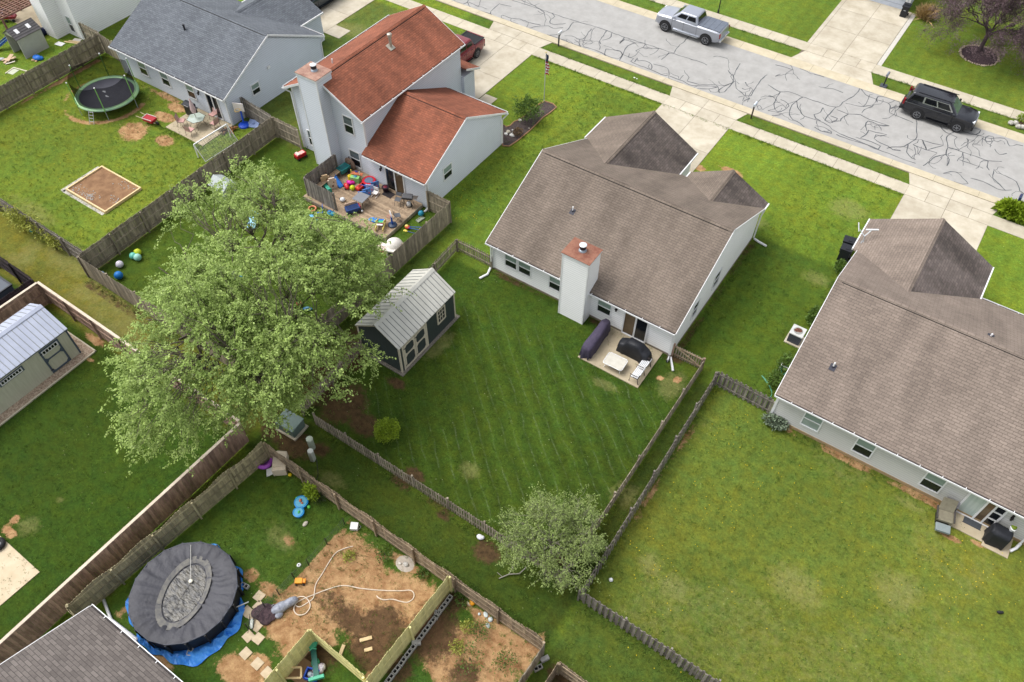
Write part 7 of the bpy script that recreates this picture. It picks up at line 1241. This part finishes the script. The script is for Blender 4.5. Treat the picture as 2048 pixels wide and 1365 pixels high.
# --- pool yard
PX,PY,PR=-20.05,3.2,2.4
pl=thing('pool','above ground pool under a sagging dark grey cover with a white float','pool',(PX,PY,0)); M_cov=mat('pool_cover',C(70,70,77),C(54,54,61),ns=1.6,rough=.55,bump=.02,bs=7,spec=.35)
NS=18; m_=MB(); vs=[];fs=[]; rings=[1.0,.94,.82,.68,.55,.46,.42,.3,.0]; zz=[1.22,1.24,1.2,1.12,1.05,1.0,.93,.9,.89]; na=84; rr=random.Random(5)
for i,(q,z) in enumerate(zip(rings,zz)):
    for k in range(na):
        a=2*PI*k/na; seg=(a%(2*PI/NS))/(2*PI/NS)-.5; poly=math.cos(PI/NS)/math.cos(seg*2*PI/NS); fo_=.065*math.sin(NS*1.5*a+2*math.sin(3*a))*math.cos(a*2.3+q*6)*(1 if .5<q<.97 else .2)+.02*math.sin(37*a+5*q)*(1 if q>.5 else 0)
        ex=1 if q>.6 else 1; ax,ay=(.8,1.12) if q<.5 else ((.93,1.04) if q<.6 else (1,1)); al=R(22); x,y=q*PR*poly*math.cos(a),q*PR*poly*math.sin(a); x1=x*math.cos(al)+y*math.sin(al); y1=-x*math.sin(al)+y*math.cos(al)
        if q<.6: x1*=.72;y1*=1.2
        x,y=x1*math.cos(al)-y1*math.sin(al),x1*math.sin(al)+y1*math.cos(al)
        vs.append((x,y,z*.86+fo_))
for i in range(len(rings)-1):
    for k in range(na): fs.append((i*na+k,i*na+(k+1)%na,(i+1)*na+(k+1)%na,(i+1)*na+k))
m_.add(vs,fs); cv=lb(m_,'cover',M_cov,pl,smooth=True)
def oval(m_,s0,s1,z0,z1,n=60):
    vs=[];fs=[]
    for k in range(n):
        a=2*PI*k/n
        for s_,z in ((s0,z0),(s1,z1)):
            y1=s_*PR*.5*1.2*math.sin(a)*1.0; x1=s_*PR*.5*.74*math.cos(a); al=R(22); vs.append((x1*math.cos(al)-y1*math.sin(al),x1*math.sin(al)+y1*math.cos(al),z+.01*math.sin(9*a)))
    for k in range(n): j=(k+1)%n; fs.append((2*k,2*j,2*j+1,2*k+1))
    m_.add(vs,fs)
m_=MB(); oval(m_,1.22,.98,0.985,.93); lb(m_,'dried_silt',mat('silt',C(126,123,116),C(98,97,98),ns=5,rough=.9,contrast=1.6),cv)
m_=MB(); oval(m_,.93,0.,.88,.88); lb(m_,'puddle',mat('puddle',C(46,46,48),C(92,88,80),ns=2.4,rough=.25,contrast=2.6,stretch=(1,2.2,1),detail=7,bump=.05,bs=4),cv)
m_=MB(); m_.add([(PR*.99*math.cos(2*PI*k/NS),PR*.99*math.sin(2*PI*k/NS),z) for k in range(NS) for z in (0,1.03)],[(2*k,(2*k+2)%(2*NS),(2*k+3)%(2*NS),2*k+1) for k in range(NS)]); lb(m_,'pool_wall',mat('pool_wall',C(26,28,34),C(40,42,48),ns=3,rough=.5),pl)
m_=MB(); m_.v=[];
for k in range(NS): a0,a1=2*PI*k/NS,2*PI*(k+1)/NS; m_.tube([(PR*1.0*math.cos(a0),PR*math.sin(a0),1.02),(PR*math.cos(a1),PR*math.sin(a1),1.02)],.04,6)
lb(m_,'top_rail',pc(44,50,66),pl)
for k in range(NS): a=2*PI*k/NS; m_=MB(); m_.box(PR*1.015*math.cos(a)-.04,PR*1.015*math.cos(a)+.04,PR*1.015*math.sin(a)-.04,PR*1.015*math.sin(a)+.04,0,1.02); lb(m_,'post',bl,pl)
fq=at(380,1161,1.05); m_=MB(); m_.sph((fq.x-PX,fq.y-PY,.96),.1,12,None,(1,1,.6)); lb(m_,'float',pc(236,232,214),pl)
m_=MB(); g2=at(380,1088,1.25); m_.tube([(fq.x-PX,fq.y-PY,.98),((fq.x+g2.x)/2-PX,(fq.y+g2.y)/2-PY,1.05),(g2.x-PX,g2.y-PY,1.12)],.012,5); lb(m_,'cord',pc(206,204,196),pl)
tp_=thing('ground_tarp','crumpled bright blue tarp spread round the foot of the pool','tarp',(PX,PY,0)); m_=MB(); vs=[];fs=[]; na=110; rr=np.random.RandomState(8)
for k in range(na):
    a=2*PI*k/na; ro=PR+.22+.20*math.sin(2*a+2.6)+.22*max(0,math.cos(a+.9))+.34*math.exp(-((((a-3.85)+PI)%(2*PI)-PI)/.5)**2)-.16*math.exp(-((((a-4.9)+PI)%(2*PI)-PI)/.35)**2)+.09*math.sin(7*a)+.06*math.sin(17*a)
    for j,t in enumerate((0,.3,.6,1)): rad=PR*.97+(ro-PR*.97)*t; vs.append((rad*math.cos(a),rad*math.sin(a),.03+(.16*abs(math.sin(14*a+j*2))+.10*rr.rand())*(1 if 0<j<3 else .2)))
for k in range(na):
    j=(k+1)%na
    for q in range(3): fs.append((k*4+q,k*4+q+1,j*4+q+1,j*4+q))
m_.add(vs,fs); lb(m_,'sheet',mat('tarp_blue',C(34,116,214),C(80,150,222),ns=2.5,rough=.45,contrast=1.5,bump=.02,bs=8),tp_)
def block(pos,rz,label=None,z=0,roll=0,group='hollow concrete blocks'):
    t=thing('concrete_block',label,'concrete block',(pos[0],pos[1],z),rz,group); m_=MB(); 
    for a in ((-.2,.2,-.1,-.07),(-.2,.2,.07,.1),(-.2,-.165,-.07,.07),(-.018,.018,-.07,.07),(.165,.2,-.07,.07)): m_.box(*a,0,.2,.5)
    o=m_.build('shell',M_blkc,t,world=False); o.data.materials[0]; m_=MB(); m_.box(-.165,-.018,-.07,.07,.0,.03); m_.box(.018,.165,-.07,.07,0,.03); m_.build('hollow',pc(40,38,38,.9),t,world=False); 
    if roll: t.rotation_euler=(roll,0,rz)
    return t
M_blkc=mat('block_concrete',C(188,186,180),C(160,158,152),ns=8,rough=.95)
block(at(491,1174),R(10),'hollow concrete block on the blue tarp edge near the pavers',group=None); block(at(382,1305),R(-60),'hollow concrete block at the lower end of the blue tarp',group=None)
ordn=lambda i:['first','second','third','fourth','fifth','sixth','seventh','eighth','ninth','tenth','eleventh','twelfth','thirteenth','fourteenth','fifteenth','sixteenth','seventeenth','eighteenth','nineteenth','twentieth'][i]
y=9.95; bi=0
while y>5.0:
    if not (7.55<y<7.8 or 6.55<y<6.75): block((-10.1,y,0),PI/2+R(random.uniform(-3,3)),ordn(bi)+' hollow concrete block from the top of the row along the timber fence',group='blocks in the row along the timber fence'); bi+=1
    y-=.425
y=4.7
while y>2.5: block((-10.12,y,0),PI/2,ordn(bi)+' hollow concrete block from the top of the row along the timber fence',group='blocks in the row along the timber fence'); y-=.425; bi+=1
block(at(873,1232),R(115),'concrete block turned out of the row near its middle',group=None); block(at(833,1283),R(40),'solid faced concrete block tipped on its side below the row',roll=PI/2,z=.1,group=None)
block(at(1076,1338),R(60),'hollow concrete block outside the grey end of the corner fence',group=None); block(at(1087,1316),R(60),'upper pale block lying outside the grey fence end',roll=PI/2,z=.12,group=None)
for i,(a,b_) in enumerate(((215,410),(210,522),(78,578),(150,632),(187,742),(95,855),(205,880),(65,1045),(195,1160),(305,1262))):
    q=at(480+a/5.57,1120+b_/5.57); lbs=('topmost square paver of the path beside the pool','second square paver from the top, next to the dark netting','square paver nearest the blue tarp','square paver touching the lower side of the tarp side one','square paver half under the dark netting','left square paver of the middle pair','right square paver of the middle pair','lone square paver below the left one of the middle pair','lone square paver third from the timber fence corner','lowest square paver beside the timber fence')
    item('paver',lbs[i],'paver',q,R(random.uniform(-8,8)),[('slab',mat('paver',C(206,188,160),C(184,166,138),ns=4,rough=.9),[('b',-.22,.22,-.22,.22,0,.05)])],group='square pavers beside the pool',bev=.01)
item('netting_heap','heap of dark plum netting beside the pavers','netting',at(533,1228),R(20),[('netting',mat('netting',C(84,66,70),C(52,40,46),ns=7,rough=.95,bump=.05,bs=14,contrast=1.8),[('s',0,0,.1,.45,(1.3,1,.4)),('s',.35,.2,.12,.3,(1,1,.5)),('s',-.4,-.1,.1,.28,(1,1,.5)),('s',.1,-.3,.08,.3,(1,.8,.4))])])
item('tarp_roll','rumpled silver grey tarp standing beside the plum netting','tarp',at(567,1216),R(65),[('tarp',mat('tarp_silver',C(164,168,178),C(120,124,138),ns=5,rough=.4,bump=.04,bs=9,contrast=1.6),[('s',.35,0,.2,.3,(1.4,.7,.7)),('s',-.1,0,.18,.32,(1.5,.8,.7)),('s',-.4,.1,.1,.25,(1,1,.6)),('s',-.3,-.2,.1,.22,(1,1,.6))])])
wf=thing('wire_fence','low wire fence on thin black stakes crossing the pool yard','wire fence',at(618,1131)); SP=[(497,1259),(532,1217),(559,1190),(589,1158),(618,1131),(655,1090),(690,1050)]
for a,b_ in SP: q=at(a,b_)-wf.location; m_=MB(); m_.tube([(q.x,q.y,0),(q.x,q.y,.72)],.022,6); m_.box(q.x-.05,q.x+.05,q.y-.01,q.y+.01,.15,.2); lb(m_,'stake',bl,wf)
for i in range(len(SP)-1):
    q0=at(*SP[i])-wf.location; q1=at(*SP[i+1])-wf.location; m_=MB()
    for z in (.1,.3,.5,.65): m_.beam((q0.x,q0.y,z),(q1.x,q1.y,z),.006,.006)
    for k in range(10): q=q0.lerp(q1,(k+.5)/10); m_.beam((q.x,q.y,.08),(q.x,q.y,.66),.006,.006)
    lb(m_,'wire_mesh',pc(84,92,84,.7),wf)
H1=[(706,1093),(690,1097),(672,1106),(658,1125),(645,1147),(632,1168),(629,1185),(627,1196),(618,1204),(600,1214),(590,1210),(586,1203),(596,1195),(608,1194),(618,1203),(620,1215),(610,1228),(596,1230),(588,1221),(592,1207),(610,1197),(627,1190),(650,1181),(676,1173),(695,1172),(720,1177),(760,1181),(800,1182),(820,1181),(828,1188),(826,1198),(815,1205),(800,1203),(785,1199),(768,1200),(757,1196),(753,1191)]
m_=MB(); Q=[at(a,b_,.03+ (0.03 if 10<i<19 else 0)) for i,(a,b_) in enumerate(H1)]; S=[]
for i in range(len(Q)-1):
    p0,p1,p2,p3=Q[max(i-1,0)],Q[i],Q[i+1],Q[min(i+2,len(Q)-1)]
    for j in range(5): t=j/5; S.append(.5*((2*p1)+(p2-p0)*t+(2*p0-5*p1+4*p2-p3)*t*t+(3*p1-p0-3*p2+p3)*t**3))
m_.tube(S,.024,6); tag(m_.build('garden_hose',pc(232,216,196,.6),None,origin=S[0]),'long cream hose looping over the bare soil of the pool yard','hose')
item('ring_pool','purple inflatable ring pool in the fence corner','paddling pool',at(530,924),0,[('ring',pc(180,90,200,.4),[('t',[(.4*math.cos(a),.4*math.sin(a),.14) for a in np.linspace(0,2*PI,24)],.13)]),('floor',pc(120,70,140,.4),[('c',0,0,.36,0,.03)])])
item('toy_house','beige plastic playhouse lying on its side with a white flap beside the ring pool','playhouse',at(563,935),R(-50),[('body',pc(226,210,186,.6),[('b',-.6,.5,-.35,.35,0,.55),('e',[(-.35,.55),(-.1,.7),(.35,.55)],-.6,.3,'x')]),('opening',pc(52,44,74,.6),[('b',-.3,.2,-.36,-.351,.1,.45)]),('flap',pc(238,236,232,.6),[('q',[(.1,-.75,.1),(.55,-.7,.1),(.55,-.35,.3),(.1,-.35,.3)],.03)])])
ball(580,950,.1,(234,204,30),'small yellow ball beside the beige playhouse')
item('bent_pole','thin bent black pole leaning on the board fence','pole',at(628,1000),0,[('pole',bl,[('t',[(0,0,.02),(-.25,.35,.4),(-.3,.9,1.0),(-.6,1.25,1.5)],.018)]),('tip',bl,[('s',-.6,1.25,1.5,.035)])])
item('water_table','blue figure eight shaped water play tray with toys in the pool yard','water tray',at(601,1018),R(-62),[('tray',pc(40,150,220,.35),[('l',[(.3,0),(.34,.1),(.36,.22),(.33,.23)],-.28,0),('l',[(.24,0),(.27,.1),(.29,.22),(.26,.23)],.28,.02)]),('>water',pc(120,196,226,.1),[('c',-.28,0,.29,.231,.235),('c',.28,.02,.22,.231,.235)]),('toy_figure',pc(210,120,80),[('s',-.32,-.04,.27,.08,(1.2,.9,.7)),('s',-.2,.08,.26,.06)]),('toy_boat',pc(90,200,110),[('s',.3,.05,.26,.07,(1.3,.8,.6))]),('leg',pc(120,220,90),[('s',-.1,.42,.1,.09),('s',-.5,-.3,.1,.08)])])
item('stone','small pale lump on the grass below the water tray','stone',at(611,1049),0,[('lump',pc(206,196,180,.9),[('s',0,0,.06,.13,(.8,1.3,.6))])])
item('bucket','white bucket tipped over at the wire fence end','bucket',at(710,1056),R(30),[('bucket',wh,[('e',[(-.16,0),(-.18,.22),(.18,.26),(.16,0)],-.2,.18,'x')]),('handle',pc(190,190,190),[('t',[(.18,-.16,.1),(.32,0,.14),(.18,.16,.1)],.01)])])
item('toy_truck','orange toy dumper beside the wire fence','toy truck',at(600,1165),R(35),[('tub',pc(240,160,30),[('b',-.2,.15,-.13,.13,.1,.24)]),('cab',pc(236,144,20),[('b',.15,.3,-.1,.1,.08,.2)]),('wheel',bl,[('s',-.15,-.14,.06,.06)]),('wheel',bl,[('s',.2,-.14,.06,.06)])])
item('toy_ring','tiny white ring on the bare strip by the wire fence','ring',at(598,1131),0,[('ring',wh,[('t',[(.07*math.cos(a),.07*math.sin(a),.03) for a in np.linspace(0,2*PI,14)],.035)])])
item('toy_helmet','orange toy helmet at the foot of the board fence','toy',at(944,1207),0,[('shell',pc(236,160,30),[('s',0,0,.08,.13,(1.2,1,.8))]),('brim',pc(220,200,170),[('s',-.1,-.08,.03,.12,(1.2,.8,.3))])])
item('litter_pile','pale torn plastic litter at the foot of the board fence','litter',at(975,1238),R(-30),[('scrap',pc(206,216,214,.6),[('s',-.2,0,.04,.1,(1.5,1,.4)),('s',.1,.1,.05,.12,(1,1,.5)),('s',.3,-.12,.04,.09,(1.4,1,.4)),('s',-.35,-.25,.03,.07)])])
item('seesaw','green plastic seesaw inside the new timber fence corner','seesaw',at(632,1328),R(-40),[('beam',pc(44,110,100),[('q',[(-.75,-.12,.3),(.75,-.12,.36),(.75,.12,.36),(-.75,.12,.3)],.1)]),('seat',pc(80,186,150),[('p',[(-.95,-.32),(-.6,-.14),(-.6,.14),(-.95,.32)],.28,.38)]),('seat',pc(80,186,150),[('b',.68,.82,-.34,.34,.3,.5)]),('base',pc(70,170,136),[('s',0,0,.12,.24,(1,.8,.6))]),('handle',pc(90,196,160),[('t',[(-.5,-.15,.4),(-.5,0,.6),(-.5,.15,.4)],.03)])])
item('crate','blue plastic basket with bottles inside the timber fence corner','basket',at(625,1352),R(20),[('rim',pc(30,90,210),[('b',-.3,.3,-.25,-.19,0,.3),('b',-.3,.3,.19,.25,0,.3),('b',-.3,-.24,-.19,.19,0,.3),('b',.24,.3,-.19,.19,0,.3)]),('content',pc(196,206,214,.5),[('s',-.08,0,.15,.12),('s',.1,.05,.14,.1),('s',.05,-.1,.14,.08)])])
item('sack','crumpled white and plum plastic sack beside the green seesaw','sack',at(637,1341),R(10),[('sack',mat('sack',C(226,222,226),C(150,130,146),ns=8,rough=.5,contrast=1.8,bump=.03),[('s',0,0,.15,.26,(1.1,.9,.6)),('s',.1,.15,.12,.18)])])
item('timber_trestle','pale timber trestle leaning inside the fence corner near the bottom edge','timber frame',at(584,1352),R(-20),[('rail',WNW,[('m',(-.6,-.3,.1),(.1,.5,.5),.09,.05)]),('rail',WNW,[('m',(-.2,-.5,.1),(.5,.3,.5),.09,.05)]),('rail',WNW,[('m',(.1,.5,.5),(.5,.3,.5),.09,.05)])])
item('plywood','brown plywood sheet on the soil inside the fence corner','plywood',at(600,1340),R(5),[('sheet',pc(150,118,84,.8),[('b',-.6,.6,-.5,.5,.01,.03)]),('>edge',pc(176,144,104,.8),[('b',-.6,.6,-.51,-.5,.01,.032)])])
for a,b_,rz,L_,lbq in ((732,1279,-20,.28,'longer pale timber offcut on the dug soil'),(737,1300,-20,.18,'shorter pale timber offcut on the dug soil'),(683,1304,40,.3,'timber offcut leaning on the inner new fence')):
    item('offcut',lbq,'offcut',at(a,b_),R(rz-20),[('block',pc(222,196,150,.8),[('b',-.08,.08,-L_,L_,0,.07)]),('>end_grain',pc(196,166,120,.8),[('b',-.08,.08,L_,L_+.004,0,.07)])])
rock(at(812,1130),.16,(188,184,176),'flat grey stone on the sandy patch by the board fence'); rock(at(800,1128),.1,(206,200,190),'small pale stone beside the flat grey stone')
q=at(810,1128); mb=MB(); mb.lathe([(.55,-.01),(.3,.03),(.05,.04)],q.x,q.y,14,sx=1,sy=.8); struct('sand_patch',mb,mat('ash',C(190,180,168),C(160,148,134),ns=6,rough=.95))
item('steel_rack','short black metal rack between the pavers','rack',at(500,1250),R(-45),[('frame',bl,[('t',[(-.5,0,.03),(.5,0,.35)],.015),('t',[(-.5,.2,.03),(.5,.2,.3)],.015),('t',[(-.2,0,.12),(-.2,.2,.1)],.012),('t',[(.3,0,.28),(.3,.2,.24)],.012)]),('foil',pc(196,200,190,.3),[('s',0,.1,.1,.14,(1.8,.7,.3))])])
for a,b_,lb_ in ((477,1183,'upper pale blue round weight on the blue tarp'),(432,1257,'lower pale blue round weight on the blue tarp')): item('tarp_weight',lb_,'weight',at(a,b_,.1).xy,0,[('weight',pc(190,206,226,.4),[('s',0,0,.2,.14,(1,1,.7))]),('>neck',pc(170,186,210,.4),[('c',0,0,.05,.26,.32)])],z=0)
item('pool_pipe','long white pipe lying along the pool wall on the tarp','pipe',at(455,1225,.2).xy,R(55),[('pipe',pc(206,208,206,.5),[('t',[(-1.3,-.12,.25),(-.2,.0,.3),(.0,.0,.32),(1.0,.1,.3)],.03)]),('joint',pc(180,182,180,.5),[('s',-.1,0,.31,.05)])],z=0)
q=at(-2,1092); item('tyre','black tyre lying on the concrete pad at the left edge','tyre',(q.x,q.y,.04),0,[('tyre',bl,[('t',[(.27*math.cos(a),.27*math.sin(a),.12) for a in np.linspace(0,2*PI,24)],.11)]),('hub',pc(120,120,122),[('c',0,0,.16,.05,.12)])])
item('shed_roofing','dark metal trailer roof glimpsed behind the violet fence at the left edge','trailer',(-43.6,8.9,0),0,[('body',pc(78,86,96),[('b',-1.2,1.2,-1.6,1.2,.4,1.8)]),('roof_rim',pc(40,44,50),[('b',-1.25,1.25,1.15,1.25,1.75,1.85),('b',1.15,1.25,-1.6,1.2,1.75,1.85)]),('wheel',bl,[('s',1.1,-.4,.32,.32,(.4,1,1))])])
item('bird_litter','tiny white scraps on the near verge beside the driveway','litter',at(1271,157),0,[('scrap',wh,[('s',-.1,0,.02,.06,(1.4,1,.4)),('s',.14,-.02,.02,.05,(1.4,1,.4))])])
bpy.context.view_layer.update()
